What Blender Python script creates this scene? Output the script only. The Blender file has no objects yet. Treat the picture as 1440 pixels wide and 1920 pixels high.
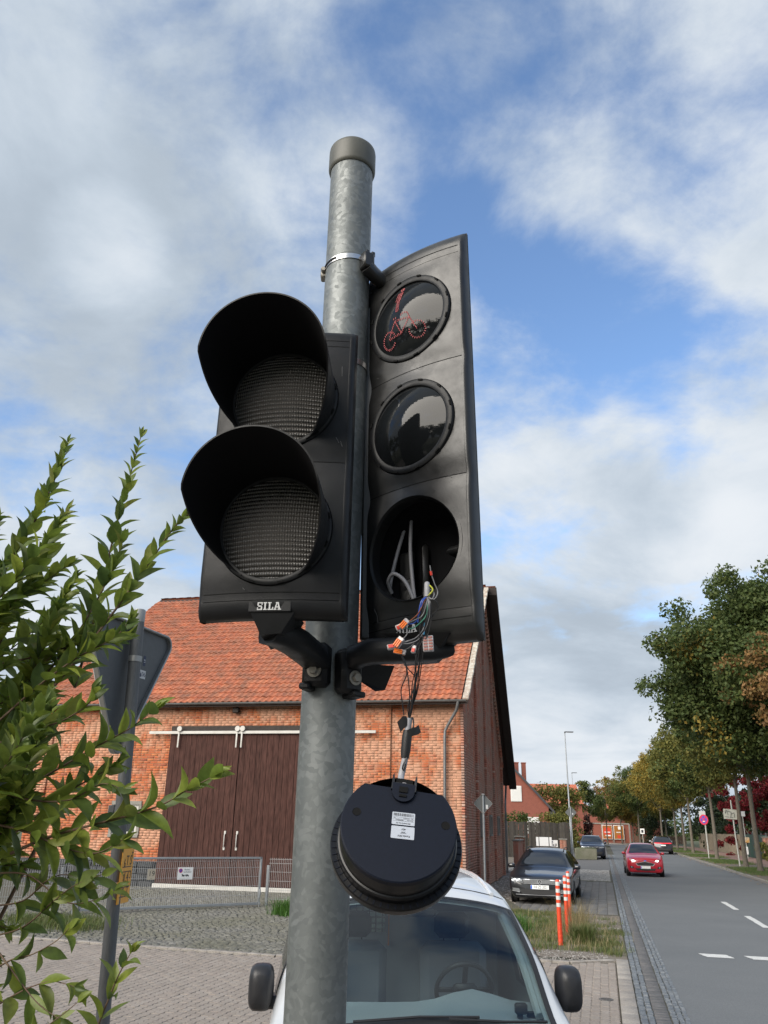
import bpy, bmesh, math, random
import numpy as np
from mathutils import Vector, Matrix

R = math.radians
sc = bpy.context.scene
COL = sc.collection
random.seed(11)
rng = np.random.default_rng(5)

# ------------------------------------------------------------------ camera
cam_data = bpy.data.cameras.new('camera')
cam = bpy.data.objects.new('camera', cam_data)
COL.objects.link(cam)
cam.matrix_world = (Matrix.Translation((0, 0, 2.05)) @ Matrix.Rotation(R(90 + 21.4), 4, 'X')
                    @ Matrix.Rotation(R(1.2), 4, 'Z'))
cam_data.sensor_fit = 'VERTICAL'
cam_data.sensor_height = 24.0
cam_data.lens = 1500.0 / 1920.0 * 24.0
cam_data.clip_start = 0.05
cam_data.clip_end = 4000.0
sc.camera = cam

# ------------------------------------------------------------------ sun and sky
SUN_DIR = Vector((-0.62, -0.62, 0.50)).normalized()      # towards the sun
SUN_EL = math.asin(SUN_DIR.z)
sun_data = bpy.data.lights.new('sun', 'SUN')
sun_data.energy = 3.0
sun_data.angle = R(55)
sun_data.color = (1.0, 0.93, 0.83)
sun = bpy.data.objects.new('sun', sun_data)
COL.objects.link(sun)
sun.rotation_euler = SUN_DIR.to_track_quat('Z', 'Y').to_euler()

world = bpy.data.worlds.new('World')
sc.world = world
world.use_nodes = True
wn, wl = world.node_tree.nodes, world.node_tree.links
wn.clear()


def wnode(t, **kw):
    n = wn.new(t)
    for k, v in kw.items():
        setattr(n, k, v)
    return n


def wmath(op, a, b=None, clamp=False):
    n = wnode('ShaderNodeMath', operation=op, use_clamp=clamp)
    for i, s in enumerate((a, b)):
        if s is None:
            continue
        if isinstance(s, (int, float)):
            n.inputs[i].default_value = s
        else:
            wl.new(s, n.inputs[i])
    return n.outputs[0]


def wrange(v, a, b, c, d, smooth=True):
    n = wnode('ShaderNodeMapRange')
    n.interpolation_type = 'SMOOTHSTEP' if smooth else 'LINEAR'
    wl.new(v, n.inputs[0])
    for i, x in enumerate((a, b, c, d)):
        n.inputs[i + 1].default_value = x
    return n.outputs[0]


w_out = wnode('ShaderNodeOutputWorld')
sky = wnode('ShaderNodeTexSky', sky_type='NISHITA')
sky.sun_disc = False
sky.sun_elevation = SUN_EL
sky.sun_rotation = math.atan2(SUN_DIR.x, SUN_DIR.y)
sky.air_density = 1.0
sky.dust_density = 0.1
sky.ozone_density = 3.5
bg_sky = wnode('ShaderNodeBackground')
bg_sky.inputs['Strength'].default_value = 0.125
wl.new(sky.outputs[0], bg_sky.inputs['Color'])

tc = wnode('ShaderNodeTexCoord')
sep = wnode('ShaderNodeSeparateXYZ')
wl.new(tc.outputs['Generated'], sep.inputs[0])
zc = wmath('ADD', wmath('MAXIMUM', sep.outputs['Z'], 0.0), 0.28)
comb = wnode('ShaderNodeCombineXYZ')
wl.new(wmath('DIVIDE', sep.outputs['X'], zc), comb.inputs[0])
wl.new(wmath('DIVIDE', sep.outputs['Y'], zc), comb.inputs[1])
comb.inputs[2].default_value = 3.7


def wnoise(scale, detail, rough, off, dist=0.0):
    m = wnode('ShaderNodeMapping')
    m.inputs['Location'].default_value = off
    m.inputs['Scale'].default_value = (scale, scale, 1)
    wl.new(comb.outputs[0], m.inputs['Vector'])
    n = wnode('ShaderNodeTexNoise')
    n.inputs['Scale'].default_value = 1.0
    n.inputs['Detail'].default_value = detail
    n.inputs['Roughness'].default_value = rough
    n.inputs['Distortion'].default_value = dist
    wl.new(m.outputs[0], n.inputs['Vector'])
    return n.outputs['Fac']


def gap(direction, inner, outer, amount):
    """a break in the cloud layer round one direction of the sky"""
    d = Vector(direction).normalized()
    vm = wnode('ShaderNodeVectorMath', operation='DOT_PRODUCT')
    wl.new(tc.outputs['Generated'], vm.inputs[0])
    vm.inputs[1].default_value = d
    return wrange(vm.outputs['Value'], math.cos(R(outer)), math.cos(R(inner)), 0.0, amount)


n_cov = wnoise(1.35, 9, 0.58, (4.2, 1.3, 0), 0.35)
n_fine = wnoise(4.5, 7, 0.6, (1.2, 7.7, 0), 0.2)
cover = wmath('ADD', n_cov, wmath('MULTIPLY', wmath('SUBTRACT', n_fine, 0.5), 0.66))
GAPS = [((0.18, 0.808, 0.561), 1, 7, 0.2), ((0.272, 0.803, 0.53), 1, 7, 0.2), ((0.363, 0.793, 0.49), 1, 6, 0.18), ((0.093, 0.756, 0.648), 1, 4, 0.08), ((0.213, 0.624, 0.752), 1, 6, 0.10),
        ((0.162, 0.705, 0.69), 1, 5, -0.06), ((0.264, 0.688, 0.676), 1, 5, -0.02), ((0.12, 0.60, 0.79), 1, 6, -0.08), ((-0.068, 0.622, 0.78), 1, 8, 0.07), ((-0.232, 0.624, 0.746), 1, 7, 0.05), ((0.361, 0.564, 0.742), 1, 5, -0.05),
        ((0.359, 0.627, 0.691), 1, 6, 0.03), ((0.339, 0.722, 0.604), 1, 5, 0.0), ((0.37, 0.843, 0.392), 2, 9, -0.16), ((-0.319, 0.735, 0.598), 2, 10, -0.16), ((0.015, 0.689, 0.725), 1, 6, -0.1),
        ((-0.106, 0.734, 0.671), 1, 7, -0.08), ((0.416, 0.754, 0.508), 1, 4, 0.12), ((0.318, 0.76, 0.567), 1, 4, 0.05), ((0.6, -0.5, 0.62), 4, 20, 0.15), ((-0.7, 0.1, 0.7), 4, 22, 0.12), ((0.1, -0.6, 0.8), 4, 18, 0.12)]
for g in GAPS:
    cover = wmath('SUBTRACT', cover, gap(g[0], g[1], g[2] * 1.15, g[3] * .70))
# the layer closes towards the horizon
low = wrange(sep.outputs['Z'], 0.36, 0.10, 0.0, 0.22)
cover = wmath('ADD', cover, low)
cloud_mask = wrange(cover, 0.25, 0.56, 0.0, 1.0)
# brightness of the cloud itself: thin edges white, thick bellies grey
n_sh = wnoise(1.9, 8, 0.6, (9.1, 2.2, 0), 0.5)
n_sh2 = wnoise(0.8, 4, 0.5, (2.0, 5.5, 0), 0.2)
shade = wmath('ADD', wmath('ADD', wmath('MULTIPLY', n_sh, 0.75), wmath('MULTIPLY', n_sh2, 0.45)), wmath('MULTIPLY', wmath('SUBTRACT', n_fine, 0.55), 0.22))
BELLY = [((-0.36, 0.72, 0.59), 2, 14, -0.07), ((-0.319, 0.735, 0.598), 1, 5, 0.15), ((0.39, 0.829, 0.4), 1, 6, 0.1), ((0.398, 0.872, 0.285), 1, 6, 0.14), ((0.027, 0.681, 0.732), 1, 6, 0.12), ((0.134, 0.789, 0.599), 1, 4, 0.1),
         ((0.36, 0.612, 0.704), 1, 6, 0.02), ((-0.321, 0.807, 0.496), 1, 7, -0.1), ((0.276, 0.935, 0.223), 1, 8, -0.08), ((-0.27, 0.891, 0.364), 1, 7, -0.07), ((0.305, 0.884, 0.353), 1, 6, -0.08),
         ((-0.369, 0.646, 0.669), 1, 7, 0.08), ((0.184, 0.919, 0.35), 1, 5, -0.03), ((0.196, 0.972, 0.133), 1, 4, 0.1), ((0.271, 0.958, 0.09), 1, 5, 0.08), ((-0.401, 0.874, 0.275), 1, 6, 0.04),
         ((0.289, 0.846, 0.447), 0.5, 4, 0.06), ((-0.106, 0.703, 0.704), 1, 6, 0.07)]
for g in BELLY:
    shade = wmath('ADD', shade, gap(*g))
shade = wmath('ADD', wmath('MULTIPLY', wmath('SUBTRACT', shade, 0.6), 1.35), 0.6)
ramp = wnode('ShaderNodeValToRGB')
wl.new(shade, ramp.inputs[0])
ramp.color_ramp.interpolation = 'B_SPLINE'
els = ramp.color_ramp.elements
els[0].position, els[0].color = 0.36, (0.37, 0.43, 0.50, 1)
els[1].position, els[1].color = 0.84, (0.70, 0.735, 0.775, 1)
e = els.new(0.52); e.color = (0.46, 0.53, 0.61, 1)
e = els.new(0.68); e.color = (0.595, 0.65, 0.71, 1)
bg_cl = wnode('ShaderNodeBackground')
wl.new(ramp.outputs[0], bg_cl.inputs['Color'])
bg_cl.inputs['Strength'].default_value = 0.60
mixw = wnode('ShaderNodeMixShader')
wl.new(cloud_mask, mixw.inputs[0])
wl.new(bg_sky.outputs[0], mixw.inputs[1])
wl.new(bg_cl.outputs[0], mixw.inputs[2])
wl.new(mixw.outputs[0], w_out.inputs['Surface'])

sc.view_settings.view_transform = 'Standard'
sc.view_settings.look = 'None'
sc.view_settings.exposure = 1.0
sc.view_settings.gamma = 1.0
sc.view_settings.use_curve_mapping = False
sc.cycles.use_denoising = True
sc.cycles.max_bounces = 8
sc.cycles.transparent_max_bounces = 12

# ------------------------------------------------------------------ helpers
_mats = {}


def mat(name, col, rough=0.6, metal=0.0, col2=None, nscale=6.0, ndetail=5, amount=0.5, bump=None, spec=0.5,
        piece=None, fine=None, coat=0.0, rvar=None, emit=None, stretch=None, translucent=0.0, trans=0.0, alpha=None):
    """procedural surface: base colour with one broad noise, optional per-piece colours, fine grain and bump"""
    if name in _mats:
        return _mats[name]
    m = bpy.data.materials.new(name)
    m.use_nodes = True
    n, l = m.node_tree.nodes, m.node_tree.links
    b = n['Principled BSDF']
    out = n['Material Output']
    b.inputs['Roughness'].default_value = rough
    b.inputs['Metallic'].default_value = metal
    b.inputs['Specular IOR Level'].default_value = spec
    b.inputs['Coat Weight'].default_value = coat
    b.inputs['Coat Roughness'].default_value = 0.05
    geo = n.new('ShaderNodeNewGeometry')
    pos = geo.outputs['Position']
    if stretch:
        mp = n.new('ShaderNodeMapping')
        mp.inputs['Scale'].default_value = stretch
        l.new(pos, mp.inputs['Vector'])
        pos = mp.outputs[0]
    cur = None
    if piece:
        oi = n.new('ShaderNodeObjectInfo')
        ad = n.new('ShaderNodeMath'); ad.operation = 'ADD'
        l.new(geo.outputs['Random Per Island'], ad.inputs[0])
        l.new(oi.outputs['Random'], ad.inputs[1])
        fr = n.new('ShaderNodeMath'); fr.operation = 'FRACT'
        l.new(ad.outputs[0], fr.inputs[0])
        rp = n.new('ShaderNodeValToRGB')
        es = rp.color_ramp.elements
        es[0].position = 0; es[0].color = (*piece[0], 1)
        es[1].position = 1; es[1].color = (*piece[-1], 1)
        for i, c in enumerate(piece[1:-1]):
            x = es.new((i + 1) / (len(piece) - 1)); x.color = (*c, 1)
        l.new(fr.outputs[0], rp.inputs[0])
        cur = rp.outputs[0]
    if col2 is not None:
        nt = n.new('ShaderNodeTexNoise')
        nt.inputs['Scale'].default_value = nscale
        nt.inputs['Detail'].default_value = ndetail
        nt.inputs['Roughness'].default_value = 0.6
        l.new(pos, nt.inputs['Vector'])
        mr = n.new('ShaderNodeMapRange')
        mr.inputs[1].default_value = 0.5 - amount * 0.5
        mr.inputs[2].default_value = 0.5 + amount * 0.5
        l.new(nt.outputs['Fac'], mr.inputs[0])
        mx = n.new('ShaderNodeMix'); mx.data_type = 'RGBA'
        l.new(mr.outputs[0], mx.inputs['Factor'])
        if cur is None:
            mx.inputs[6].default_value = (*col, 1)
        else:
            l.new(cur, mx.inputs[6])
        mx.inputs[7].default_value = (*col2, 1)
        cur = mx.outputs[2]
    if fine:
        nt = n.new('ShaderNodeTexNoise')
        nt.inputs['Scale'].default_value = fine[0]
        nt.inputs['Detail'].default_value = 4
        l.new(pos, nt.inputs['Vector'])
        mr = n.new('ShaderNodeMapRange')
        mr.inputs[1].default_value = 0.25; mr.inputs[2].default_value = 0.75
        mr.inputs[3].default_value = 1 - fine[1]; mr.inputs[4].default_value = 1 + fine[1]
        l.new(nt.outputs['Fac'], mr.inputs[0])
        mx = n.new('ShaderNodeMix'); mx.data_type = 'RGBA'; mx.blend_type = 'MULTIPLY'
        mx.inputs['Factor'].default_value = 1
        if cur is None:
            mx.inputs[6].default_value = (*col, 1)
        else:
            l.new(cur, mx.inputs[6])
        cc = n.new('ShaderNodeCombineColor')
        for i in range(3):
            l.new(mr.outputs[0], cc.inputs[i])
        l.new(cc.outputs[0], mx.inputs[7])
        cur = mx.outputs[2]
    if cur is None:
        b.inputs['Base Color'].default_value = (*col, 1)
    else:
        l.new(cur, b.inputs['Base Color'])
    if bump:
        nt = n.new('ShaderNodeTexNoise')
        nt.inputs['Scale'].default_value = bump[0]
        nt.inputs['Detail'].default_value = 6
        l.new(pos, nt.inputs['Vector'])
        bp = n.new('ShaderNodeBump')
        bp.inputs['Strength'].default_value = bump[1]
        bp.inputs['Distance'].default_value = bump[2] if len(bump) > 2 else 0.01
        l.new(nt.outputs['Fac'], bp.inputs['Height'])
        l.new(bp.outputs[0], b.inputs['Normal'])
    if rvar:
        nt = n.new('ShaderNodeTexNoise')
        nt.inputs['Scale'].default_value = rvar[0]; nt.inputs['Detail'].default_value = 8; nt.inputs['Roughness'].default_value = .7
        l.new(pos, nt.inputs['Vector'])
        mr = n.new('ShaderNodeMapRange')
        mr.inputs[1].default_value = .35; mr.inputs[2].default_value = .65
        mr.inputs[3].default_value = rough - rvar[1]; mr.inputs[4].default_value = rough + rvar[1]
        l.new(nt.outputs['Fac'], mr.inputs[0]); l.new(mr.outputs[0], b.inputs['Roughness'])
    if emit:
        b.inputs['Emission Color'].default_value = (*emit[0], 1)
        b.inputs['Emission Strength'].default_value = emit[1]
    if translucent:
        tr = n.new('ShaderNodeBsdfTranslucent')
        if cur is None:
            tr.inputs[0].default_value = (*col, 1)
        else:
            l.new(cur, tr.inputs[0])
        ms = n.new('ShaderNodeMixShader')
        ms.inputs[0].default_value = translucent
        l.new(b.outputs[0], ms.inputs[1])
        l.new(tr.outputs[0], ms.inputs[2])
        l.new(ms.outputs[0], out.inputs['Surface'])
    _mats[name] = m
    return m


def glass_mat(name, tint, opacity, rough=0.02):
    """window glass: tinted see-through sheet that mirrors the sky"""
    if name in _mats:
        return _mats[name]
    m = bpy.data.materials.new(name)
    m.use_nodes = True
    n, l = m.node_tree.nodes, m.node_tree.links
    n.remove(n['Principled BSDF'])
    out = n['Material Output']
    t = n.new('ShaderNodeBsdfTransparent'); t.inputs[0].default_value = (*tint, 1)
    d = n.new('ShaderNodeBsdfDiffuse'); d.inputs[0].default_value = (0.02, 0.025, 0.03, 1)
    a = n.new('ShaderNodeMixShader'); a.inputs[0].default_value = opacity
    l.new(t.outputs[0], a.inputs[1]); l.new(d.outputs[0], a.inputs[2])
    g = n.new('ShaderNodeBsdfGlossy'); g.inputs['Roughness'].default_value = rough
    fr = n.new('ShaderNodeFresnel'); fr.inputs[0].default_value = 1.75
    b = n.new('ShaderNodeMixShader')
    l.new(fr.outputs[0], b.inputs[0]); l.new(a.outputs[0], b.inputs[1]); l.new(g.outputs[0], b.inputs[2])
    l.new(b.outputs[0], out.inputs['Surface'])
    _mats[name] = m
    return m


class MB:
    """collects shapes into one mesh object"""

    def __init__(self):
        self.v, self.f, self.m = [], [], []

    def add(self, verts, faces, mi=0, M=None):
        o = len(self.v)
        if M is not None:
            verts = [M @ Vector(p) for p in verts]
        self.v += [tuple(p) for p in verts]
        self.f += [tuple(i + o for i in f) for f in faces]
        self.m += [mi] * len(faces)
        return self

    def box(self, c, s, M=None, mi=0, bev=0.0):
        hx, hy, hz = s[0] / 2, s[1] / 2, s[2] / 2
        cx, cy, cz = c
        if bev <= 0:
            vs = [(cx + a * hx, cy + b * hy, cz + d * hz) for a in (-1, 1) for b in (-1, 1) for d in (-1, 1)]
            fs = [(0, 1, 3, 2), (4, 6, 7, 5), (0, 4, 5, 1), (2, 3, 7, 6), (0, 2, 6, 4), (1, 5, 7, 3)]
            return self.add(vs, fs, mi, M)
        b_ = min(bev, hx * .95, hy * .95, hz * .95)
        vs, ix = [], {}
        for a in (-1, 1):
            for b in (-1, 1):
                for d in (-1, 1):
                    for k, p in enumerate(((a * hx, b * (hy - b_), d * (hz - b_)), (a * (hx - b_), b * hy, d * (hz - b_)),
                                           (a * (hx - b_), b * (hy - b_), d * hz))):
                        ix[(a, b, d, k)] = len(vs)
                        vs.append((cx + p[0], cy + p[1], cz + p[2]))
        fs = []
        for a in (-1, 1):
            q = [ix[(a, -1, -1, 0)], ix[(a, 1, -1, 0)], ix[(a, 1, 1, 0)], ix[(a, -1, 1, 0)]]
            fs.append(q if a > 0 else q[::-1])
            q = [ix[(-1, a, -1, 1)], ix[(-1, a, 1, 1)], ix[(1, a, 1, 1)], ix[(1, a, -1, 1)]]
            fs.append(q if a > 0 else q[::-1])
            q = [ix[(-1, -1, a, 2)], ix[(1, -1, a, 2)], ix[(1, 1, a, 2)], ix[(-1, 1, a, 2)]]
            fs.append(q if a > 0 else q[::-1])
        for a in (-1, 1):
            for b in (-1, 1):
                q = [ix[(a, b, -1, 0)], ix[(a, b, -1, 1)], ix[(a, b, 1, 1)], ix[(a, b, 1, 0)]]
                fs.append(q if a * b > 0 else q[::-1])
                q = [ix[(a, -1, b, 0)], ix[(a, 1, b, 0)], ix[(a, 1, b, 2)], ix[(a, -1, b, 2)]]
                fs.append(q if a * b > 0 else q[::-1])
                q = [ix[(-1, a, b, 1)], ix[(-1, a, b, 2)], ix[(1, a, b, 2)], ix[(1, a, b, 1)]]
                fs.append(q if a * b > 0 else q[::-1])
                for d in (-1, 1):
                    t = [ix[(a, b, d, 0)], ix[(a, b, d, 1)], ix[(a, b, d, 2)]]
                    fs.append(t if a * b * d > 0 else t[::-1])
        return self.add(vs, fs, mi, M)

    def tube(self, pts, r, n=8, mi=0, cap=True, M=None):
        pts = [Vector(p) for p in pts]
        rs = r if isinstance(r, (list, tuple)) else [r] * len(pts)
        vs, fs = [], []
        up = None
        for i, p in enumerate(pts):
            a = pts[max(i - 1, 0)]; b = pts[min(i + 1, len(pts) - 1)]
            d = (b - a).normalized()
            if up is None:
                up = Vector((0, 0, 1)) if abs(d.z) < .9 else Vector((1, 0, 0))
            x = d.cross(up)
            if x.length < 1e-5:
                x = d.cross(Vector((0, 1, 0)))
            x.normalize(); y = x.cross(d).normalized()
            up = y
            for k in range(n):
                t = 2 * math.pi * k / n
                vs.append(p + (x * math.cos(t) + y * math.sin(t)) * rs[i])
        for i in range(len(pts) - 1):
            for k in range(n):
                k2 = (k + 1) % n
                fs.append((i * n + k, i * n + k2, (i + 1) * n + k2, (i + 1) * n + k))
        if cap:
            fs.append(tuple(range(n))[::-1])
            fs.append(tuple((len(pts) - 1) * n + k for k in range(n)))
        return self.add(vs, fs, mi, M)

    def lathe(self, prof, n=32, M=None, mi=0, a0=0.0, a1=2 * math.pi):
        """prof: (radius, height) round the local z axis"""
        full = abs(a1 - a0 - 2 * math.pi) < 1e-6
        cols = n if full else n + 1
        vs, fs = [], []
        for (r, z) in prof:
            for k in range(cols):
                t = a0 + (a1 - a0) * k / n
                vs.append((r * math.cos(t), r * math.sin(t), z))
        for i in range(len(prof) - 1):
            for k in range(n):
                k2 = (k + 1) % cols
                fs.append((i * cols + k, i * cols + k2, (i + 1) * cols + k2, (i + 1) * cols + k))
        return self.add(vs, fs, mi, M)

    def prism(self, poly, z0, z1, M=None, mi=0):
        """closed outline (x, y) pushed from z0 to z1"""
        n = len(poly)
        vs = [(x, y, z0) for x, y in poly] + [(x, y, z1) for x, y in poly]
        fs = [tuple(range(n))[::-1], tuple(range(n, 2 * n))]
        fs += [(i, (i + 1) % n, n + (i + 1) % n, n + i) for i in range(n)]
        return self.add(vs, fs, mi, M)

    def grid(self, P, mi=0, M=None):
        """P: rows of points"""
        nr, nc = len(P), len(P[0])
        vs = [p for row in P for p in row]
        fs = [(i * nc + j, i * nc + j + 1, (i + 1) * nc + j + 1, (i + 1) * nc + j) for i in range(nr - 1) for j in range(nc - 1)]
        return self.add(vs, fs, mi, M)

    def mesh(self, name, mats, smooth=40, fix=True):
        me = bpy.data.meshes.new(name)
        me.from_pydata(self.v, [], self.f)
        for m in (mats if isinstance(mats, (list, tuple)) else [mats]):
            me.materials.append(m)
        me.polygons.foreach_set('material_index', self.m)
        if fix:
            bm = bmesh.new(); bm.from_mesh(me)
            bmesh.ops.recalc_face_normals(bm, faces=bm.faces)
            bm.to_mesh(me); bm.free()
        if smooth:
            me.shade_smooth()
            me.set_sharp_from_angle(angle=R(smooth))
        me.update()
        return me

    def build(self, name, mats, parent=None, smooth=40, fix=True, **props):
        return link(name, self.mesh(name, mats, smooth, fix), parent, **props)


def link(name, data, parent=None, loc=None, rot=None, **props):
    o = bpy.data.objects.new(name, data)
    COL.objects.link(o)
    if parent is not None:
        o.parent = parent
    if loc is not None:
        o.location = loc
    if rot is not None:
        o.rotation_euler = rot
    for k, v in props.items():
        o[k] = v
    return o


def thing(name, label, cat, loc=(0, 0, 0), rz=0.0, group=None):
    o = bpy.data.objects.new(name, None)
    COL.objects.link(o)
    o.empty_display_size = 0.2
    o.location = loc
    o.rotation_euler = (0, 0, rz)
    o['label'] = label
    o['category'] = cat
    if group:
        o['group'] = group
    return o


def kids(o):
    return [c for c in bpy.data.objects if c.parent == o]


_children = {}


def dup(root, loc, rz, label, group=None):
    ch = {}
    for c in bpy.data.objects:
        if c.parent is not None:
            ch.setdefault(c.parent.name, []).append(c)

    def cp(o, par):
        c = o.copy(); COL.objects.link(c)
        if par is not None:
            c.parent = par
        for k in ch.get(o.name, []):
            cp(k, c)
        return c
    r = cp(root, None)
    r.location = loc
    r.rotation_euler = (0, 0, rz)
    r['label'] = label
    if group:
        r['group'] = group
    return r


def text(name, s, size, material, parent, M, align='CENTER', depth=0.0004, **props):
    """flat printed lettering; M places its x/y plane"""
    cu = bpy.data.curves.new('lettering', 'FONT')
    cu.body = s; cu.size = size; cu.align_x = align; cu.align_y = 'CENTER'; cu.extrude = depth; cu.resolution_u = 3
    o = bpy.data.objects.new('lettering', cu)
    COL.objects.link(o)
    bpy.context.view_layer.update()
    me = bpy.data.meshes.new_from_object(o.evaluated_get(bpy.context.evaluated_depsgraph_get()))
    bpy.data.objects.remove(o); bpy.data.curves.remove(cu)
    me.transform(M)
    me.materials.clear(); me.materials.append(material)
    return link(name, me, parent, **props)


def text_mb(s, size):
    cu = bpy.data.curves.new('lettering', 'FONT')
    cu.body = s; cu.size = size; cu.align_x = 'CENTER'; cu.align_y = 'CENTER'; cu.extrude = 0.0003; cu.resolution_u = 2
    o = bpy.data.objects.new('lettering', cu)
    COL.objects.link(o)
    bpy.context.view_layer.update()
    me = bpy.data.meshes.new_from_object(o.evaluated_get(bpy.context.evaluated_depsgraph_get()))
    v = [tuple(p.co) for p in me.vertices]; f = [tuple(p.vertices) for p in me.polygons]
    bpy.data.objects.remove(o); bpy.data.curves.remove(cu); bpy.data.meshes.remove(me)
    return v, f


def facing(loc, right, up):
    """matrix whose x axis is right and y axis is up (its z looks out of the print)"""
    r = Vector(right).normalized(); u = Vector(up); u = (u - r * u.dot(r)).normalized()
    n = r.cross(u)
    M = Matrix((r, u, n)).transposed().to_4x4()
    M.translation = Vector(loc)
    return M


def fast_mesh(name, verts, nper, mats, smooth=False, mi=None):
    """verts (N, nper, 3): N separate faces"""
    verts = np.asarray(verts, dtype=np.float32)
    N = verts.shape[0]
    me = bpy.data.meshes.new(name)
    me.vertices.add(N * nper)
    me.vertices.foreach_set('co', verts.reshape(-1))
    me.loops.add(N * nper)
    me.loops.foreach_set('vertex_index', np.arange(N * nper, dtype=np.int32))
    me.polygons.add(N)
    me.polygons.foreach_set('loop_start', np.arange(0, N * nper, nper, dtype=np.int32))
    if mi is not None:
        me.polygons.foreach_set('material_index', np.asarray(mi, dtype=np.int32))
    for m in (mats if isinstance(mats, (list, tuple)) else [mats]):
        me.materials.append(m)
    me.update(calc_edges=True)
    me.validate()
    return me


def multi_mesh(name, tv, tf, mats4, material, smooth=30):
    """many copies of a template (verts tv, faces tf of equal size) under (N,4,4) matrices, as one mesh"""
    tv = np.asarray(tv, float); M = np.asarray(mats4, float)
    N, nv = len(M), len(tv)
    h = np.c_[tv, np.ones(nv)]
    V = np.einsum('nij,kj->nki', M, h)[:, :, :3].reshape(-1, 3)
    me = bpy.data.meshes.new(name)
    sizes = np.array([len(f) for f in tf]); flat = np.array([i for f in tf for i in f])
    me.vertices.add(N * nv); me.vertices.foreach_set('co', V.astype(np.float32).reshape(-1))
    li = (flat[None, :] + (np.arange(N) * nv)[:, None]).reshape(-1)
    me.loops.add(len(li)); me.loops.foreach_set('vertex_index', li.astype(np.int32))
    st = np.concatenate([[0], np.cumsum(np.tile(sizes, N))[:-1]])
    me.polygons.add(N * len(tf)); me.polygons.foreach_set('loop_start', st.astype(np.int32))
    me.materials.append(material)
    me.update(calc_edges=True)
    if smooth:
        me.shade_smooth(); me.set_sharp_from_angle(angle=R(smooth))
    return me


def scatter(name, tmpl, mats4, material, parent, score, limit=300, smooth=30):
    """the `limit` pieces nearest the viewer become parts that share one mesh, the rest one joined part"""
    order = np.argsort(score)
    tv, tf = tmpl
    me = bpy.data.meshes.new(name)
    me.from_pydata([tuple(p) for p in tv], [], tf)
    me.materials.append(material)
    if smooth:
        me.shade_smooth(); me.set_sharp_from_angle(angle=R(smooth))
    for i in order[:limit]:
        o = bpy.data.objects.new(name, me)
        COL.objects.link(o)
        o.parent = parent
        o.matrix_local = Matrix(mats4[i])
    rest = [mats4[i] for i in order[limit:]]
    if rest:
        o = link(name, multi_mesh(name + '_rest', tv, tf, rest, material, smooth), parent, kind='stuff')


def TRS(loc, rz=0.0, s=(1, 1, 1), rx=0.0, ry=0.0):
    M = Matrix.Translation(loc) @ Matrix.Rotation(rz, 4, 'Z') @ Matrix.Rotation(rx, 4, 'X') @ Matrix.Rotation(ry, 4, 'Y')
    return M @ Matrix.Diagonal((*s, 1))


def chamfer_template(hx, hy, hz, b, bottom=False):
    """a stone or brick about the origin with worn upper edges, open below (in local -z when bottom is False)"""
    vs = [(-hx, -hy, -hz), (hx, -hy, -hz), (hx, hy, -hz), (-hx, hy, -hz),
          (-hx, -hy, hz - b), (hx, -hy, hz - b), (hx, hy, hz - b), (-hx, hy, hz - b),
          (-hx + b, -hy + b, hz), (hx - b, -hy + b, hz), (hx - b, hy - b, hz), (-hx + b, hy - b, hz)]
    fs = [(0, 1, 5, 4), (1, 2, 6, 5), (2, 3, 7, 6), (3, 0, 4, 7), (4, 5, 9, 8), (5, 6, 10, 9), (6, 7, 11, 10), (7, 4, 8, 11), (8, 9, 10, 11)]
    return vs, fs


# frames of the place: the road runs away to the right of the view, the barn beside it
RO = Vector((3.67, 10.69, 0)); RA = Vector((0.2538, 0.9673, 0)); RQ = Vector((0.9673, -0.2538, 0))
ROAD_ROT = -math.asin(0.2538)


def RD(s, w, z=0.0):
    p = RO + RA * s + RQ * w
    return (p.x, p.y, z)

# ------------------------------------------------------------------ ground
M_earth = mat('earth', (0.075, 0.07, 0.045), 0.95, col2=(0.06, 0.085, 0.03), nscale=0.6, fine=(18, .35), bump=(12, .5, .03))
M_asphalt = mat('asphalt', (0.105, 0.113, 0.118), 0.84, col2=(0.138, 0.145, 0.148), nscale=0.30, ndetail=9, amount=.42, fine=(70, .30), bump=(160, .35, .004))
M_asphalt_old = mat('old_asphalt', (0.10, 0.10, 0.10), 0.9, col2=(0.14, 0.135, 0.13), nscale=0.8, fine=(60, .35), bump=(90, .4, .005))
M_paint = mat('road_paint', (0.70, 0.70, 0.67), 0.7, col2=(0.42, 0.42, 0.41), nscale=14, amount=.55, fine=(60, .25))
M_joint = mat('joint_sand', (0.09, 0.08, 0.065), 0.95, col2=(0.055, 0.06, 0.035), nscale=3, fine=(50, .4))
M_paver = mat('beige_concrete_paver', (0.3, 0.26, 0.22), 0.9, piece=[(0.27, 0.225, 0.19), (0.33, 0.285, 0.245), (0.30, 0.25, 0.215), (0.36, 0.315, 0.275)],
              col2=(0.20, 0.175, 0.15), nscale=1.1, amount=1.1, fine=(45, .25), bump=(120, .3, .003))
M_kerbstone = mat('kerb_stone', (0.34, 0.31, 0.27), 0.9, piece=[(0.29, 0.26, 0.23), (0.38, 0.35, 0.31)], col2=(0.2, 0.18, 0.16), nscale=4, amount=.6, fine=(50, .25), bump=(90, .3, .003))
M_basalt = mat('blue_grey_cobble', (0.1, 0.11, 0.12), 0.75, piece=[(0.075, 0.09, 0.105), (0.14, 0.155, 0.17), (0.10, 0.115, 0.13), (0.19, 0.20, 0.205)],
               fine=(60, .3), bump=(60, .5, .006))
M_gutter = mat('gutter_stone', (0.12, 0.115, 0.11), 0.8, piece=[(0.10, 0.098, 0.095), (0.165, 0.155, 0.15), (0.125, 0.12, 0.12)], col2=(0.08, 0.08, 0.08), nscale=6, amount=.5,
               fine=(60, .25), bump=(60, .4, .005))
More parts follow.
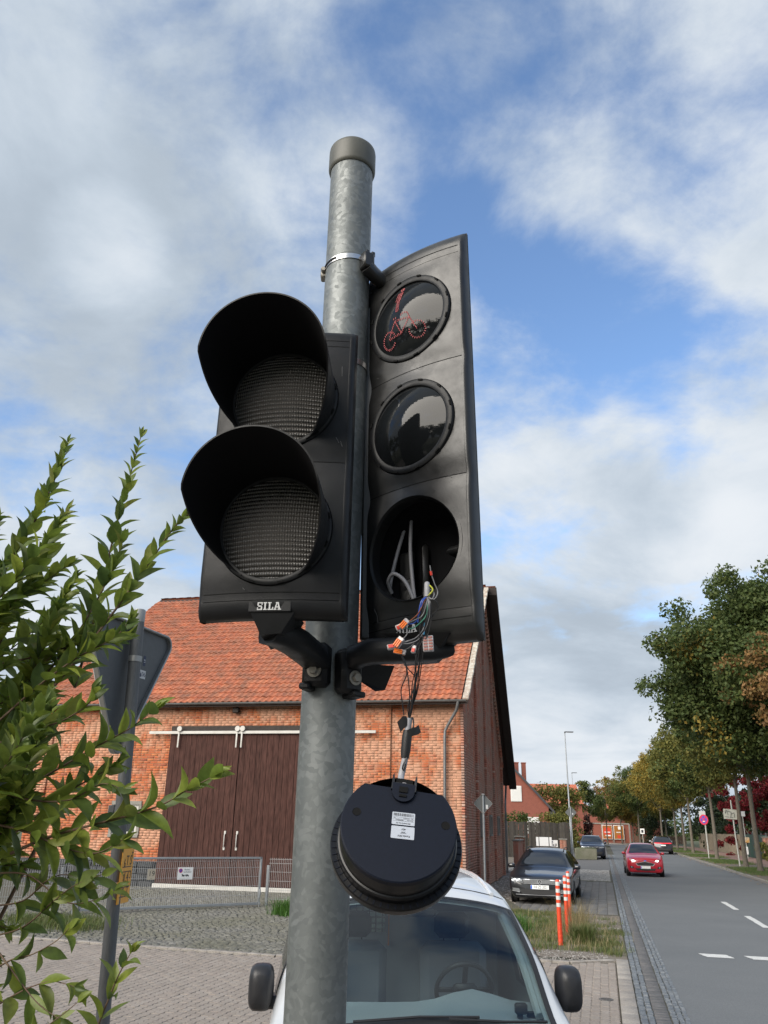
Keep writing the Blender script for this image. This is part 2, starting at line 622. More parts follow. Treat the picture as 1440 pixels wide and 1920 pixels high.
M_oldcobble = mat('mossy_cobble', (0.1, 0.1, 0.1), 0.85, piece=[(0.095, 0.095, 0.097), (0.165, 0.16, 0.152), (0.125, 0.122, 0.12), (0.25, 0.24, 0.225)],
                  col2=(0.115, 0.112, 0.075), nscale=0.5, amount=.55, fine=(40, .35), bump=(50, .5, .008))
M_slab = mat('grey_paving_slab', (0.14, 0.135, 0.13), 0.88, piece=[(0.115, 0.11, 0.108), (0.17, 0.163, 0.157), (0.14, 0.135, 0.13)], col2=(0.09, 0.09, 0.085), nscale=2.5, amount=.6,
             fine=(50, .25), bump=(70, .3, .004))
M_redpave = mat('red_paving', (0.23, 0.13, 0.105), 0.9, col2=(0.30, 0.20, 0.16), nscale=1.5, fine=(30, .35), bump=(40, .3, .004))
M_gravel = mat('gravel', (0.22, 0.20, 0.175), 0.95, piece=[(0.12, 0.11, 0.10), (0.30, 0.27, 0.24), (0.19, 0.17, 0.15), (0.42, 0.40, 0.37)], fine=(60, .25))
M_dirt = mat('dirt', (0.13, 0.105, 0.08), 0.95, col2=(0.17, 0.15, 0.12), nscale=3, fine=(40, .4), bump=(40, .6, .01))
M_grass = mat('grass_blade', (0.08, 0.12, 0.025), 0.6, piece=[(0.055, 0.10, 0.02), (0.12, 0.15, 0.04), (0.09, 0.13, 0.03), (0.20, 0.17, 0.075)], translucent=.3)
M_freshgrass = mat('fresh_grass', (0.06, 0.15, 0.02), 0.55, piece=[(0.04, 0.12, 0.015), (0.085, 0.19, 0.03), (0.06, 0.15, 0.02)], translucent=.3)
M_drygrass = mat('dry_grass', (0.3, 0.24, 0.12), 0.7, piece=[(0.26, 0.20, 0.10), (0.42, 0.34, 0.19), (0.20, 0.17, 0.07), (0.33, 0.26, 0.13)], translucent=.3)
M_litter = mat('fallen_leaf', (0.25, 0.13, 0.04), 0.8, piece=[(0.16, 0.085, 0.03), (0.33, 0.19, 0.06), (0.23, 0.12, 0.04), (0.40, 0.27, 0.08)])

mb = MB(); S = 1500
mb.grid([[(-S, -S, -.10), (S, -S, -.10)], [(-S, S, -.10), (S, S, -.10)]])
ground = mb.build('ground', M_earth, smooth=0, kind='structure')

# road: straight for 112 m, then bends to the left
def road_strip(wl_, wr_, z, s0=-16.0):
    L, Rr = [], []
    for s in np.arange(s0, 112.1, 4):
        L.append(RD(s, wl_, z)); Rr.append(RD(s, wr_, z))
    c = Vector(RD(112, -34, z))
    for k in range(1, 25):
        a = R(3.0 * k)
        for lst, w in ((L, wl_), (Rr, wr_)):
            rad = 34 + w
            p = c + RQ * (rad * math.cos(a)) + RA * (rad * math.sin(a))
            lst.append((p.x, p.y, z))
    return [[a, b] for a, b in zip(L, Rr)]

mb = MB(); mb.grid(road_strip(-0.02, 6.0, -0.004))
road = mb.build('road', M_asphalt, smooth=0, kind='structure')
mb = MB()
def mark(s0, s1, w0, w1, skew=0.0):
    n = 8
    rr = random.Random(int(s0 * 10 + w0 * 7))
    P = []
    for k in range(n + 1):
        t = k / n
        j0, j1 = rr.uniform(-.012, .012), rr.uniform(-.012, .012)
        P.append([RD(s0 + (s1 - s0) * t, w0 + j0 + skew * t, 0.0012), RD(s0 + (s1 - s0) * t, w1 + j1 + skew * t, 0.0012)])
    mb.grid(P)
    return mb
for i in range(-2, 2):
    mb = MB(); mark(11.25 + i * 4.7, 14.1 + i * 4.7, 2.63, 2.79)
    mb.build('lane_marking', M_paint, road, smooth=0)
for w0 in (0.78, 1.55, 2.32, 3.1, 3.85):
    mb = MB(); mark(5.68, 6.10, w0, w0 + .47, -.10)
    mb.build('crossing_marking', M_paint, road, smooth=0)

# -------- gutter of cobbles and flat stones along the road
gut = MB(); gut.grid([[RD(s, -.575, -.022), RD(s, -.015, -.022)] for s in np.arange(-15, 112.1, 2)])
gutter = gut.build('gutter', M_joint, smooth=0, kind='structure')
mats, sc_ = [], []
for (w0, sz, ln) in ((-.525, .085, .125), (-.44, .075, .125), (-.175, .07, .118), (-.10, .07, .118), (-.035, .06, .118)):
    s = -9.0 + random.random() * .1
    while s < 70:
        l = ln * random.uniform(.8, 1.25)
        p = RD(s + l / 2, w0 + random.uniform(-.006, .006), -.02 + random.uniform(-.003, .006))
        mats.append(np.array(TRS(p, ROAD_ROT + random.uniform(-.07, .07), (sz / 2 * random.uniform(.9, 1.0), l / 2 * .90, 1), random.uniform(-.05, .05), random.uniform(-.06, .06))))
        sc_.append(p[1]); s += l
scatter('cobble', chamfer_template(1, 1, .022, .018) if False else ([(x, y, z) for (x, y, z) in
        [(-1, -1, -.02), (1, -1, -.02), (1, 1, -.02), (-1, 1, -.02), (-1, -1, .008), (1, -1, .008), (1, 1, .008), (-1, 1, .008),
         (-.66, -.72, .022), (.66, -.72, .022), (.66, .72, .022), (-.66, .72, .022)]], chamfer_template(1, 1, 1, .1)[1]),
        mats, M_basalt, gutter, sc_, 300)
mats, sc_ = [], []
s = -9.0
while s < 70:
    l = random.uniform(.13, .2)
    p = RD(s + l / 2, -.31, -.026 + random.uniform(-.002, .003))
    mats.append(np.array(TRS(p, ROAD_ROT + random.uniform(-.02, .02), (.086, l / 2 * .96, 1), random.uniform(-.02, .02), 0)))
    sc_.append(p[1]); s += l
FLAT_T = ([(-1, -1, -.02), (1, -1, -.02), (1, 1, -.02), (-1, 1, -.02), (-1, -1, .014), (1, -1, .014), (1, 1, .014), (-1, 1, .014),
           (-.94, -.94, .02), (.94, -.94, .02), (.94, .94, .02), (-.94, .94, .02)], chamfer_template(1, 1, 1, .1)[1])
scatter('gutter_stone', FLAT_T, mats, M_gutter, gutter, sc_, 150)

# -------- beige pavement the van stands on
FAR = [(-14, 19.4), (-5.6, 16.6), (-3.8, 16.0), (-1.65, 15.33), (2.7, 15.45), (3.25, 15.3), (4.6, 15.75)]
def far_y(x):
    for (x0, y0), (x1, y1) in zip(FAR, FAR[1:]):
        if x0 <= x <= x1:
            return y0 + (y1 - y0) * (x - x0) / (x1 - x0)
    return FAR[0][1] if x < FAR[0][0] else FAR[-1][1]
mb = MB()
xs = [-14, -9, -5.6, -3.8, -1.65, 0.5, 2.7, 3.25, 4.25]
mb.grid([[(x * .0 + min(x, RD((-6 + 0), -.57)[0]) if False else (x, -3.0, -.03)) for x in xs], [(x, far_y(x) - .02, -.03) for x in xs]])
pavement = mb.build('pavement', M_joint, smooth=0, kind='structure')
mb = MB(); mb.grid([[(-14, -3.0, -.016), (-7, -3, -.016), (-.55, -3, -.016)], [(-14, 5.62, -.016), (-7, 5.62, -.016), (1.7, 5.62, -.016)]])
mb.build('paving_sheet', mat('worn_beige_paving', (0.29, 0.245, 0.21), .9, col2=(.2, .175, .15), nscale=1.1, amount=1.1, fine=(9, .25)), pavement, smooth=0)
mats, sc_ = [], []
hx, hy, a_, b_ = .0562, .112, .020, .004
ring = [(-hx, -hy), (-hx + a_, -hy * .5), (-hx - a_ * .2, 0), (-hx + a_, hy * .5), (-hx, hy)]
ring = ring[::-1] + [(x + 2 * hx, y) for x, y in ring]
low = [(x * .955, y * .975, -.03) for x, y in ring]; mid = [(x * .955, y * .975, -.005) for x, y in ring]; top = [(x * .86, y * .94, 0.0) for x, y in ring]
nR = len(ring)
PAV_T = (low + mid + top, [(i, i + nR, (i + 1) % nR + nR, (i + 1) % nR) for i in range(nR)] + [(i + nR, i + 2 * nR, (i + 1) % nR + 2 * nR, (i + 1) % nR + nR) for i in range(nR)]
         + [tuple(range(2 * nR, 3 * nR))[::-1]])
row = 0
for i in range(0, 122):
    w = -.86 - i * .1135
    for j in range(-34, 42):
        s = j * .226 + (i % 2) * .113
        x, y, _ = RD(s, w)
        if y > far_y(x) - .32 or y < 5.6 or x < -10.5:
            continue
        mats.append(np.array(TRS((x, y, -.012 + random.uniform(-.0025, .0025)), ROAD_ROT + random.uniform(-.012, .012), (1, 1, 1), random.uniform(-.012, .012), random.uniform(-.02, .02))))
        sc_.append(y + abs(x - .5) * .15 + (6 if -1.3 < x < 2.0 and y > 5 else 0) + (5 if x < -4.6 else 0))
scatter('paver', PAV_T, mats, M_paver, pavement, sc_, 300)
# border stones along the gutter and along the far edge
mats = []
s = -8
while s < 5.2:
    x, y, _ = RD(s, -.68)
    if 3 < y < far_y(x) - .1:
        mats.append(np.array(TRS((x, y, -.012 + random.uniform(-.003, .003)), ROAD_ROT, (.098, .245, 1))))
    s += .5
for (x0, y0), (x1, y1) in zip(FAR[:], FAR[1:]):
    L = math.hypot(x1 - x0, y1 - y0); n = max(1, int(L / .25)); ang = math.atan2(y1 - y0, x1 - x0)
    for k in range(n):
        t = (k + .5) / n
        x, y = x0 + (x1 - x0) * t, y0 + (y1 - y0) * t - .17
        if RD(0, -.6)[0] + (y - RD(0, -.6)[1]) * .2624 - .12 > x:
            mats.append(np.array(TRS((x, y, -.012 + random.uniform(-.003, .003)), ang, (L / n / 2 * .97, .075, 1))))
scatter('border_stone', FLAT_T, mats, M_kerbstone, pavement, [m[1, 3] for m in mats], 150)
# drain lid in the pavement
mb = MB(); mb.lathe([(0, .0), (.06, .0), (.06, .004), (.085, .004), (.095, 0), (.095, -.02)], 20)
mb.box((0, 0, .004), (.09, .012, .006)); mb.box((0, 0, .004), (.012, .09, .006))
o = mb.build('drain_lid', mat('cast_iron', (0.09, 0.085, 0.08), 0.7, fine=(60, .4)), None, label='small round iron valve lid set in the beige paving', category='lid')
o.location = (3.04, 12.05, -.008)

# -------- old cobbled yard between the pavement and the barn
mb = MB()
ys = [17.2, 20, 24, 28, 33]
YX = [-16, -9, -5.6, -3.8, -1.65, 0.5, 2.9, 4.0]
mb.grid([[(x, far_y(x) + .01, -.028) for x in YX]] + [[(x, max(far_y(x) + .1, y) + max(0, (y - 22)) * .0, -.028 + (.006 * (y - 17))) for x in YX] for y in ys])
yard = mb.build('cobbled_yard', M_joint, smooth=0, kind='structure')
mats, sc_ = [], []
y = 15.3
ri = 0
while y < 30.5:
    x = -9.5 + (ri % 2) * .08
    while x < 1.5:
        l = random.uniform(.11, .18)
        yy = y + .03 * math.sin(x * 2.1 + y) + random.uniform(-.01, .01)
        if yy > far_y(x) + .06 and yy < 32:
            z = -.028 + (.006 * max(0, yy - 17)) + random.uniform(-.004, .012)
            mats.append(np.array(TRS((x, yy, z), random.uniform(-.16, .16), (l / 2 * .92, .056 * random.uniform(.85, 1.05), 1), random.uniform(-.1, .1), random.uniform(-.1, .1))))
            sc_.append(yy + abs(x + 3) * .2)
        x += l
    y += .125; ri += 1
COB_T = ([(-1, -1, -.03), (1, -1, -.03), (1, 1, -.03), (-1, 1, -.03), (-1, -1, .0), (1, -1, .0), (1, 1, .0), (-1, 1, .0),
          (-.6, -.6, .018), (.6, -.6, .018), (.6, .6, .018), (-.6, .6, .018)], chamfer_template(1, 1, 1, .1)[1])
scatter('cobble', COB_T, mats, M_oldcobble, yard, sc_, 300)

# -------- strip between the barn and the gutter: rough grass, slabs, cobbles, asphalt
mb = MB()
mb.grid([[RD(s, -9.5 if s > 9 else -3.4, -.012), RD(s, -.585, -.012)] for s in np.arange(4.75, 112, 1.5)])
strip = mb.build('verge', M_dirt, smooth=0, kind='structure')
mb = MB(); mb.grid([[RD(s, -3.6, -.006), RD(s, -.59, -.006)] for s in (12.6, 20, 28)])
slabs = mb.build('slab_path', M_joint, smooth=0, kind='structure')
mats = []
for i in range(11):
    s = 12.6 + random.uniform(0, .2)
    while s < 26.5:
        l = random.choice((.5, .5, .75, 1.0))
        mats.append(np.array(TRS(RD(s + l / 2, -.74 - i * .262, -.008 + random.uniform(-.004, .004)), ROAD_ROT, (.127, l / 2 * .985, 1), random.uniform(-.008, .008), random.uniform(-.01, .01))))
        s += l
scatter('paving_slab', FLAT_T, mats, M_slab, slabs, [m[1, 3] for m in mats], 300)
mb = MB(); mb.grid([[RD(s, -6.0, -.004), RD(s, -.59, -.004)] for s in (28, 33, 38.2)])
cob2 = mb.build('cobbled_drive', M_joint, smooth=0, kind='structure')
mats = []
s = 28.1
while s < 38:
    w = -.66
    while w > -5.9:
        l = random.uniform(.11, .17)
        mats.append(np.array(TRS(RD(s, w - l / 2, random.uniform(-.006, .010)), ROAD_ROT + random.uniform(-.2, .2), (l / 2 * .9, .06, 1), random.uniform(-.08, .08), random.uniform(-.08, .08))))
        w -= l
    s += .135
M_palecobble = mat('pale_cobble', (0.2, 0.2, 0.2), 0.85, piece=[(0.13, 0.13, 0.13), (0.27, 0.265, 0.255), (0.19, 0.19, 0.185), (0.34, 0.335, 0.32)], fine=(40, .3), bump=(50, .5, .008))
o = link('cobble', multi_mesh('cobble', COB_T[0], COB_T[1], mats, M_palecobble, 30), cob2, kind='stuff')
mb = MB(); mb.grid([[RD(s, -6.0, -.002), RD(s, -.59, -.002)] for s in (38.2, 50, 62, 80, 112)])
mb.build('footpath', M_asphalt_old, smooth=0, kind='structure')

# -------- far side of the road: kerb, grass verge, red pavement
mb = MB()
P0 = road_strip(6.0, 6.14, 0)
mb.grid([[(a[0], a[1], -.03), (a[0], a[1], .085), (b[0], b[1], .095), (b[0], b[1], -.03)] for a, b in P0])
mb.build('kerb', M_kerbstone, smooth=0, kind='structure')
mb = MB(); mb.grid(road_strip(6.14, 9.1, .07))
verge = mb.build('roadside_verge', M_dirt, smooth=0, kind='structure')
mb = MB(); mb.grid(road_strip(9.1, 11.6, .078))
mb.build('red_pavement', M_redpave, smooth=0, kind='structure')
mb = MB(); mb.grid(road_strip(11.6, 40, .04))
mb.build('garden_ground', M_earth, smooth=0, kind='structure')


def grass(name, label, spots, n, h, width, material, spread, lean=.5, parent=None, z=0.0, cat='grass'):
    """tapered blades, two faces each, round the given spots"""
    spots = np.array(spots, float)
    idx = rng.integers(0, len(spots), n)
    base = spots[idx].copy()
    base[:, :2] += rng.normal(0, 1, (n, 2)) * np.asarray(spread)
    ang = rng.uniform(0, 2 * np.pi, n)
    hh = h * rng.uniform(.45, 1.15, n)
    ln = lean * hh * rng.uniform(.1, 1.0, n)
    d = np.c_[np.cos(ang), np.sin(ang)]
    side = np.c_[-d[:, 1], d[:, 0]]
    wv = width * rng.uniform(.6, 1.2, n)
    def P(t, k, sgn):
        p = np.zeros((n, 3))
        p[:, :2] = base[:, :2] + d * (ln * t * t)[:, None] + side * (sgn * wv * k)[:, None]
        p[:, 2] = base[:, 2] + hh * t * (1 - .18 * t * lean)
        return p
    V = np.empty((n, 5, 3))
    q1 = np.stack([P(0, .5, -1), P(0, .5, 1), P(.55, .4, 1), P(.55, .4, -1)], 1)
    q2 = np.stack([P(.55, .4, -1), P(.55, .4, 1), P(1, .05, 1), P(1, .05, -1)], 1)
    me = fast_mesh(name, np.concatenate([np.stack([q1, q2], 1).reshape(-1, 4, 3)]), 4, material)
    if label:
        return link(name, me, parent, kind='stuff', label=label, category=cat)
    return link(name, me, parent, kind='stuff')


def region(n, f, z):
    out = []
    while len(out) < n:
        p = f()
        if p is not None:
            out.append((p[0], p[1], z))
    return out

def r_patch():
    s, w = random.uniform(5.2, 12.6), random.uniform(-3.6, -.62)
    x, y, _ = RD(s, w)
    if x < 1.2: return None
    gx, gy = x - 3.2, y - 15.9
    if gx * gx / .55 + gy * gy / .30 < 1: return None        # bare gravel spot
    if s < 6.5 and w > -1.3 and random.random() < .3: return None
    if w > -1.7 and s > 9 and random.random() < .85: return None
    return (x, y)
grass('rough_grass', 'low rough green and yellowing grass around the red and white posts', region(260, r_patch, -.012), 17000, .11, .009, M_grass, (.12, .12), .9)
grass('dry_grass', 'thin dead straw stalks around the red and white posts', region(120, r_patch, -.012), 1500, .26, .006, M_drygrass, (.10, .10), .8)
# two bigger tufts beside the posts
grass('grass_tuft', 'dense dark green grass tuft right of the nearest striped post', [(4.05, 17.5, -.01)], 900, .42, .010, M_grass, (.10, .10), 1.1)
grass('reed_tuft', 'tall straw coloured grass clump behind the nearest striped post', [(4.15, 18.6, -.01), (4.4, 19.0, -.01), (4.0, 18.9, -.01)], 460, .80, .007, M_drygrass, (.10, .10), .9)
grass('grass_tuft', 'bright green grass tuft in front of the dark estate car', [(3.05, 19.2, -.01)], 600, .38, .010, M_freshgrass, (.14, .14), .9)
grass('grass_tuft', 'fresh green grass at the foot of the mesh gate post beside the big signal pole', [(-2.2, 21.4, -.01), (-2.0, 21.2, -.01), (-1.7, 21.6, -.01), (-1.5, 21.8, -.01)], 1500, .45, .012, M_freshgrass, (.15, .14), .9)
grass('weedy_grass', 'green weeds below the shrub at the left end of the gate', [(-6.4, 18.4, -.01), (-6.9, 18.8, -.01), (-5.9, 18.1, -.01), (-7.4, 19.2, -.01), (-6.2, 19.1, -.01)], 3600, .22, .010, M_grass, (.38, .32), .9)
# stones on the gravel spot
mats = []
for i in range(1100):
    a, r_ = random.uniform(0, 6.28), math.sqrt(random.random())
    if i < 800:
        x, y = 3.15 + .95 * r_ * math.cos(a), 15.9 + .62 * r_ * math.sin(a)
    else:
        s, w = random.uniform(8, 12.5), random.uniform(-1.8, -.62); x, y, _ = RD(s, w)
    q = random.uniform(.008, .024)
    mats.append(np.array(TRS((x, y, -.008), a, (q, q * random.uniform(.6, 1), q * .6))))
OCT = ([(1, 0, 0), (0, 1, 0), (-1, 0, 0), (0, -1, 0), (0, 0, 1)], [(0, 1, 4), (1, 2, 4), (2, 3, 4), (3, 0, 4)])
link('gravel', multi_mesh('gravel', OCT[0], OCT[1], mats, M_gravel, 0), None, kind='stuff', label='loose grey gravel between the paving and the rough grass', category='gravel')
# gravel bank along the barn gable
mats = []
GU, GV = Vector((math.cos(R(13)), -math.sin(R(13)), 0)), Vector((math.sin(R(13)), math.cos(R(13)), 0))
BN = Vector((2.61, 26.36, 0))
for i in range(2600):
    p = BN + GU * random.uniform(.1, 1.6) + GV * random.uniform(-1, 18)
    q = random.uniform(.02, .07)
    mats.append(np.array(TRS((p.x, p.y, -.01), random.uniform(0, 6), (q, q * random.uniform(.6, 1), q * .6))))
link('gravel', multi_mesh('gravel', OCT[0], OCT[1], mats, M_gravel, 0), None, kind='stuff', label='coarse gravel along the foot of the barn gable', category='gravel')

# grass on the far verge, with bare entrances
def r_verge():
    s, w = random.uniform(18, 112), random.uniform(6.5, 9.0)
    k = (s % 15.5)
    if k < 5.0: return None
    return RD(s, w)[:2]
grass('verge_grass', 'short green grass under the row of street trees', region(900, r_verge, .07), 30000, .10, .022, mat('verge_grass_blade', (.07, .13, .025), .6, piece=[(0.06, 0.115, 0.02), (0.10, 0.15, 0.035), (0.08, 0.14, 0.028), (0.15, 0.16, 0.05)], translucent=.3), (.35, .35), .8)
V = []
for i in range(1500):
    s = random.uniform(14, 90); w = 6.3 + abs(random.gauss(0, 1.1)) if random.random() < .8 else random.uniform(5.4, 6.0)
    x, y, _ = RD(s, w); z = .085 if w > 6 else .004
    q = random.uniform(.03, .07); a = random.uniform(0, 6.28); c, s_ = math.cos(a) * q, math.sin(a) * q
    V.append([(x - c, y - s_, z), (x + s_ * .6, y - c * .6, z + .01), (x + c, y + s_, z + random.uniform(0, .03)), (x - s_ * .6, y + c * .6, z + .005)])
link('fallen_leaves', fast_mesh('fallen_leaves', np.array(V), 4, M_litter), None, kind='stuff', label='brown fallen leaves along the far kerb', category='leaves')

# ------------------------------------------------------------------ the brick barn
BRICKS = [(0.42, 0.112, 0.040), (0.38, 0.096, 0.036), (0.46, 0.138, 0.048), (0.32, 0.080, 0.034), (0.43, 0.124, 0.045), (0.26, 0.072, 0.038), (0.48, 0.165, 0.062), (0.40, 0.106, 0.041)]
M_brick = mat('orange_brick', (0.4, 0.15, 0.07), 0.88, piece=BRICKS, col2=(0.48, 0.25, 0.16), nscale=1.3, amount=.14, fine=(35, .22), bump=(90, .4, .004))
GB = [(0.43, 0.145, 0.09), (0.38, 0.125, 0.08), (0.49, 0.175, 0.105), (0.31, 0.105, 0.072), (0.45, 0.16, 0.10), (0.40, 0.135, 0.085), (0.52, 0.34, 0.26)]
M_gbrick = mat('dark_red_brick', (0.25, 0.09, 0.06), 0.9, piece=GB, col2=(0.34, 0.22, 0.17), nscale=1.6, amount=.25, fine=(35, .22), bump=(90, .4, .004))
M_mortar = mat('lime_mortar', (0.33, 0.205, 0.125), 0.95, col2=(0.26, 0.15, 0.09), nscale=2.5, fine=(60, .2))
M_tile = mat('clay_pantile', (0.4, 0.14, 0.07), 0.8, piece=[(0.45, 0.130, 0.056), (0.38, 0.105, 0.048), (0.50, 0.165, 0.076), (0.31, 0.088, 0.044), (0.43, 0.120, 0.053), (0.40, 0.130, 0.065)],
             col2=(0.20, 0.09, 0.055), nscale=1.8, amount=.40, fine=(22, .25), bump=(50, .3, .005))
M_roofbase = mat('roof_batten_dark', (0.045, 0.03, 0.025), 0.9)
M_lichen = mat('lichen_verge', (0.28, 0.2, 0.15), 0.95, col2=(0.50, 0.48, 0.42), nscale=7, amount=.35, fine=(50, .5), bump=(30, .6, .01))
M_soffit = mat('dark_soffit_wood', (0.028, 0.021, 0.018), 0.85, fine=(12, .3))
M_zinc = mat('weathered_zinc', (0.20, 0.205, 0.21), 0.5, 0.5, col2=(0.13, 0.125, 0.12), nscale=3, fine=(25, .15))
M_doorwood = mat('brown_stained_plank', (0.12, 0.05, 0.035), 0.85, spec=.2, piece=[(0.033, 0.0135, 0.0105), (0.047, 0.0195, 0.0155), (0.040, 0.0165, 0.013), (0.058, 0.025, 0.0195)],
                 col2=(0.074, 0.036, 0.029), nscale=2.6, amount=.7, fine=(7, .50), bump=(14, .4, .004), stretch=(4, 4, .5))
M_white = mat('white_paint', (0.55, 0.54, 0.51), 0.5, col2=(0.42, 0.40, 0.36), nscale=4, amount=.6)
M_darkwood = mat('black_brown_wood', (0.03, 0.022, 0.018), 0.8, fine=(10, .4))
M_glassdark = mat('dark_window_glass', (0.025, 0.03, 0.035), 0.06, spec=.8)
M_stone = mat('dark_plinth_stone', (0.07, 0.075, 0.08), 0.8, piece=[(0.022, 0.025, 0.028), (0.04, 0.043, 0.046), (0.03, 0.033, 0.036)], fine=(25, .35), bump=(20, .6, .02))
M_concrete = mat('grey_concrete', (0.27, 0.255, 0.23), 0.9, col2=(0.19, 0.18, 0.155), nscale=3, fine=(30, .2), bump=(40, .3, .006))
M_iron = mat('bare_iron', (0.35, 0.34, 0.33), 0.45, .6)

barn = thing('barn', 'large orange brick barn with clay tile roof and brown sliding doors', 'barn', BN, R(-13))
LX, DY = -15.2, 15.0
EZ, RY, RZ = 5.95, 7.86, 11.80
REY, REZ = 15.0, 5.02          # rear eave line on the wall
XO = (-10.0, -4.95)            # sliding door opening
fw = MB()
for (x0, x1, z0, z1, y) in ((LX, -11.86, 0, EZ, 0), (-11.86, -10.93, 0, 1.6, 0), (-11.86, -10.93, 2.55, EZ, 0), (-10.93, XO[0], 0, EZ, 0),
                            (XO[0], XO[1], 5.1, EZ, 0), (XO[1], -2.3, 0, EZ, 0), (-2.3, -.02, 0, EZ, .07)):
    fw.box(((x0 + x1) / 2, y + .008 + .17, (z0 + z1) / 2), (x1 - x0, .34, z1 - z0))
front = fw.build('front_wall', M_mortar, barn, smooth=0)
BR_T = chamfer_template(1, 1, 1, .0)
BR_V = [(-1, -1, -1), (1, -1, -1), (1, 1, -1), (-1, 1, -1), (-1, -1, .7), (1, -1, .7), (1, 1, .7), (-1, 1, .7), (-.97, -.93, 1), (.97, -.93, 1), (.97, .93, 1), (-.97, .93, 1)]
BR_T = (BR_V, BR_T[1])
CH = .0825


def courses(spans_fn, z0, z1, put):
    k = 0
    z = z0
    while z + CH <= z1:
        for (a, b) in spans_fn(z, z + CH):
            x = a
            off = (.125 if k % 2 else 0)
            first = True
            while x < b - .03:
                L = .25
                if first and off:
                    L = off
                elif random.random() < .16:
                    L = .125
                first = False
                if x + L > b - .05:
                    L = b - x
                put(x + L / 2, z + CH / 2, L - .011, CH - .012)
                x += L
        z += CH; k += 1


def fspans(z, zz):
    cuts = []
    if z < 5.1: cuts.append(XO)
    if zz > 1.6 and z < 2.55: cuts.append((-11.86, -10.93))
    out, x = [], LX
    for a, b in sorted(cuts + [(-14.6, -14.6), (-2.3, -2.3)]):
        if a > x: out.append((x, a))
        x = max(x, b)
    out.append((x, 0.0))
    return out

mats, sc_ = [], []
def putf(x, z, L, H):
    y = .07 if x > -2.3 else (-.06 if x < -14.6 else 0)
    mats.append(np.array(TRS((x, y + random.uniform(0, .003), z), 0, (L / 2, H / 2, .03), R(90)) @ Matrix.Translation((0, 0, -1)) if False else
                         Matrix.Translation((x, y + .03 + random.uniform(-.002, .003), z)) @ Matrix.Rotation(R(90), 4, 'X') @ Matrix.Diagonal((L / 2, H / 2, .03, 1))))
    vis = (x > -3.4 and z > 2.4) or (-11.6 < x < -10.0 and z > 2.2)
    sc_.append((0 if vis else 10) + random.random())
courses(fspans, .0, EZ, putf)
scatter('brick', BR_T, mats, M_brick, front, sc_, 300, 0)
# plinth of dark stones left of the door
pl = MB(); pl.box((-12.6, -.02, .40), (5.1, .06, .80)); plo = pl.build('plinth', M_stone, barn, smooth=0)
z = 0.02
while z < .8:
    x = -15.1
    while x < -10.1:
        L = random.uniform(.35, .6)
        L = min(L, -10.08 - x)
        q = MB(); q.box((0, 0, 0), (L - .02, .06, .185), bev=.02)
        o = q.build('plinth_stone', M_stone, plo); o.location = (x + L / 2, -.07 + random.uniform(-.008, .008), z + .1)
        x += L
    z += .2
# gable and hidden walls
def roof_z(y):
    return EZ + (RZ - EZ) * (y - 0) / RY if y < RY else RZ + (REZ - RZ) * (y - RY) / (REY - RY)
gw = MB()
gpoly = [(.42, 0), (DY, 0), (DY, REZ), (RY, RZ), (.42, EZ + .30)]
Mg = Matrix(((0, 0, 1, 0), (1, 0, 0, 0), (0, 1, 0, 0), (0, 0, 0, 1)))     # (y, z, x) -> (x, y, z)
gw.prism(gpoly, -.36, -.008, Mg)
gable = gw.build('gable_wall', M_mortar, barn, smooth=0)
o = MB(); o.prism(gpoly, LX, LX + .3, Mg); o.build('gable_wall', M_gbrick, barn, smooth=0)
o = MB(); o.box((LX / 2, DY - .15, REZ / 2), (-LX - .8, .3, REZ)); o.build('rear_wall', M_gbrick, barn, smooth=0)
GWIN = [(5.5, .42), (8.9, .42), (12.45, .42)]
PIL = [(0, .5), (3.85, 4.2), (7.05, 7.4), (10.45, 10.8), (14.55, 15.0)]
gm = []
def gspans(z, zz):
    ya = 0 if z < EZ - .1 else (z + .1 - EZ) / (RZ - EZ) * RY
    yb = DY if zz < REZ else RY + (zz + .08 - RZ) / (REZ - RZ) * (REY - RY)
    cuts = [(c - h, c + h) for c, h in GWIN] if (zz > 1.78 and z < 2.5) else []
    out, x = [], ya
    for a, b in sorted(cuts + [(p, p) for pr in PIL for p in pr]):
        if b <= ya: continue
        if a >= yb: break
        if a > x: out.append((x, a))
        x = max(x, b)
    if yb > x: out.append((x, yb))
    return out
def putg(y, z, L, H):
    px = .085 if any(a <= y <= b for a, b in PIL) else 0
    gm.append(np.array(Matrix.Translation((px - .05 + random.uniform(-.002, .003), y, z)) @ Matrix.Rotation(R(90), 4, 'Z') @ Matrix.Rotation(R(90), 4, 'X') @ Matrix.Diagonal((L / 2, H / 2, .05, 1))))
courses(gspans, .0, RZ, putg)
link('gable_brick', multi_mesh('gable_brick', BR_T[0], BR_T[1], gm, M_gbrick, 0), gable, kind='stuff')
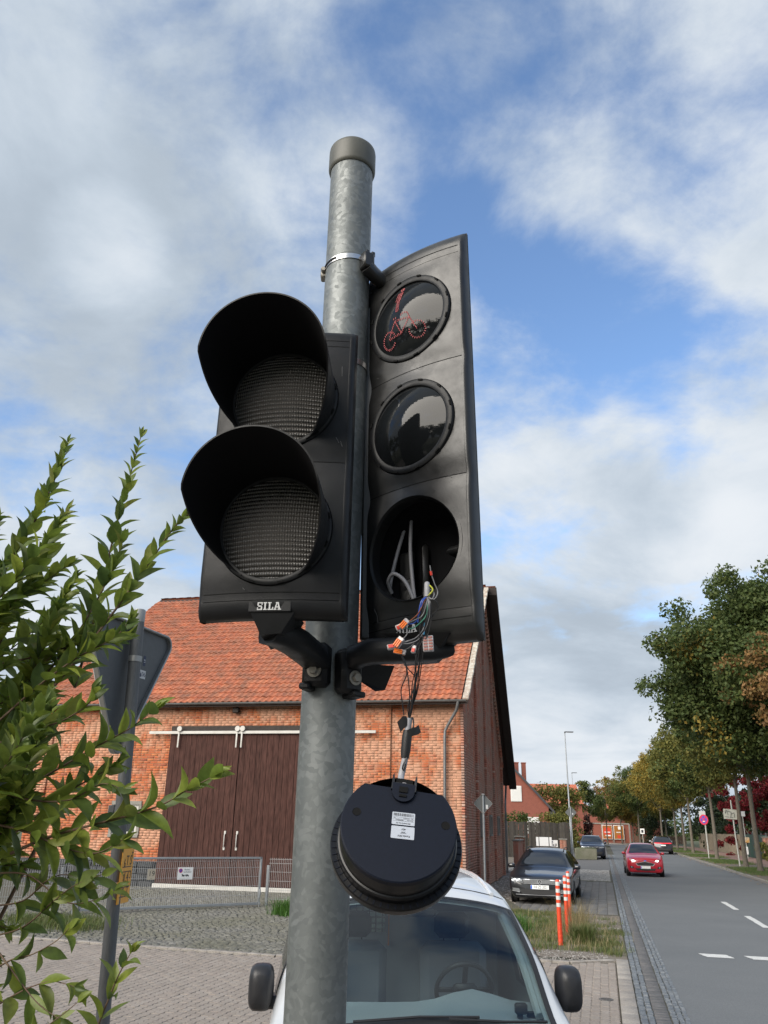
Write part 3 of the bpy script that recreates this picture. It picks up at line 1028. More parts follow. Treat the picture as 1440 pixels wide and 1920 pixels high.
# stepped brick cornice under the rear verge
gm = []
n = 46
for k in range(n):
    t = (k + .5) / n
    y = RY + .1 + (REY - RY - .1) * t
    gm.append(np.array(Matrix.Translation((.05, y, roof_z(y) - .20 - (0.0))) @ Matrix.Diagonal((.07, .055, .11, 1))))
    gm.append(np.array(Matrix.Translation((.03, y + .07, roof_z(y) - .42)) @ Matrix.Diagonal((.05, .05, .05, 1))))
CUBE = ([(a, b, c) for a in (-1, 1) for b in (-1, 1) for c in (-1, 1)], [(0, 1, 3, 2), (4, 6, 7, 5), (0, 4, 5, 1), (2, 3, 7, 6), (0, 2, 6, 4), (1, 5, 7, 3)])
link('dentil', multi_mesh('dentil', *CUBE, gm, M_gbrick, 0), gable, kind='stuff')
for c, h in GWIN:
    q = MB()
    q.box((.0, c, 2.50), (.12, 2 * h, .08)); q.box((.0, c, 1.78), (.14, 2 * h, .08))
    for s in (-1, 1): q.box((.0, c + s * (h - .05), 2.14), (.12, .10, .64))
    w = q.build('window', M_concrete, gable, smooth=0)
    q = MB(); q.box((-.03, c, 2.14), (.02, 2 * h - .2, .64)); q.build('pane', M_glassdark, gable, smooth=0)
# wall fittings left of the door: small white window
q = MB()
q.box((-11.395, .03, 2.60), (1.1, .16, .12)); q.box((-11.395, .02, 1.56), (1.1, .18, .08))
for s in (-1, 1): q.box((-11.395 + s * .505, .03, 2.08), (.10, .14, .96))
win = q.build('window', M_concrete, barn, smooth=0)
q = MB()
for z in (1.65, 2.50): q.box((-11.395, .04, z), (.9, .07, .09))
for x in (-11.80, -11.395, -10.99): q.box((x, .041, 2.075), (.08, .07, .76))
q.build('frame', M_white, win, smooth=0)
q = MB(); q.box((-11.395, .06, 2.075), (.86, .01, .8)); q.build('pane', M_glassdark, win, smooth=0)

# -------- roof
OV, OVL = .28, .25
fe = Vector((0, -.36, EZ - .10)); rg = Vector((0, RY, RZ + .12))
su = (rg - fe).normalized(); sl = (rg - fe).length
sn = Vector((1, 0, 0)).cross(su)
q = MB()
x0, x1 = LX - OVL, OV
P = [(fe.y, fe.z), (rg.y, rg.z), (16.1, 4.20), (16.1, 4.02), (RY, RZ - .08), (fe.y, fe.z - .14)]
q.prism([(y, z) for y, z in P], x0, x1, Mg)
roof = q.build('roof', M_roofbase, barn, smooth=0)
q = MB()      # rear slope covering and its broad dark verge
rs = Vector((0, 16.1 - RY, 4.20 - rg.z)).normalized(); rn = Vector((1, 0, 0)).cross(rs)
q.grid([[(x0, rg.y, rg.z + .03), (x1 + .32, rg.y, rg.z + .03)], [(x0, 16.2, 4.17), (x1 + .32, 16.2, 4.17)]])
q.build('rear_slope', M_tile, roof, smooth=0)
q = MB()
a, b = Vector((0, RY + .02, RZ + .09)), Vector((0, 16.15, 4.15))
q.prism([(a.y, a.z), (b.y, b.z), (b.y, b.z - .30), (a.y, a.z - .34)], x1 + .004, x1 + .36, Mg)
q.build('bargeboard', M_soffit, roof, smooth=0)
# pantiles
TW, TE = .2215, .332
cols = 9
prof = []
for i in range(cols):
    t = i / (cols - 1)
    zz = .034 * math.cos((t - .30) / .30 * math.pi / 2) ** 2 if t < .60 else .034 * 0 - .010 * math.sin((t - .6) / .4 * math.pi)
    prof.append((-.005 + t * (TW + .018), zz))
tv = [(x, 0, z + .012) for x, z in prof] + [(x, 0, z + .046) for x, z in prof] + [(x, TE + .06, z + .006) for x, z in prof]
tf = [(i, i + 1, cols + i + 1, cols + i) for i in range(cols - 1)] + [(cols + i, cols + i + 1, 2 * cols + i + 1, 2 * cols + i) for i in range(cols - 1)]
mats, sc_ = [], []
nrow = int(sl / TE)
for r_ in range(nrow):
    for c in range(int((x1 - x0 - .2) / TW)):
        p = fe + su * (r_ * TE - .03) + Vector((x0 + c * TW, 0, 0)) + sn * random.uniform(0, .014)
        m = Matrix((Vector((1, 0, 0)), su, sn)).transposed().to_4x4(); m.translation = p
        m = m @ Matrix.Rotation(random.uniform(-.026, .026), 4, 'Z') @ Matrix.Rotation(random.uniform(-.02, .02), 4, 'Y')
        mats.append(np.array(m))
        sc_.append(r_ * .5 + (0 if (p.x > -3.2) else 8 if p.x < -10 else 5) + random.random())
scatter('roof_tile', (tv, tf), mats, M_tile, roof, sc_, 300, 50)
for r_ in range(nrow):
    q = MB(); q.box((0, 0, 0), (.20, TE + .05, .09), bev=.02)
    o = q.build('verge_tile', M_lichen, roof)
    m = Matrix((Vector((1, 0, 0)), su, sn)).transposed().to_4x4(); m.translation = fe + su * (r_ * TE + TE / 2) + Vector((x1 - .06 + random.uniform(-.01, .01), 0, 0)) + sn * .03
    o.matrix_local = m @ Matrix.Rotation(R(2.5), 4, 'X')
rt = MB(); rt.lathe([(.12, -.19), (.125, 0), (.135, .02), (.135, .21)], 10, Matrix.Rotation(R(90), 4, 'Y') @ Matrix.Rotation(R(90), 4, 'Z') @ Matrix.Translation((0, 0, 0)), a0=R(-95), a1=R(95))
rtm = rt.mesh('ridge_tile', M_tile, 50)
k = 0; x = x0 + .2
while x < x1:
    o = link('ridge_tile', rtm, roof, (x, RY, RZ + .10 + random.uniform(-.008, .008)), (0, 0, 0)); x += .39
# gutter and downpipe
q = MB()
q.lathe([(.066, 0), (.072, 0), (.072, x1 - x0 - .1), (.066, x1 - x0 - .1), (.066, 0)], 12, Matrix.Translation((x0 + .05, fe.y - .06, EZ - .11)) @ Matrix.Rotation(R(90), 4, 'Y'), a0=R(-90), a1=R(90))
g_ = q.build('gutter', M_zinc, barn, smooth=40)
x = x0 + .4
while x < x1:
    q = MB(); q.lathe([(.074, 0), (.080, 0), (.080, .03), (.074, .03)], 10, Matrix.Translation((x, fe.y - .06, EZ - .11)) @ Matrix.Rotation(R(90), 4, 'Y'), a0=R(-90), a1=R(90))
    q.build('gutter_bracket', M_zinc, g_); x += .92
q = MB(); q.tube([(-.03, fe.y - .06, EZ - .15), (-.04, fe.y - .05, EZ - .24), (-.10, -.30, EZ - .42), (-.42, -.1, EZ - .88), (-.50, -.06, EZ - 1.02), (-.52, -.05, EZ - 1.2), (-.55, -.05, .05)], .048, 12)
q.tube([(-.545, -.05, 2.25), (-.545, -.05, 2.31)], .056, 12)
q.build('downpipe', M_zinc, barn, smooth=50)
q = MB(); q.tube([(x0, 16.25, 4.1), (x1 + .35, 16.25, 4.1)], .06, 8)
q.tube([(.12, 16.2, 4.05), (.12, 16.1, 3.9), (.14, 15.2, 3.2), (.14, 15.1, 3.0), (.14, 15.1, .1)], .05, 8)
q.build('downpipe', M_zinc, barn, smooth=50)

# -------- sliding doors
q = MB(); q.box(((XO[0] + XO[1]) / 2, .22, 2.5), (XO[1] - XO[0] - .02, .04, 5.16)); q.build('dark_interior', M_darkwood, barn, smooth=0)
q = MB(); q.box(((XO[0] + XO[1]) / 2 - .01, -.02, 5.03), (5.1, .10, .15)); q.build('door_lintel', M_darkwood, barn, smooth=0)
for (d0, d1, hx) in ((-10.02, -7.475, -7.72), (-7.455, -4.90, -7.30)):
    q = MB(); q.box(((d0 + d1) / 2, -.065, 2.53), (d1 - d0, .02, 4.70)); leaf = q.build('barn_door', M_darkwood, barn, smooth=0)
    npk = 13; pw = (d1 - d0) / npk
    for i in range(npk):
        q = MB(); q.box((0, 0, 0), (pw - .007, .028, 4.70), bev=.005)
        o = q.build('plank', M_doorwood, leaf); o.location = (d0 + pw * (i + .5), -.09 + random.uniform(-.004, .004), 2.53)
    q = MB()
    q.tube([(hx, -.11, 1.28), (hx, -.15, 1.34), (hx + .01, -.175, 1.5), (hx, -.15, 1.66), (hx, -.11, 1.72)], .016, 8)
    for zz in (1.26, 1.74): q.box((hx, -.11, zz), (.07, .02, .10), bev=.01)
    q.build('handle', M_white, leaf)
q = MB(); q.box((-6.78, -.16, 4.885), (8.05, .05, .10), bev=.012)
for x in (-10.6, -9, -7, -5, -3): q.box((x, -.08, 4.89), (.06, .16, .06))
q.build('door_rail', M_white, barn)
for x in (-9.68, -7.56, -7.38, -5.1):
    q = MB(); q.box((x, -.20, 4.70), (.055, .015, .62), bev=.004)
    for k in range(3): q.box((x, -.21, 4.44 + k * .08), (.018, .01, .018))
    q.lathe([(0, -.02), (.085, -.02), (.095, 0), (.085, .02), (0, .02)], 20, Matrix.Translation((x + .02, -.225, 5.0)) @ Matrix.Rotation(R(90), 4, 'X'))
    q.build('door_hanger', M_white, barn)
q = MB(); q.box((-6.4, -.25, .115), (7.2, .10, .13), bev=.01); q.build('door_sill', M_white, barn)
q = MB(); q.box((-7.69, -.12, 5.62), (.22, .16, .17), bev=.02); q.box((-7.69, -.03, 5.72), (.05, .10, .05)); q.build('wall_lamp', M_darkwood, barn)

# ------------------------------------------------------------------ signal pole with two heads
M_galv = None
def galv(name, base, light, dark):
    m = mat(name, base, 0.52, 0.35, fine=(70, .22), stretch=(1, 1, .07))
    n, l = m.node_tree.nodes, m.node_tree.links
    b = n['Principled BSDF']
    prev = b.inputs['Base Color'].links[0].from_socket
    geo = n.new('ShaderNodeNewGeometry')
    nz = n.new('ShaderNodeTexNoise'); nz.inputs['Scale'].default_value = 14; nz.inputs['Detail'].default_value = 3
    l.new(geo.outputs['Position'], nz.inputs['Vector'])
    va = n.new('ShaderNodeVectorMath'); va.operation = 'MULTIPLY_ADD'
    l.new(nz.outputs['Color'], va.inputs[0]); va.inputs[1].default_value = (.05, .05, .05); l.new(geo.outputs['Position'], va.inputs[2])
    vo = n.new('ShaderNodeTexVoronoi'); vo.inputs['Scale'].default_value = 95
    l.new(va.outputs[0], vo.inputs['Vector'])
    vs = n.new('ShaderNodeSeparateColor'); l.new(vo.outputs['Color'], vs.inputs[0])
    nb = n.new('ShaderNodeTexNoise'); nb.inputs['Scale'].default_value = 7; nb.inputs['Detail'].default_value = 4
    l.new(geo.outputs['Position'], nb.inputs['Vector'])
    ma = n.new('ShaderNodeMath'); ma.operation = 'MULTIPLY_ADD'
    l.new(vs.outputs[0], ma.inputs[0]); ma.inputs[1].default_value = .42
    mm = n.new('ShaderNodeMath'); mm.operation = 'MULTIPLY'; l.new(nb.outputs['Fac'], mm.inputs[0]); mm.inputs[1].default_value = .90
    l.new(mm.outputs[0], ma.inputs[2])
    rp = n.new('ShaderNodeValToRGB')
    es = rp.color_ramp.elements
    es[0].position = .30; es[0].color = (*dark, 1)
    es[1].position = .92; es[1].color = (*light, 1)
    x = es.new(.62); x.color = (*base, 1)
    x = es.new(.80); x.color = tuple(.5 * (p + q) for p, q in zip(base, light)) + (1,)
    l.new(ma.outputs[0], rp.inputs[0])
    mx = n.new('ShaderNodeMix'); mx.data_type = 'RGBA'; mx.blend_type = 'MULTIPLY'; mx.inputs['Factor'].default_value = 0.5
    l.new(rp.outputs[0], mx.inputs[6]); l.new(prev, mx.inputs[7])
    sc_ = n.new('ShaderNodeMix'); sc_.data_type = 'RGBA'; sc_.inputs['Factor'].default_value = .85
    l.new(mx.outputs[2], sc_.inputs[6]); l.new(rp.outputs[0], sc_.inputs[7])
    l.new(sc_.outputs[2], b.inputs['Base Color'])
    mr = n.new('ShaderNodeMapRange'); mr.inputs[3].default_value = .62; mr.inputs[4].default_value = .40
    l.new(vs.outputs[1], mr.inputs[0]); l.new(mr.outputs[0], b.inputs['Roughness'])
    return m
M_galv = galv('spangled_galvanised_steel', (0.142, 0.155, 0.154), (0.196, 0.210, 0.209), (0.118, 0.129, 0.130))
M_galv2 = mat('galvanised_steel', (0.34, 0.36, 0.37), 0.5, 0.3, col2=(0.24, 0.255, 0.265), nscale=9, amount=.6, fine=(60, .12))
M_cap = mat('grey_green_plastic', (0.075, 0.075, 0.062), 0.5, fine=(40, .12))
M_plastic = mat('black_plastic', (0.0085, 0.009, 0.0105), 0.42, col2=(0.015, 0.0155, 0.016), nscale=9, ndetail=9, amount=.40, fine=(30, .15), spec=.22, rvar=(22, .10), bump=(300, .06, .001))
M_plastic2 = mat('faded_black_plastic', (0.0085, 0.0085, 0.009), 0.36, col2=(0.016, 0.016, 0.0155), nscale=9, ndetail=9, amount=.40, fine=(30, .15), spec=.55, rvar=(22, .08), bump=(300, .06, .001))
M_matt = mat('matt_black_inside', (0.006, 0.006, 0.007), 0.85, spec=.15)
M_seam = mat('seam_black', (0.004, 0.004, 0.004), 0.8, spec=.2)
M_steel = mat('stainless_band', (0.55, 0.55, 0.55), 0.28, .95, fine=(80, .1))
M_bolt = mat('dull_bolt', (0.30, 0.29, 0.26), 0.5, .7, col2=(0.2, 0.18, 0.15), nscale=40)
M_print = mat('white_print', (0.55, 0.55, 0.55), 0.6)
M_red = mat('red_led', (0.22, 0.004, 0.008), 0.4, emit=((1.0, 0.02, 0.035), 0.065))


def lens_mat():
    """dark lens with moulded prisms in rows"""
    m = bpy.data.materials.new('prismatic_lens')
    m.use_nodes = True
    n, l = m.node_tree.nodes, m.node_tree.links
    b = n['Principled BSDF']
    tcn = n.new('ShaderNodeTexCoord')
    sp = n.new('ShaderNodeSeparateXYZ'); l.new(tcn.outputs['Object'], sp.inputs[0])
    def wave(sock, freq):
        a = n.new('ShaderNodeMath'); a.operation = 'MULTIPLY'; l.new(sock, a.inputs[0]); a.inputs[1].default_value = freq
        s = n.new('ShaderNodeMath'); s.operation = 'SINE'; l.new(a.outputs[0], s.inputs[0])
        p = n.new('ShaderNodeMath'); p.operation = 'ABSOLUTE'; l.new(s.outputs[0], p.inputs[0])
        return p.outputs[0]
    h0 = wave(sp.outputs['X'], math.pi / .0050); h2 = wave(sp.outputs['Z'], math.pi / .0088)
    hm = n.new('ShaderNodeMath'); hm.operation = 'MULTIPLY'; l.new(h0, hm.inputs[0]); hm.inputs[1].default_value = .42; h1 = hm.outputs[0]
    ad = n.new('ShaderNodeMath'); ad.operation = 'ADD'; l.new(h1, ad.inputs[0]); l.new(h2, ad.inputs[1])
    bp = n.new('ShaderNodeBump'); bp.inputs['Strength'].default_value = .8; bp.inputs['Distance'].default_value = .004
    l.new(ad.outputs[0], bp.inputs['Height']); l.new(bp.outputs[0], b.inputs['Normal'])
    b.inputs['Base Color'].default_value = (0.092, 0.086, 0.080, 1)
    b.inputs['Roughness'].default_value = .20
    b.inputs['Specular IOR Level'].default_value = 1.0
    return m
M_lens = lens_mat()


def dot_lens_mat():
    m = bpy.data.materials.new('dark_dotted_lens')
    m.use_nodes = True
    n, l = m.node_tree.nodes, m.node_tree.links
    b = n['Principled BSDF']
    tcn = n.new('ShaderNodeTexCoord')
    vo = n.new('ShaderNodeTexVoronoi'); vo.inputs['Scale'].default_value = 240; vo.inputs['Randomness'].default_value = 0
    l.new(tcn.outputs['Object'], vo.inputs['Vector'])
    bp = n.new('ShaderNodeBump'); bp.inputs['Strength'].default_value = .04; bp.inputs['Distance'].default_value = .001
    l.new(vo.outputs['Distance'], bp.inputs['Height']); l.new(bp.outputs[0], b.inputs['Normal'])
    b.inputs['Base Color'].default_value = (0.008, 0.009, 0.010, 1)
    b.inputs['Roughness'].default_value = .04
    b.inputs['Specular IOR Level'].default_value = .26
    b.inputs['IOR'].default_value = 1.5
    return m
M_dlens = dot_lens_mat()

PX, PY, PR = -0.107, 1.698, 0.057
pole = thing('signal_pole', 'thick spangled galvanised pole carrying both black traffic signals', 'pole', (PX, PY, 0))
q = MB(); q.lathe([(PR, 0), (PR, .6), (PR, 1.2), (PR, 1.8), (PR, 2.4), (PR, 3.0), (PR, 3.735)], 64); q.build('shaft', M_galv, pole)
q = MB(); q.lathe([(.0585, 3.700), (.0615, 3.703), (.0635, 3.710), (.0635, 3.766), (.0625, 3.774), (.056, 3.782), (.0, 3.786)], 64); q.build('cap', M_cap, pole)

# SILA lettering with slab serifs, drawn as outlines in a unit box
def slab_letters():
    t = .20; sH = .13
    def r(x0, y0, x1, y1): return [(x0, y0), (x1, y0), (x1, y1), (x0, y1)]
    L = {}
    L['I'] = [r(0, 0, .46, sH), r(0, 1 - sH, .46, 1), r(.13, sH, .33, 1 - sH)]
    L['L'] = [r(0, 0, .72, sH), r(0, 1 - sH, .46, 1), r(.13, sH, .33, 1 - sH), r(.58, sH, .72, .38)]
    L['A'] = [r(-.04, 0, .34, sH), r(.50, 0, .94, sH), [(.06, sH), (.20, sH), (.46, 1), (.30, 1)], [(.60, sH), (.80, sH), (.58, 1), (.38, 1)], r(.24, .30, .66, .43), r(.20, 1 - sH * .8, .58, 1)]
    L['S'] = [r(.0, .0, .66, sH), r(.0, .0, .12, .34), r(.48, sH, .66, .44), r(.14, .42, .60, .58), r(.02, .56, .20, 1 - sH), r(.02, 1 - sH, .68, 1), r(.56, .66, .68, 1)]
    return L
SL = slab_letters()
def sila(parent, M, h):
    q = MB(); x = 0
    for ch, w in (('S', .80), ('I', .58), ('L', .82), ('A', .92)):
        for k, poly in enumerate(SL[ch]):
            q.prism([((x + px) * h, py * h) for px, py in poly], -.0003 - .00002 * k, .0004 + .00003 * k, M)
        x += w
    return q.build('lettering', M_print, parent, smooth=0)


HW = .135


def dome(rad, bulge, x, z):
    return -bulge * (1 - (x * x + z * z) / rad ** 2)


def face_y(x):
    return .016 * (x / HW) ** 2


def housing(root, chambers, pitch, H, hole_r, material, depth=.115, HW=.135):
    """front shell with round openings; x right, y away from the viewer, z up about the face centre"""
    q = MB(); hw = HW - .0115
    zs = [((chambers - 1) / 2 - i) * pitch for i in range(chambers)]
    hz = pitch / 2 - .0006
    ca = math.atan2(hz, hw)
    angs = sorted([2 * math.pi * k / 72 for k in range(72)] + [ca, math.pi - ca, math.pi + ca, 2 * math.pi - ca])
    angs.append(angs[0] + 2 * math.pi)
    top = chambers * pitch / 2; ext = (H - chambers * pitch) / 2
    caps = ((.0006, .005), (ext * .45, .0055), (ext * .75, .011), (ext * .93, .020), (ext, .038))

    def ez(dz):
        e = max(0, min(1, (abs(dz) - (pitch / 2 - .05)) / .050)); return .005 * e * e * (3 - 2 * e)

    def off(z):
        if abs(z) > top:
            dz = abs(z) - top
            for (d0, o0), (d1, o1) in zip(caps, caps[1:]):
                if dz <= d1 + 1e-9:
                    return o0 + (o1 - o0) * max(0, (dz - d0)) / (d1 - d0)
            return caps[-1][1]
        return min(ez(z - zc) if abs(z - zc) <= pitch / 2 + .001 else 9 for zc in zs)
    for zc in zs:
        P = []
        for t in (0, .06, .3, .55, .8, 1.0):
            row = []
            for a in angs:
                c, s = math.cos(a), math.sin(a)
                m = min(hw / abs(c) if abs(c) > 1e-6 else 9, hz / abs(s) if abs(s) > 1e-6 else 9)
                ox, oz = c * m, s * m
                x, z = c * hole_r + (ox - c * hole_r) * t, s * hole_r + (oz - s * hole_r) * t
                row.append((x, face_y(x) + ez(z), zc + z))
            P.append(row)
        q.grid(P)
        q.grid([[(math.cos(a) * hole_r, yy + face_y(math.cos(a) * hole_r), zc + math.sin(a) * hole_r) for a in angs] for yy in (.0, .03)])
    for sg in (1, -1):
        P = []
        for dz, dy in caps:
            P.append([(x, face_y(x) + dy, sg * (top + dz)) for x in [hw * (-1 + 2 * i / 10) for i in range(11)]])
        P.append([(x * .69, depth, sg * (top + ext - .045)) for x in [hw * (-1 + 2 * i / 10) for i in range(11)]])
        q.grid(P)
    zl = []
    for zc in zs[::-1]:
        zl += [zc + d for d in (-pitch / 2, -.138, -.125, -.112, -.09, 0, .09, .112, .125, .138)]
    zl = [-top - c[0] for c in caps[::-1]] + zl + [top] + [top + c[0] for c in caps]
    fy = face_y(hw)
    prof = [(hw - .002, fy + .0006, 1), (hw, fy, 1), (hw + .005, fy + .0015, 1), (HW - .0025, fy + .006, .95), (HW - .0005, fy + .013, .8), (HW, fy + .024, .5), (HW, .046, 0), (HW - .003, .048, 0), (HW - .001, .051, 0), (HW - .006, .060, 0), (HW - .05, depth, 0)]
    for sg in (1, -1):
        q.grid([[(sg * x, min(y + off(z) * f, .045) if f else y, z if y < depth else max(-H / 2 + .045, min(H / 2 - .045, z))) for z in zl] for (x, y, f) in prof])
        for sx in (1, -1):
            q.grid([[(sx * hw, fy + .038, sg * H / 2), (sx * HW, .046, sg * H / 2)], [(sx * (HW - .05), depth, sg * (H / 2 - .045)), (sx * (HW - .05), depth, sg * (H / 2 - .045))]])
    q.grid([[(-HW + .05, depth, -H / 2 + .045), (HW - .05, depth, -H / 2 + .045)], [(-HW + .05, depth, H / 2 - .045), (HW - .05, depth, H / 2 - .045)]])
    h = q.build('housing', material, root, smooth=48)
    for z in [zs[i] - pitch / 2 for i in range(chambers - 1)] + [H / 2 - .046, -H / 2 + .046]:
        q = MB(); X = [(hw - .001) * (-1 + 2 * i / 20) for i in range(21)]
        q.grid([[(x, face_y(x) + off(z + d) - .0005, z + d) for x in X] for d in (-.0008, .0008)])
        q.build('seam', M_seam, h, smooth=0)
    return zs, h


def ring(root, zc, r0, r1, material):
    q = MB(); Mz = Matrix.Translation((0, 0, zc)) @ Matrix.Rotation(R(90), 4, 'X')
    N = 72
    P = []
    for (r_, d) in ((r1, .010), (r1, -.0006), (r1 - .0012, -.0016), (r0 + .0012, -.0018), (r0, -.0010), (r0, .012)):
        P.append([(math.cos(2 * math.pi * k / N) * r_, d + .35 * face_y(math.cos(2 * math.pi * k / N) * r_), zc + math.sin(2 * math.pi * k / N) * r_) for k in range(N + 1)])
    q.grid(P)
    o = q.build('lens_ring', material, root, smooth=50)
    q = MB()
    for k in range(12):
        a = R(30 * k + 12)
        q.box((0, 0, 0), (.012, .004, .0035), Matrix.Translation((math.cos(a) * (r1 - .002), -.0022 + .35 * face_y(math.cos(a) * r1), zc + math.sin(a) * (r1 - .002))) @ Matrix.Rotation(-(a + R(90)), 4, 'Y'))
    q.build('notch', M_seam, o, smooth=0, kind='stuff')
    return o


def lens(root, zc, rad, bulge, material):
    q = MB(); N, K = 64, 14
    P = []
    for i in range(K + 1):
        r_ = rad * i / K
        P.append([(math.cos(2 * math.pi * k / N) * r_, dome(rad, bulge, r_, 0), math.sin(2 * math.pi * k / N) * r_) for k in range(N + 1)])
    q.grid(P)
    o = q.build('lens', material, root, smooth=180)
    o.location = (0, .002, zc)
    return o


# ---- the vehicle signal with two hooded lenses
LEFT = thing('traffic_signal', 'two-lens black traffic signal with two long hoods over its lenses', 'traffic signal', (-.211, 1.432, 2.395), -.135)
zoff = .319
class Off:
    pass
def shifted(root, dz):
    return root
Lr = LEFT
zsL, hL = housing(Lr, 2, .280, .6235, .114, M_plastic, .10, .143)
for c in kids(Lr):
    c.location.z += zoff
for zc in zsL:
    o = ring(Lr, 0, .1005, .1125, M_plastic); o.location = (0, 0, zc + zoff)
    o = lens(Lr, 0, .1005, .026, M_lens); o.location = (0, .004, zc + zoff)
    # hood: a flared tube cut back below
    q = MB(); N = 72
    rows_o, rows_i = [], []
    for j in range(9):
        t = j / 8
        ro, ri = [], []
        for k in range(N + 1):
            a = R(-150 + 300 * k / N)                     # from straight up
            aa = abs(math.degrees(a))
            L = .185 if aa < 82 else .185 * max(0.04, 1 - (aa - 82) / 60) ** .85 if aa < 142 else .008
            L = L * (1 - .10 * (aa / 90) ** 2 * (aa < 90)) if aa < 90 else L * .90
            r_ = .108 + .017 * min(1, t * L / .18) ** .8
            y = .002 - t * L
            ro.append((math.sin(a) * r_, y, math.cos(a) * r_))
            ri.append((math.sin(a) * (r_ - .0028), y, math.cos(a) * (r_ - .0028)))
        rows_o.append(ro); rows_i.append(ri)
    q.grid(rows_o, 0); q.grid(rows_i[::-1], 1)
    q.grid([rows_o[-1], rows_i[-1]], 0)
    v = q.build('hood', [M_plastic, M_matt], Lr, smooth=40, fix=False); v.location = (0, 0, zc + zoff)
# scratches and scuffs on the faces
def scuff(root, pts, y=-.0003, r=.0004):
    q = MB(); q.tube([(x, y + face_y(x), z) for x, z in pts], r, 4); q.build('scratch', mat('pale_scratch', (.16, .16, .16), .8), root, smooth=0)
scuff(Lr, [(.112, .372), (.118, .360), (.121, .364), (.125, .352)])
scuff(Lr, [(.118, .535), (.1185, .512)]); scuff(Lr, [(-.122, .155), (-.1225, .145)]); scuff(Lr, [(-.05, .062), (-.046, .058)], .0)
# name plate
q = MB(); q.box((.003, .0086, .0272), (.082, .0052, .021), bev=.0015); q.build('name_plate', M_plastic, Lr)
sila(Lr, facing((-.020, .0050, .0200), (1, 0, 0), (0, 0, 1)), .0145)
# bracket: block under the housing, arm, clamp pad on the pole
def world_to(root, p):
    m = Matrix.Translation(root.location) @ root.rotation_euler.to_matrix().to_4x4()
    return m.inverted() @ Vector(p)

def swept_bar(q, pts, w, h, n=10):
    """rounded bar whose section is w across and h high"""
    pts = [Vector(p) for p in pts]
    P = []
    for i, p in enumerate(pts):
        a = pts[max(i - 1, 0)]; b = pts[min(i + 1, len(pts) - 1)]
        d = (b - a).normalized(); x = d.cross(Vector((0, 0, 1))).normalized(); y = x.cross(d)
        ww = w[i] if isinstance(w, (list, tuple)) else w; hh = h[i] if isinstance(h, (list, tuple)) else h
        row = []
        for k in range(17):
            t = 2 * math.pi * k / 16
            c, s = math.cos(t), math.sin(t)
            f = 1 / max(abs(c) ** 4 + abs(s) ** 4, 1e-6) ** .25
            row.append(p + x * (c * f * ww / 2) + y * (s * f * hh / 2))
        P.append(row)
    q.grid(P)
    o = len(q.v)
    q.add(P[0][:16], [tuple(range(16))]); q.add(P[-1][:16], [tuple(range(16))[::-1]])

def bolt(parent, p, M, r=.010):
    q = MB(); q.lathe([(0, .012), (r * .92, .012), (r, .010), (r, .004)], 6, M)
    q.lathe([(r * 1.55, 0), (r * 1.55, .0035), (r * .9, .0042)], 24, M)
    return q.build('bolt', M_bolt, parent, smooth=30)

q = MB()
W2 = lambda p: world_to(Lr, p)
# block below the box
q.add([W2(p) for p in ((-.243, 1.445, 2.412), (-.160, 1.435, 2.412), (-.150, 1.52, 2.412), (-.233, 1.53, 2.412),
                       (-.223, 1.455, 2.372), (-.185, 1.45, 2.375), (-.172, 1.52, 2.372), (-.212, 1.53, 2.360))],
      [(0, 1, 2, 3), (4, 7, 6, 5), (0, 4, 5, 1), (1, 5, 6, 2), (2, 6, 7, 3), (3, 7, 4, 0)])
q.build('bracket', M_plastic, Lr, smooth=20)
q = MB()
swept_bar(q, [W2(p) for p in ((-.212, 1.478, 2.386), (-.190, 1.50, 2.384), (-.165, 1.54, 2.377), (-.140, 1.60, 2.366), (-.128, 1.628, 2.352))], .058, [.050, .050, .048, .046, .030])
q.build('bracket_arm', M_plastic, Lr, smooth=60)
q = MB(); q.box((0, 0, 0), (.054, .040, .088), Matrix.Translation(W2((-.130, 1.634, 2.352))) @ Matrix.Rotation(.135 - R(16), 4, 'Z'), bev=.009)
q.box((-.017, -.004, -.045), (.022, .045, .012), Matrix.Translation(W2((-.130, 1.634, 2.352))) @ Matrix.Rotation(.135 - R(16), 4, 'Z'), bev=.003)
q.build('clamp_pad', M_plastic, Lr)
bolt(Lr, None, Matrix.Translation(W2((-.133, 1.612, 2.338))) @ Matrix.Rotation(.135 - R(16), 4, 'Z') @ Matrix.Rotation(R(90), 4, 'X'), .0095)

# ---- the three-lens signal with the lowest insert pulled out
YAW = .66
RIGHT = thing('traffic_signal', 'three-lens black traffic signal with glowing red bicycle on top and its lowest lens pulled out', 'traffic signal', (.0590, 1.606, 2.402), -YAW)
RIGHT.rotation_euler.y = R(-1.1)
Rr = RIGHT; zoR = .490
zsR, hR = housing(Rr, 3, .291, 1.004, .1165, M_plastic2, .125, .146)
for c in kids(Rr):
    c.location.z += zoR
for i, zc in enumerate(zsR):
    if i < 2:
        o = ring(Rr, 0, .0995, .115, M_plastic); o.location = (0, 0, zc + zoR)
        o = lens(Rr, 0, .0995, .026, M_dlens); o.location = (0, .003, zc + zoR)
        if i == 0:
            top_lens = o
    else:
        q = MB(); N = 72
        for (r0, r1, y0, y1) in ((.1165, .1125, -.002, .004), (.1125, .1120, .004, .03)):
            q.grid([[(math.cos(2 * math.pi * k / N) * r_, y + face_y(math.cos(2 * math.pi * k / N) * r_), math.sin(2 * math.pi * k / N) * r_) for k in range(N + 1)] for (r_, y) in ((r0, y0), (r1, y1))])
        o = q.build('open_rim', M_plastic, Rr, smooth=50); o.location = (0, 0, zc + zoR)
zo = zsR[2] + zoR
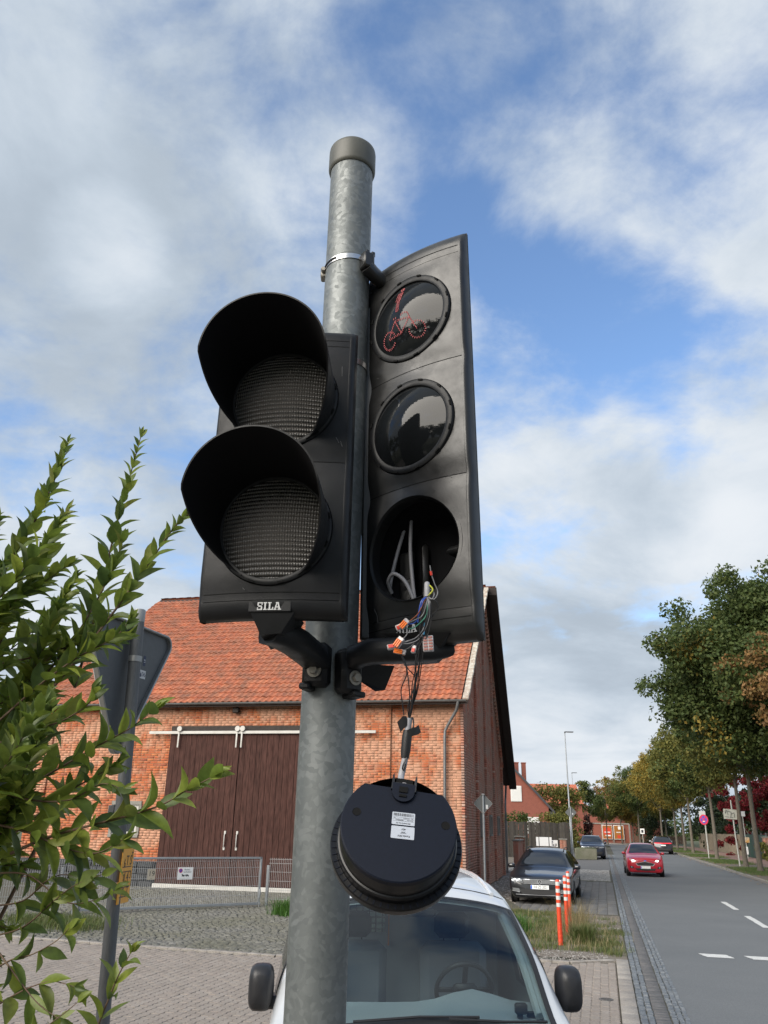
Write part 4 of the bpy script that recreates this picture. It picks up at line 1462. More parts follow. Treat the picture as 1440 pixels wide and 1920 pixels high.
scuff(Rr, [(-.108, .115), (-.103, .098), (-.104, .085), (-.094, .068), (-.091, .050)], .002); scuff(Rr, [(.02, .638), (.030, .632), (.036, .640)], .001); scuff(Rr, [(-.1, .655), (-.094, .653)], .002); scuff(Rr, [(.095, .345), (.103, .340)], .002)
# hollow inside: side walls, ribs, shelf and grey cables
q = MB(); q.lathe([(.124, -.012), (.122, -.05), (.085, -.112), (0, -.113)], 40, Matrix.Translation((0, 0, zo)) @ Matrix.Rotation(R(90), 4, 'X'))
q.build('chamber_lining', M_matt, Rr, smooth=0)
q = MB(); q.box((-.066, .082, zo - .040), (.040, .012, .13), bev=.006); q.box((-.026, .096, zo - .03), (.018, .020, .14), bev=.008); q.box((.080, .07, zo - .005), (.05, .04, .018), bev=.008)
q.box((-.060, .076, zo - .07), (.038, .02, .06), bev=.006)
q.build('inner_rib', M_plastic2, Rr)
M_cable = mat('grey_cable_sheath', (0.30, 0.30, 0.32), 0.5)
def spline(pts, n=10):
    pts = [Vector(p) for p in pts]
    out = []
    for i in range(len(pts) - 1):
        p0, p1, p2, p3 = pts[max(i - 1, 0)], pts[i], pts[i + 1], pts[min(i + 2, len(pts) - 1)]
        for k in range(n):
            t = k / n
            out.append(.5 * ((2 * p1) + (p2 - p0) * t + (2 * p0 - 5 * p1 + 4 * p2 - p3) * t * t + (3 * p1 - p0 - 3 * p2 + p3) * t ** 3))
    out.append(pts[-1])
    return out
for pts in ([(-.068, .085, zo + .10), (-.085, .07, zo + .02), (-.092, .055, zo - .05), (-.088, .05, zo - .085)],
            [(-.050, .08, zo + .12), (-.048, .07, zo + .03), (-.035, .06, zo - .06), (-.018, .045, zo - .115)],
            [(-.085, .05, zo - .075), (-.083, .035, zo - .052), (-.062, .028, zo - .040), (-.035, .032, zo - .062), (-.018, .04, zo - .105), (-.012, .05, zo - .13)]):
    q = MB(); q.tube(spline(pts), .0042, 10); q.build('inner_cable', M_cable, Rr)

# red bicycle and walking figure of little lit bars on the top lens
def stroke(q, p, r=.0016, step=.0046):
    for (x0, z0), (x1, z1) in zip(p, p[1:]):
        L = math.hypot(x1 - x0, z1 - z0); n = max(1, int(L / step))
        for k in range(n):
            t = (k + .5) / n
            x, z = x0 + (x1 - x0) * t + random.uniform(-.0005, .0005), z0 + (z1 - z0) * t + random.uniform(-.0005, .0005)
            y = dome(.0995, .026, x, z) - .0008
            q.box((x, y, z), (.0013, .0006, .0025))
q = MB()
def circ(cx, cz, r_, a0, a1, n=16):
    return [(cx + r_ * math.cos(R(a0 + (a1 - a0) * k / n)), cz + r_ * math.sin(R(a0 + (a1 - a0) * k / n))) for k in range(n + 1)]
for dx in (0, .003, -.003):
    stroke(q, circ(-.010, .083, .004 + abs(dx) * .5, 0, 360, 6))
for k, dx in enumerate((-.009, -.0055, -.002, .0015, .005)):
    stroke(q, [(-.012 + dx - .002, .046 if k in (0, 4) else .012), (-.010 + dx, .074)], step=.0036)
for (cx) in (-.046, .036):
    for r_ in (.0215, .0195):
        stroke(q, circ(cx, -.052, r_, 20 if cx < 0 else -200, 330 if cx < 0 else 130, 22))
for d in (0, .0026):
    stroke(q, [(-.046, -.052 + d), (-.022, -.014 + d), (.020, -.018 + d), (.036, -.052 + d)])
    stroke(q, [(-.022, -.014 + d), (-.006, -.050 + d), (.020, -.018 + d)])
    stroke(q, [(-.046, -.052 + d), (-.006, -.050 + d)])
    stroke(q, [(.020, -.018 + d), (.014, -.002 + d), (.004, .000 + d), (-.006, -.004 + d)])
    stroke(q, [(-.028, -.006 + d), (-.016, -.006 + d)])
q.build('red_symbol', M_red, top_lens, smooth=0)
# plate lettering near the bottom edge
sila(Rr, facing((-.038, .0042, .016), (1, 0, 0), (0, 0, 1)), .0165)
# lower bracket
q = MB()
W3 = lambda p: world_to(Rr, p)
swept_bar(q, [W3(p) for p in ((-.058, 1.628, 2.352), (-.050, 1.618, 2.368), (-.020, 1.606, 2.376), (.03, 1.60, 2.378), (.09, 1.61, 2.380), (.125, 1.64, 2.386))], [.030, .05, .056, .06, .075, .075], [.030, .046, .050, .050, .046, .03])
q.build('bracket_arm', M_plastic, Rr, smooth=60)
q = MB()
q.add([W3(p) for p in ((.0, 1.58, 2.408), (.135, 1.555, 2.408), (.16, 1.66, 2.408), (.02, 1.69, 2.408), (.04, 1.60, 2.360), (.105, 1.60, 2.366), (.12, 1.66, 2.366), (.05, 1.67, 2.360))],
      [(0, 1, 2, 3), (4, 7, 6, 5), (0, 4, 5, 1), (1, 5, 6, 2), (2, 6, 7, 3), (3, 7, 4, 0)])
q.build('bracket', M_plastic, Rr, smooth=20)
q = MB(); Mp = Matrix.Translation(W3((-.066, 1.640, 2.340))) @ Matrix.Rotation(YAW + R(38), 4, 'Z')
q.box((0, 0, 0), (.052, .040, .090), Mp, bev=.009); q.box((.012, -.004, -.046), (.03, .044, .012), Mp, bev=.003)
q.build('clamp_pad', M_plastic, Rr)
bolt(Rr, None, Matrix.Translation(W3((-.052, 1.627, 2.326))) @ Matrix.Rotation(YAW + R(38), 4, 'Z') @ Matrix.Rotation(R(90), 4, 'X'), .0095)
q = MB()
q.add([W3(p) for p in ((-.045, 1.66, 2.362), (.03, 1.72, 2.37), (.01, 1.72, 2.318), (-.01, 1.69, 2.31), (-.045, 1.68, 2.33), (-.03, 1.75, 2.36))],
      [(0, 1, 2, 3, 4), (0, 5, 1), (1, 5, 2), (2, 5, 3), (3, 5, 4), (4, 5, 0)])
q.build('clamp_wedge', M_plastic, Rr, smooth=0)
q = MB(); q.box((0, 0, 0), (.034, .030, .86), Matrix.Translation(W3((-.036, 1.716, 2.85))) @ Matrix.Rotation(YAW, 4, 'Z'), bev=.005); q.build('backing_rail', mat('grey_backing', (.045, .047, .048), .5), Rr)
# upper clamp: block, steel band and its screw box; a second band lower down
def band(root, z, tilt, a0=0, a1=360, w=.014):
    q = MB(); N = 64
    P = []
    for (r_, dz) in ((PR + .0006, -w / 2), (PR + .0022, -w / 2), (PR + .0022, w / 2), (PR + .0006, w / 2)):
        P.append([W3((PX + r_ * math.cos(R(a0 + (a1 - a0) * k / N)), PY + r_ * math.sin(R(a0 + (a1 - a0) * k / N)), z + dz + tilt * math.cos(R(a0 + (a1 - a0) * k / N)))) for k in range(N + 1)])
    q.grid(P)
    return q.build('clamp_band', M_steel, root)
band(Rr, 3.384, .006)
band(Rr, 3.082, .004)
q = MB(); Mx = Matrix.Translation(W3((PX - .061, PY + .005, 3.374))) @ Matrix.Rotation(YAW, 4, 'Z')
q.box((0, 0, -.004), (.016, .026, .026), Mx, bev=.003); q.lathe([(0, .012), (.006, .012), (.007, .008), (.007, -.014)], 6, Mx @ Matrix.Translation((0, -.012, 0)) @ Matrix.Rotation(R(90), 4, 'X'))
q.build('clamp_screw', M_bolt, Rr)
q = MB()
for k in range(12):
    a = R(196 + k * 4.2)
    q.box((0, 0, 0), (.0022, .0012, .008), Matrix.Translation(W3((PX + (PR + .003) * math.cos(a), PY + (PR + .003) * math.sin(a), 3.384 + .006 * math.cos(a)))) @ Matrix.Rotation(YAW + a + R(90), 4, 'Z') @ Matrix.Rotation(R(20), 4, 'Y'))
q.build('clamp_thread', M_seam, Rr, smooth=0)
q = MB(); Mb = Matrix.Translation(W3((-.052, 1.650, 3.366))) @ Matrix.Rotation(YAW + R(28), 4, 'Z')
q.box((-.004, 0, .006), (.030, .030, .046), Mb, bev=.004); q.box((-.004, .01, .034), (.010, .03, .016), Mb, bev=.002); q.box((.012, .01, .034), (.010, .03, .016), Mb, bev=.002)
q.build('upper_clamp', M_plastic2, Rr)
q = MB(); swept_bar(q, [W3(p) for p in ((-.055, 1.645, 3.355), (-.04, 1.66, 3.345), (-.01, 1.69, 3.335))], .030, .035); q.build('upper_arm', M_plastic2, Rr, smooth=60)

# ------------------------------------------------------------------ pulled-out lamp insert hanging on its wires
M_insert = mat('blue_black_insert', (0.0030, 0.0052, 0.0125), 0.50, spec=.22, fine=(200, .15))
M_insert2 = mat('glossy_black_insert', (0.004, 0.0042, 0.005), 0.30, spec=.35, fine=(100, .2), bump=(220, .08, .001))
M_label = mat('label_paper', (0.40, 0.43, 0.48), 0.45)
M_ink = mat('black_ink', (0.02, 0.02, 0.022), 0.6)
INS = thing('lamp_insert', 'round black signal lamp insert dangling on wires, its flat back with two white stickers showing', 'lamp insert', (0.031, 1.420, 2.016))
view = (Vector((0, 0, 2.05)) - Vector((0.031, 1.42, 2.012))).normalized()
n_in = (view * math.cos(R(29)) + Vector((0, 0, 1)) * math.sin(R(29)) + Vector((.06, 0, 0))).normalized()
x_in = Vector((0, 0, 1)).cross(n_in).normalized()
y_in = n_in.cross(x_in)
rl = R(-8.5)
x2 = x_in * math.cos(rl) + y_in * math.sin(rl); y2 = -x_in * math.sin(rl) + y_in * math.cos(rl)
MI = Matrix((x2, y2, n_in)).transposed().to_4x4()        # z = out of the back
q = MB()
q.lathe([(.0, -.045), (.06, -.040), (.092, -.026), (.100, -.010), (.1005, -.002)], 72, MI)
q.build('front_lens', M_insert2, INS, smooth=50)
q = MB()
q.lathe([(.1005, -.004), (.1065, -.004), (.1075, -.001), (.1075, .010), (.106, .0125), (.0985, .0125), (.0975, .014), (.0975, .024), (.0955, .027), (.0930, .028), (.0930, .040), (.0925, .043), (.0905, .060)], 96, MI)
fl = q.build('flange', M_insert2, INS, smooth=30)
q = MB()
for k in range(56):
    a = 2 * math.pi * k / 56
    q.box((0, 0, 0), (.007, .0016, .0018), MI @ Matrix.Rotation(a, 4, 'Z') @ Matrix.Translation((.1022, 0, .0128)), bev=0)
q.build('rib', M_insert, fl, smooth=0, kind='stuff')
# flat back, a disc with its top cut straight
def cut_disc(r_, ycut, n=96):
    pts = []
    a0 = math.asin(ycut / r_)
    for k in range(n + 1):
        a = math.pi - a0 + (math.pi + 2 * a0) * k / n
        pts.append((r_ * math.cos(a), r_ * math.sin(a)))
    return pts
q = MB()
out = cut_disc(.0925, .066); inn = cut_disc(.0905, .0645)
n_ = len(out)
q.grid([[MI @ Vector((x, y, .058)) for x, y in out + out[:1]], [MI @ Vector((x, y, .0675)) for x, y in out + out[:1]], [MI @ Vector((x, y, .0692)) for x, y in inn + inn[:1]]])
q.add([MI @ Vector((x, y, .0692)) for x, y in inn], [tuple(range(n_))])
q.build('back_plate', M_insert, INS, smooth=25)
# pale sloping ledge behind the cut
q = MB()
P0 = [(-.064, .0655, .0685), (.064, .0655, .0685)]; P1 = [(-.070, .0720, .050), (.070, .0720, .050)]; P2 = [(-.055, .087, .030), (.055, .087, .030)]
q.grid([[MI @ Vector((a[0] + (b[0] - a[0]) * t, a[1] + (0.012 * (1 - (2 * t - 1) ** 2) if i == 2 else 0), a[2])) for t in [k / 12 for k in range(13)]] for i, (a, b) in enumerate((P0, P1, P2))])
q.build('ledge', M_plastic2, INS)
q = MB()
for sx in (-1, 1):
    q.lathe([(0, .0693), (.0062, .0694), (.0070, .0698)], 20, MI @ Matrix.Translation((sx * .0715 + .002, .012, 0)))
q.build('screw_hole', M_seam, INS, smooth=0)
# cable clip with two prongs
q = MB()
half = [(.0185 * math.cos(math.pi + math.pi * k / 20), .0185 * math.sin(math.pi + math.pi * k / 20)) for k in range(21)]
q.prism([(x, y + .058) for x, y in half] + [(.0185, .072), (-.0185, .072)], .0693, .0745, MI)
q.build('cable_clip', M_insert, INS, smooth=30)
q = MB()
q.box((.0, .060, .0750), (.014, .010, .003), MI); q.box((.0, .049, .0752), (.012, .004, .003), MI); q.box((0, .0775, .066), (.028, .012, .008), MI)
q.build('clip_slot', M_seam, INS, smooth=0)
q = MB()
for sx in (-1, 1):
    q.add([MI @ Vector(p) for p in ((sx * .0165, .060, .0745), (sx * .0205, .060, .0745), (sx * .0205, .086, .0735), (sx * .0185, .090, .0735), (sx * .0165, .080, .0735),
                                    (sx * .0165, .060, .0675), (sx * .0205, .060, .0675), (sx * .0205, .086, .0675), (sx * .0185, .090, .0675), (sx * .0165, .080, .0675))],
          [(0, 1, 2, 3, 4), (5, 9, 8, 7, 6), (0, 5, 6, 1), (1, 6, 7, 2), (2, 7, 8, 3), (3, 8, 9, 4), (4, 9, 5, 0)])
q.box((0, .0715, .071), (.030, .003, .006), MI)
q.build('clip_prong', M_plastic2, INS, smooth=0)
# stickers, printed the other way up
def sticker(cx, cy, w, h, rot, name):
    MS = MI @ Matrix.Translation((cx, cy, .0696)) @ Matrix.Rotation(rot, 4, 'Z')
    q = MB(); r_ = .0015
    pts = []
    for (sx, sy, a0) in ((1, 1, 0), (-1, 1, 90), (-1, -1, 180), (1, -1, 270)):
        for k in range(4):
            a = R(a0 + 30 * k); pts.append((sx * (w / 2 - r_) + r_ * math.cos(a), sy * (h / 2 - r_) + r_ * math.sin(a)))
    q.prism(pts, 0, .0003, MS)
    return q.build(name, M_label, INS, smooth=0), MS
s1, MS1 = sticker(.006, .012, .0365, .0215, R(3), 'barcode_label')
s2, MS2 = sticker(.0075, -.0115, .0368, .0210, R(3), 'type_label')
q = MB()
x = -.0160
rr = random.Random(3)
while x < .0160:
    w_ = rr.choice((.0004, .0006, .0011)); q.box((x, .0066, .00045), (w_, .0048, .0002), MS1); x += w_ + rr.choice((.0006, .001))
for y in (.0022, -.0008, -.0042): q.box((0, y, .00045), (.033, .00022, .0002), MS1)
for (y, xs) in ((.0008, ((-.014, .003), (.005, .010), (.0145, .003))), (-.0024, ((-.006, .012), (.010, .008), (.0150, .002))), (-.0030, ((-.004, .010),))):
    for x, w_ in xs:
        k = x - w_ / 2
        while k < x + w_ / 2: q.box((k, y, .00045), (.0006, .0009, .0002), MS1); k += .0010
q.build('barcode', M_ink, s1, smooth=0)
U = Matrix.Rotation(R(180), 4, 'Z')
for (s, dx, dy, sz) in (('Kombi-SRV', .002, -.0058, .0042), ('"200"', .001, .0, .0042), ('40V', .001, .0055, .0042)):
    text('lettering', s, sz, M_ink, s2, MS2 @ Matrix.Translation((dx, dy, .0007)) @ U, depth=.0001)
text('lettering', 'SFB GmbH & Co. KG', .0026, M_ink, s1, MS1 @ Matrix.Translation((.0, -.0078, .0007)) @ U, depth=.0001)

# wiring from the open chamber down to the insert
WIR = thing('wire_bundle', 'loose bunch of thin wires with orange and clear lever connectors below the open lens', 'wires', (.048, 1.46, 2.10))
W4 = lambda p: Vector(p) - Vector((.048, 1.46, 2.10))
M_wire = mat('dark_wire', (0.02, 0.02, 0.022), 0.4); M_wgrey = mat('grey_wire', (0.18, 0.18, 0.19), 0.4)
M_wblue = mat('blue_wire', (0.02, 0.06, 0.30), 0.4); M_wbrown = mat('brown_wire', (0.22, 0.07, 0.035), 0.4); M_wyel = mat('yellow_green_wire', (0.45, 0.46, 0.05), 0.4)
M_wlb = mat('light_blue_wire', (0.05, 0.28, 0.50), 0.4); M_wgreen = mat('green_wire', (0.05, 0.20, 0.14), 0.4)
M_orange = mat('orange_lever', (0.75, 0.17, 0.02), 0.35); M_clear = mat('clear_connector', (0.52, 0.50, 0.50), 0.15, spec=.8, col2=(0.25, 0.22, 0.22), nscale=260, amount=.4); M_redplug = mat('red_ferrule', (0.62, 0.05, 0.03), 0.4)
q = MB(); q.tube(spline([W4(p) for p in ((.083, 1.47, 2.447), (.0815, 1.425, 2.456), (.0805, 1.394, 2.458), (.0803, 1.388, 2.448), (.0805, 1.388, 2.433))], 6), .0050, 12); q.build('sheath', M_cable, WIR)
top = (.0805, 1.388, 2.433)
fan = (.0520, 1.452, 2.224)
CON = {'a': (.040, 1.392, 2.383), 'b': (.0335, 1.402, 2.381), 'c': (.031, 1.402, 2.352), 'd': (.021, 1.405, 2.345), 'e': (.033, 1.408, 2.337), 'f': (.058, 1.405, 2.341), 'g': (.083, 1.402, 2.351)}
def wire(pts, m, r_=.00105):
    q = MB(); q.tube(spline([W4(p) for p in pts], 8), r_, 6); q.build('wire', m, WIR, smooth=60)
def lerp(a, b, t): return tuple(x + (y - x) * t for x, y in zip(a, b))
def jig(p, s): return tuple(x + random.uniform(-s, s) for x in p)
wire([top, (.074, 1.380, 2.420), (.064, 1.383, 2.400), (.050, 1.388, 2.388), CON['a']], M_wbrown)
wire([top, (.070, 1.382, 2.423), (.0655, 1.386, 2.402), (.064, 1.39, 2.386)], M_wblue, .0013)
wire([top, (.072, 1.378, 2.421), (.0665, 1.386, 2.400), (.058, 1.39, 2.385), CON['a']], M_wblue)
wire([top, (.079, 1.375, 2.418), (.072, 1.384, 2.398), (.058, 1.39, 2.390), CON['b']], M_wgrey)
wire([top, (.0805, 1.376, 2.415), (.077, 1.384, 2.395), (.055, 1.392, 2.376), CON['b']], M_wgreen)
wire([top, (.082, 1.375, 2.416), (.078, 1.39, 2.385), (.064, 1.395, 2.362), (.045, 1.40, 2.354), CON['c']], M_wgrey)
wire([top, (.084, 1.376, 2.417), (.083, 1.388, 2.390), (.068, 1.397, 2.360), (.048, 1.40, 2.350), CON['c']], M_wgrey)
wire([top, (.086, 1.376, 2.418), (.086, 1.388, 2.394), (.070, 1.397, 2.366), (.052, 1.402, 2.345), CON['e']], M_wire)
wire([top, (.080, 1.378, 2.414), (.0765, 1.39, 2.38), (.068, 1.40, 2.357), CON['f']], M_wire)
wire([top, (.094, 1.378, 2.423), (.099, 1.384, 2.413), (.090, 1.39, 2.398), (.074, 1.396, 2.376)], M_wire)
wire([top, (.092, 1.374, 2.425), (.0985, 1.376, 2.438), (.093, 1.372, 2.452), (.087, 1.368, 2.468)], M_wgrey)
q = MB(); q.tube([W4((.087, 1.368, 2.467)), W4((.0855, 1.366, 2.474))], .0022, 8); q.build('ferrule', M_redplug, WIR)
q = MB(); q.tube([W4((.0855, 1.366, 2.474)), W4((.0840, 1.364, 2.484))], .0011, 6); q.build('ferrule_pin', M_wgrey, WIR)
wire([top, (.085, 1.38, 2.436), (.090, 1.382, 2.444), (.086, 1.385, 2.452), (.079, 1.39, 2.456)], M_wyel, .0014)
wire([top, (.088, 1.378, 2.426), (.0925, 1.382, 2.436), (.089, 1.386, 2.444), (.083, 1.39, 2.448)], M_wgrey, .0011)
wire([(.0765, 1.392, 2.386), (.0758, 1.394, 2.376), (.0745, 1.396, 2.366)], M_wlb, .0018)
for k, (x, s) in enumerate(((.070, .004), (.073, .006), (.076, .003), (.079, .008), (.083, .002), (.066, .005))):
    wire([top, jig((x + .004, 1.384, 2.405), .002), jig((x, 1.395, 2.37), .002), jig((.062 + s, 1.41, 2.33), .004), jig((.056 + s * 1.3, 1.43, 2.28), .005), jig((.053 + s * .6, 1.444, 2.245), .002), fan], M_wire)
wire([CON['d'], (.040, 1.41, 2.325), (.047, 1.42, 2.305), (.052, 1.435, 2.265), fan], M_wire)
wire([CON['e'], (.042, 1.412, 2.320), (.046, 1.42, 2.300), (.037, 1.43, 2.275), (.040, 1.442, 2.250), (.043, 1.448, 2.232)], M_wire)
wire([CON['f'], (.062, 1.408, 2.325), (.066, 1.416, 2.305), (.058, 1.435, 2.262), fan], M_wire)
wire([CON['c'], (.036, 1.408, 2.330), (.047, 1.414, 2.310), (.062, 1.425, 2.290), (.050, 1.44, 2.25), fan], M_wire)
wire([CON['a'], (.046, 1.393, 2.372), (.044, 1.396, 2.364), CON['c']], M_wgrey)
for key, ang, tone, w_, h_ in (('a', 40, 'o', .011, .020), ('b', 65, 'r', .010, .018), ('c', 35, 'o', .012, .021), ('d', 80, 'm', .009, .021), ('e', 100, 'o', .009, .022), ('f', 12, 'r', .008, .014), ('g', -4, 'w', .019, .028)):
    Mc = Matrix.Translation(W4(CON[key])) @ Matrix.Rotation(R(ang), 4, 'Y') @ Matrix.Rotation(R(random.uniform(-18, 18)), 4, 'Z')
    q = MB(); q.box((0, 0, 0), (w_, .008, h_), Mc, bev=.0012); c_ = q.build('connector', M_clear, WIR)
    q = MB()
    if tone == 'o':
        for sx in (-1, 0, 1): q.box((sx * w_ / 3.2, -.0046, -h_ * .14), (w_ / 4, .003, h_ * .70), Mc, bev=.0006)
    elif tone == 'w':
        for i in range(2):
            for j in range(5): q.box(((i - .5) * .009, -.0044, (j - 2) * .0052), (.0070, .0012, .0034), Mc, bev=.0003)
    else:
        q.box((0, -.0044, -h_ * .15), (w_ * .7, .0015, h_ * .5), Mc, bev=.0004)
    q.build('lever', M_orange if tone == 'o' else M_redplug if tone in 'rm' else mat('rust_red_print', (0.30, 0.12, 0.10), 0.4), c_)
# sheath and tape above the insert
clip_top = MI @ Vector((0, .072, .068)) + Vector((0.031, 1.420, 2.016))
q = MB(); q.tube(spline([W4(p) for p in ((.0525, 1.450, 2.228), (.0495, 1.452, 2.205), (.0455, 1.452, 2.160), (.0385, 1.446, 2.125), tuple(clip_top))], 8), .0056, 12); q.build('sheath', M_cable, WIR)
M_tape = mat('black_tape', (0.012, 0.012, 0.013), 0.45)
q = MB(); q.tube([W4(p) for p in ((.0500, 1.4515, 2.207), (.0485, 1.452, 2.195), (.0465, 1.452, 2.172), (.0452, 1.4515, 2.160))], [.0078, .0088, .0085, .0070], 12)
def flap(pts, wdt, th=.0006):
    pts = [Vector(W4(p)) for p in pts]
    rows = [[p + Vector((-.35 * w_, -.2 * w_, w_)) for w_ in (-wdt, -.3 * wdt, .4 * wdt, wdt)] for p in pts]
    q.grid(rows); q.grid([[p + Vector((0, th, 0)) for p in r_] for r_ in rows][::-1])
flap([(.050, 1.444, 2.200), (.057, 1.441, 2.203), (.066, 1.446, 2.206), (.071, 1.448, 2.210)], .0062)
flap([(.050, 1.446, 2.222), (.044, 1.444, 2.222), (.038, 1.448, 2.216), (.034, 1.452, 2.212)], .0085)
q.build('tape', M_tape, WIR, smooth=50)
wire([(.048, 1.444, 2.160), (.043, 1.442, 2.150), (.041, 1.444, 2.142), (.0445, 1.446, 2.140), (.046, 1.446, 2.150)], M_wire, .0012)
wire([fan, (.058, 1.447, 2.228), (.060, 1.447, 2.215), (.056, 1.446, 2.203)], M_wire, .0012)

# ------------------------------------------------------------------ road sign seen from behind, left
M_signback = mat('grey_sign_back', (0.090, 0.096, 0.100), 0.55, col2=(0.078, 0.083, 0.087), nscale=6, fine=(40, .08))
M_alu = mat('sign_rim_aluminium', (0.30, 0.30, 0.29), 0.42, .55, fine=(30, .1))
M_tube = mat('weathered_sign_tube', (0.10, 0.107, 0.115), 0.6, .25, col2=(0.11, 0.11, 0.107), nscale=7, amount=.45, fine=(30, .2), stretch=(6, 6, 1))
M_clearcap = mat('milky_cap', (0.25, 0.26, 0.26), 0.3, spec=.6)
M_blueprint = mat('dark_blue_print', (0.015, 0.025, 0.07), 0.5)
M_rust = mat('rust_stain', (0.12, 0.06, 0.03), 0.85, col2=(0.07, 0.045, 0.03), nscale=30)
SX, SY = -1.238, 4.0
ys_ = thing('give_way_sign', 'grey back of a triangular road sign, point down, on a weathered tube', 'road sign', (SX, SY, 0))
q = MB(); q.tube([(.13, 0, 0), (.088, 0, 1.0), (.045, 0, 2.0), (0, 0, 3.02)], .030, 24); q.build('post', M_tube, ys_)
q = MB(); q.lathe([(.0305, 2.985), (.0315, 2.99), (.0315, 3.045), (.029, 3.052), (0, 3.055)], 24); q.build('post_cap', M_clearcap, ys_)
PHI = R(72)
MSg = Matrix.Translation((.033 * math.sin(PHI) * -1, .033 * math.cos(PHI), 0)) @ Matrix.Rotation(PHI, 4, 'Z')      # x along the sign, -y its back
def round_tri(side, r_, zt):
    h = side * math.sqrt(3) / 2
    P = [(-side / 2, zt), (side / 2, zt), (0, zt - h)]
    out = []
    cen = [(-side / 2 + r_ * math.sqrt(3), zt - r_), (side / 2 - r_ * math.sqrt(3), zt - r_), (0, zt - h + 2 * r_)]
    for (cx, cz), a0 in zip(cen, (90, -30, 210)):
        arc = []
        for k in range(9):
            a = R(a0 + 120 - 120 * k / 8) if False else R(a0 + (120 * (1 - k / 8)))
            arc.append((cx + r_ * math.cos(a), cz + r_ * math.sin(a)))
        out += arc
    return out
def tri(side, r_, zt):
    h = side * math.sqrt(3) / 2
    c = [(side / 2 - r_ * math.sqrt(3), zt - r_, -30), (-side / 2 + r_ * math.sqrt(3), zt - r_, 90), (0, zt - h + 2 * r_, 210)]
    out = []
    for cx, cz, a0 in c:
        for k in range(9):
            a = R(a0 + 120 * k / 8)
            out.append((cx + r_ * math.cos(a), cz + r_ * math.sin(a)))
    return out
ZT = 2.985
o1 = tri(.80, .052, ZT); o2 = tri(.765, .045, ZT - .0105)
MXZ = MSg @ Matrix(((1, 0, 0, 0), (0, 0, -1, 0), (0, 1, 0, 0), (0, 0, 0, 1)))       # (x, z) outline, depth towards -y
q = MB(); q.prism(o2, -.006, -.003, MXZ); q.build('panel', M_signback, ys_, smooth=20)
n_ = len(o1)
q = MB()
q.grid([[MXZ @ Vector((x, z, -.008)) for x, z in o1 + o1[:1]], [MXZ @ Vector((x, z, .016)) for x, z in o1 + o1[:1]], [MXZ @ Vector((x * .985, ZT + (z - ZT) * .985 - .005, .019)) for x, z in o1 + o1[:1]],
        [MXZ @ Vector((x, z, .016)) for x, z in o2 + o2[:1]], [MXZ @ Vector((x, z, -.002)) for x, z in o2 + o2[:1]]])
q.build('rim', M_alu, ys_, smooth=35)
q = MB()
q.prism([(x, z) for x, z in tri(.80, .052, ZT)], -.011, -.0085, MXZ)
q.build('front_sheet', mat('sign_white', (.75, .75, .75), .4), ys_, smooth=20)
# two stickers on the back
def decal(name, x, z, w, h, m):
    q = MB(); q.box((x, -.0002, 0), (w, .001, h)); 
    q2 = MB(); q2.prism([(x - w / 2, z - h / 2), (x + w / 2, z - h / 2), (x + w / 2, z + h / 2), (x - w / 2, z + h / 2)], -.0026, -.0018, MXZ)
    return q2.build(name, m, ys_, smooth=0)
d1 = decal('sticker', .150, ZT - .165, .020, .052, M_blueprint)
text('lettering', 'LE', .019, M_print, d1, MXZ @ Matrix.Translation((.150, ZT - .165, -.0012)) @ Matrix.Rotation(R(90), 4, 'Z'), depth=.0002)
d2 = decal('sticker', .145, ZT - .235, .056, .042, M_print)
text('lettering', '06', .034, M_blueprint, d2, MXZ @ Matrix.Translation((.154, ZT - .235, -.0012)), depth=.0002)
q = MB(); q.prism([(.121, ZT - .249), (.129, ZT - .222), (.137, ZT - .249)], -.0016, -.001, MXZ); q.build('arrow', M_blueprint, d2, smooth=0)
for z in (2.80, 2.42):
    q = MB(); q.lathe([(.0305, z - .014), (.033, z - .014), (.033, z + .014), (.0305, z + .014)], 24, Matrix.Translation(((3.02 - z) * .0441, 0, 0))); q.build('clamp', M_alu, ys_)
q = MB(); q.lathe([(.0303, 2.07), (.0325, 2.07), (.0325, 2.11), (.0303, 2.11)], 24, Matrix.Translation((.041, 0, 0))); q.box((-.004, 0, 2.09), (.03, .03, .05), bev=.004); q.build('sleeve', M_tube, ys_)
# yellow marker plate on the same tube
YP = thing('marker_plate', 'small orange-yellow plate with black figures strapped edge-on to the sign tube', 'plate', (SX + .054, SY, 1.80))
MY = Matrix.Translation((.030, -.010, 0)) @ Matrix.Rotation(R(89), 4, 'Z')       # x runs away along the plate
M_yellow = mat('orange_yellow_plate', (0.72, 0.34, 0.03), 0.5, col2=(0.64, 0.29, 0.025), nscale=20, fine=(60, .08))
q = MB(); q.box((.055, 0, .02), (.17, .003, .245), MY, bev=.0012); yp = q.build('plate', M_yellow, YP)
for (s, x, z, sz) in (('T', .115, .095, .045), ('T S', .075, .075, .06), ('6', .015, .065, .05), ('1.4', .055, .005, .06), ('T', .02, .000, .05), ('T', .095, -.055, .055), ('T', .03, -.06, .055), ('3', .115, .012, .045)):
    text('figure', s, sz, M_ink, yp, MY @ Matrix.Translation((x, -.0024, z)) @ Matrix.Rotation(R(90), 4, 'X'), depth=.0003)
q = MB()
for z in (-.075, -.035, .03, .05): q.box((.055, -.002, z + .0), (.13, .001, .0035), MY)
q.build('rule', M_ink, yp, smooth=0)
q = MB(); q.lathe([(.0305, -.018), (.0315, -.018), (.0315, -.012), (.0305, -.012)], 20); q.build('strap', M_steel, YP)

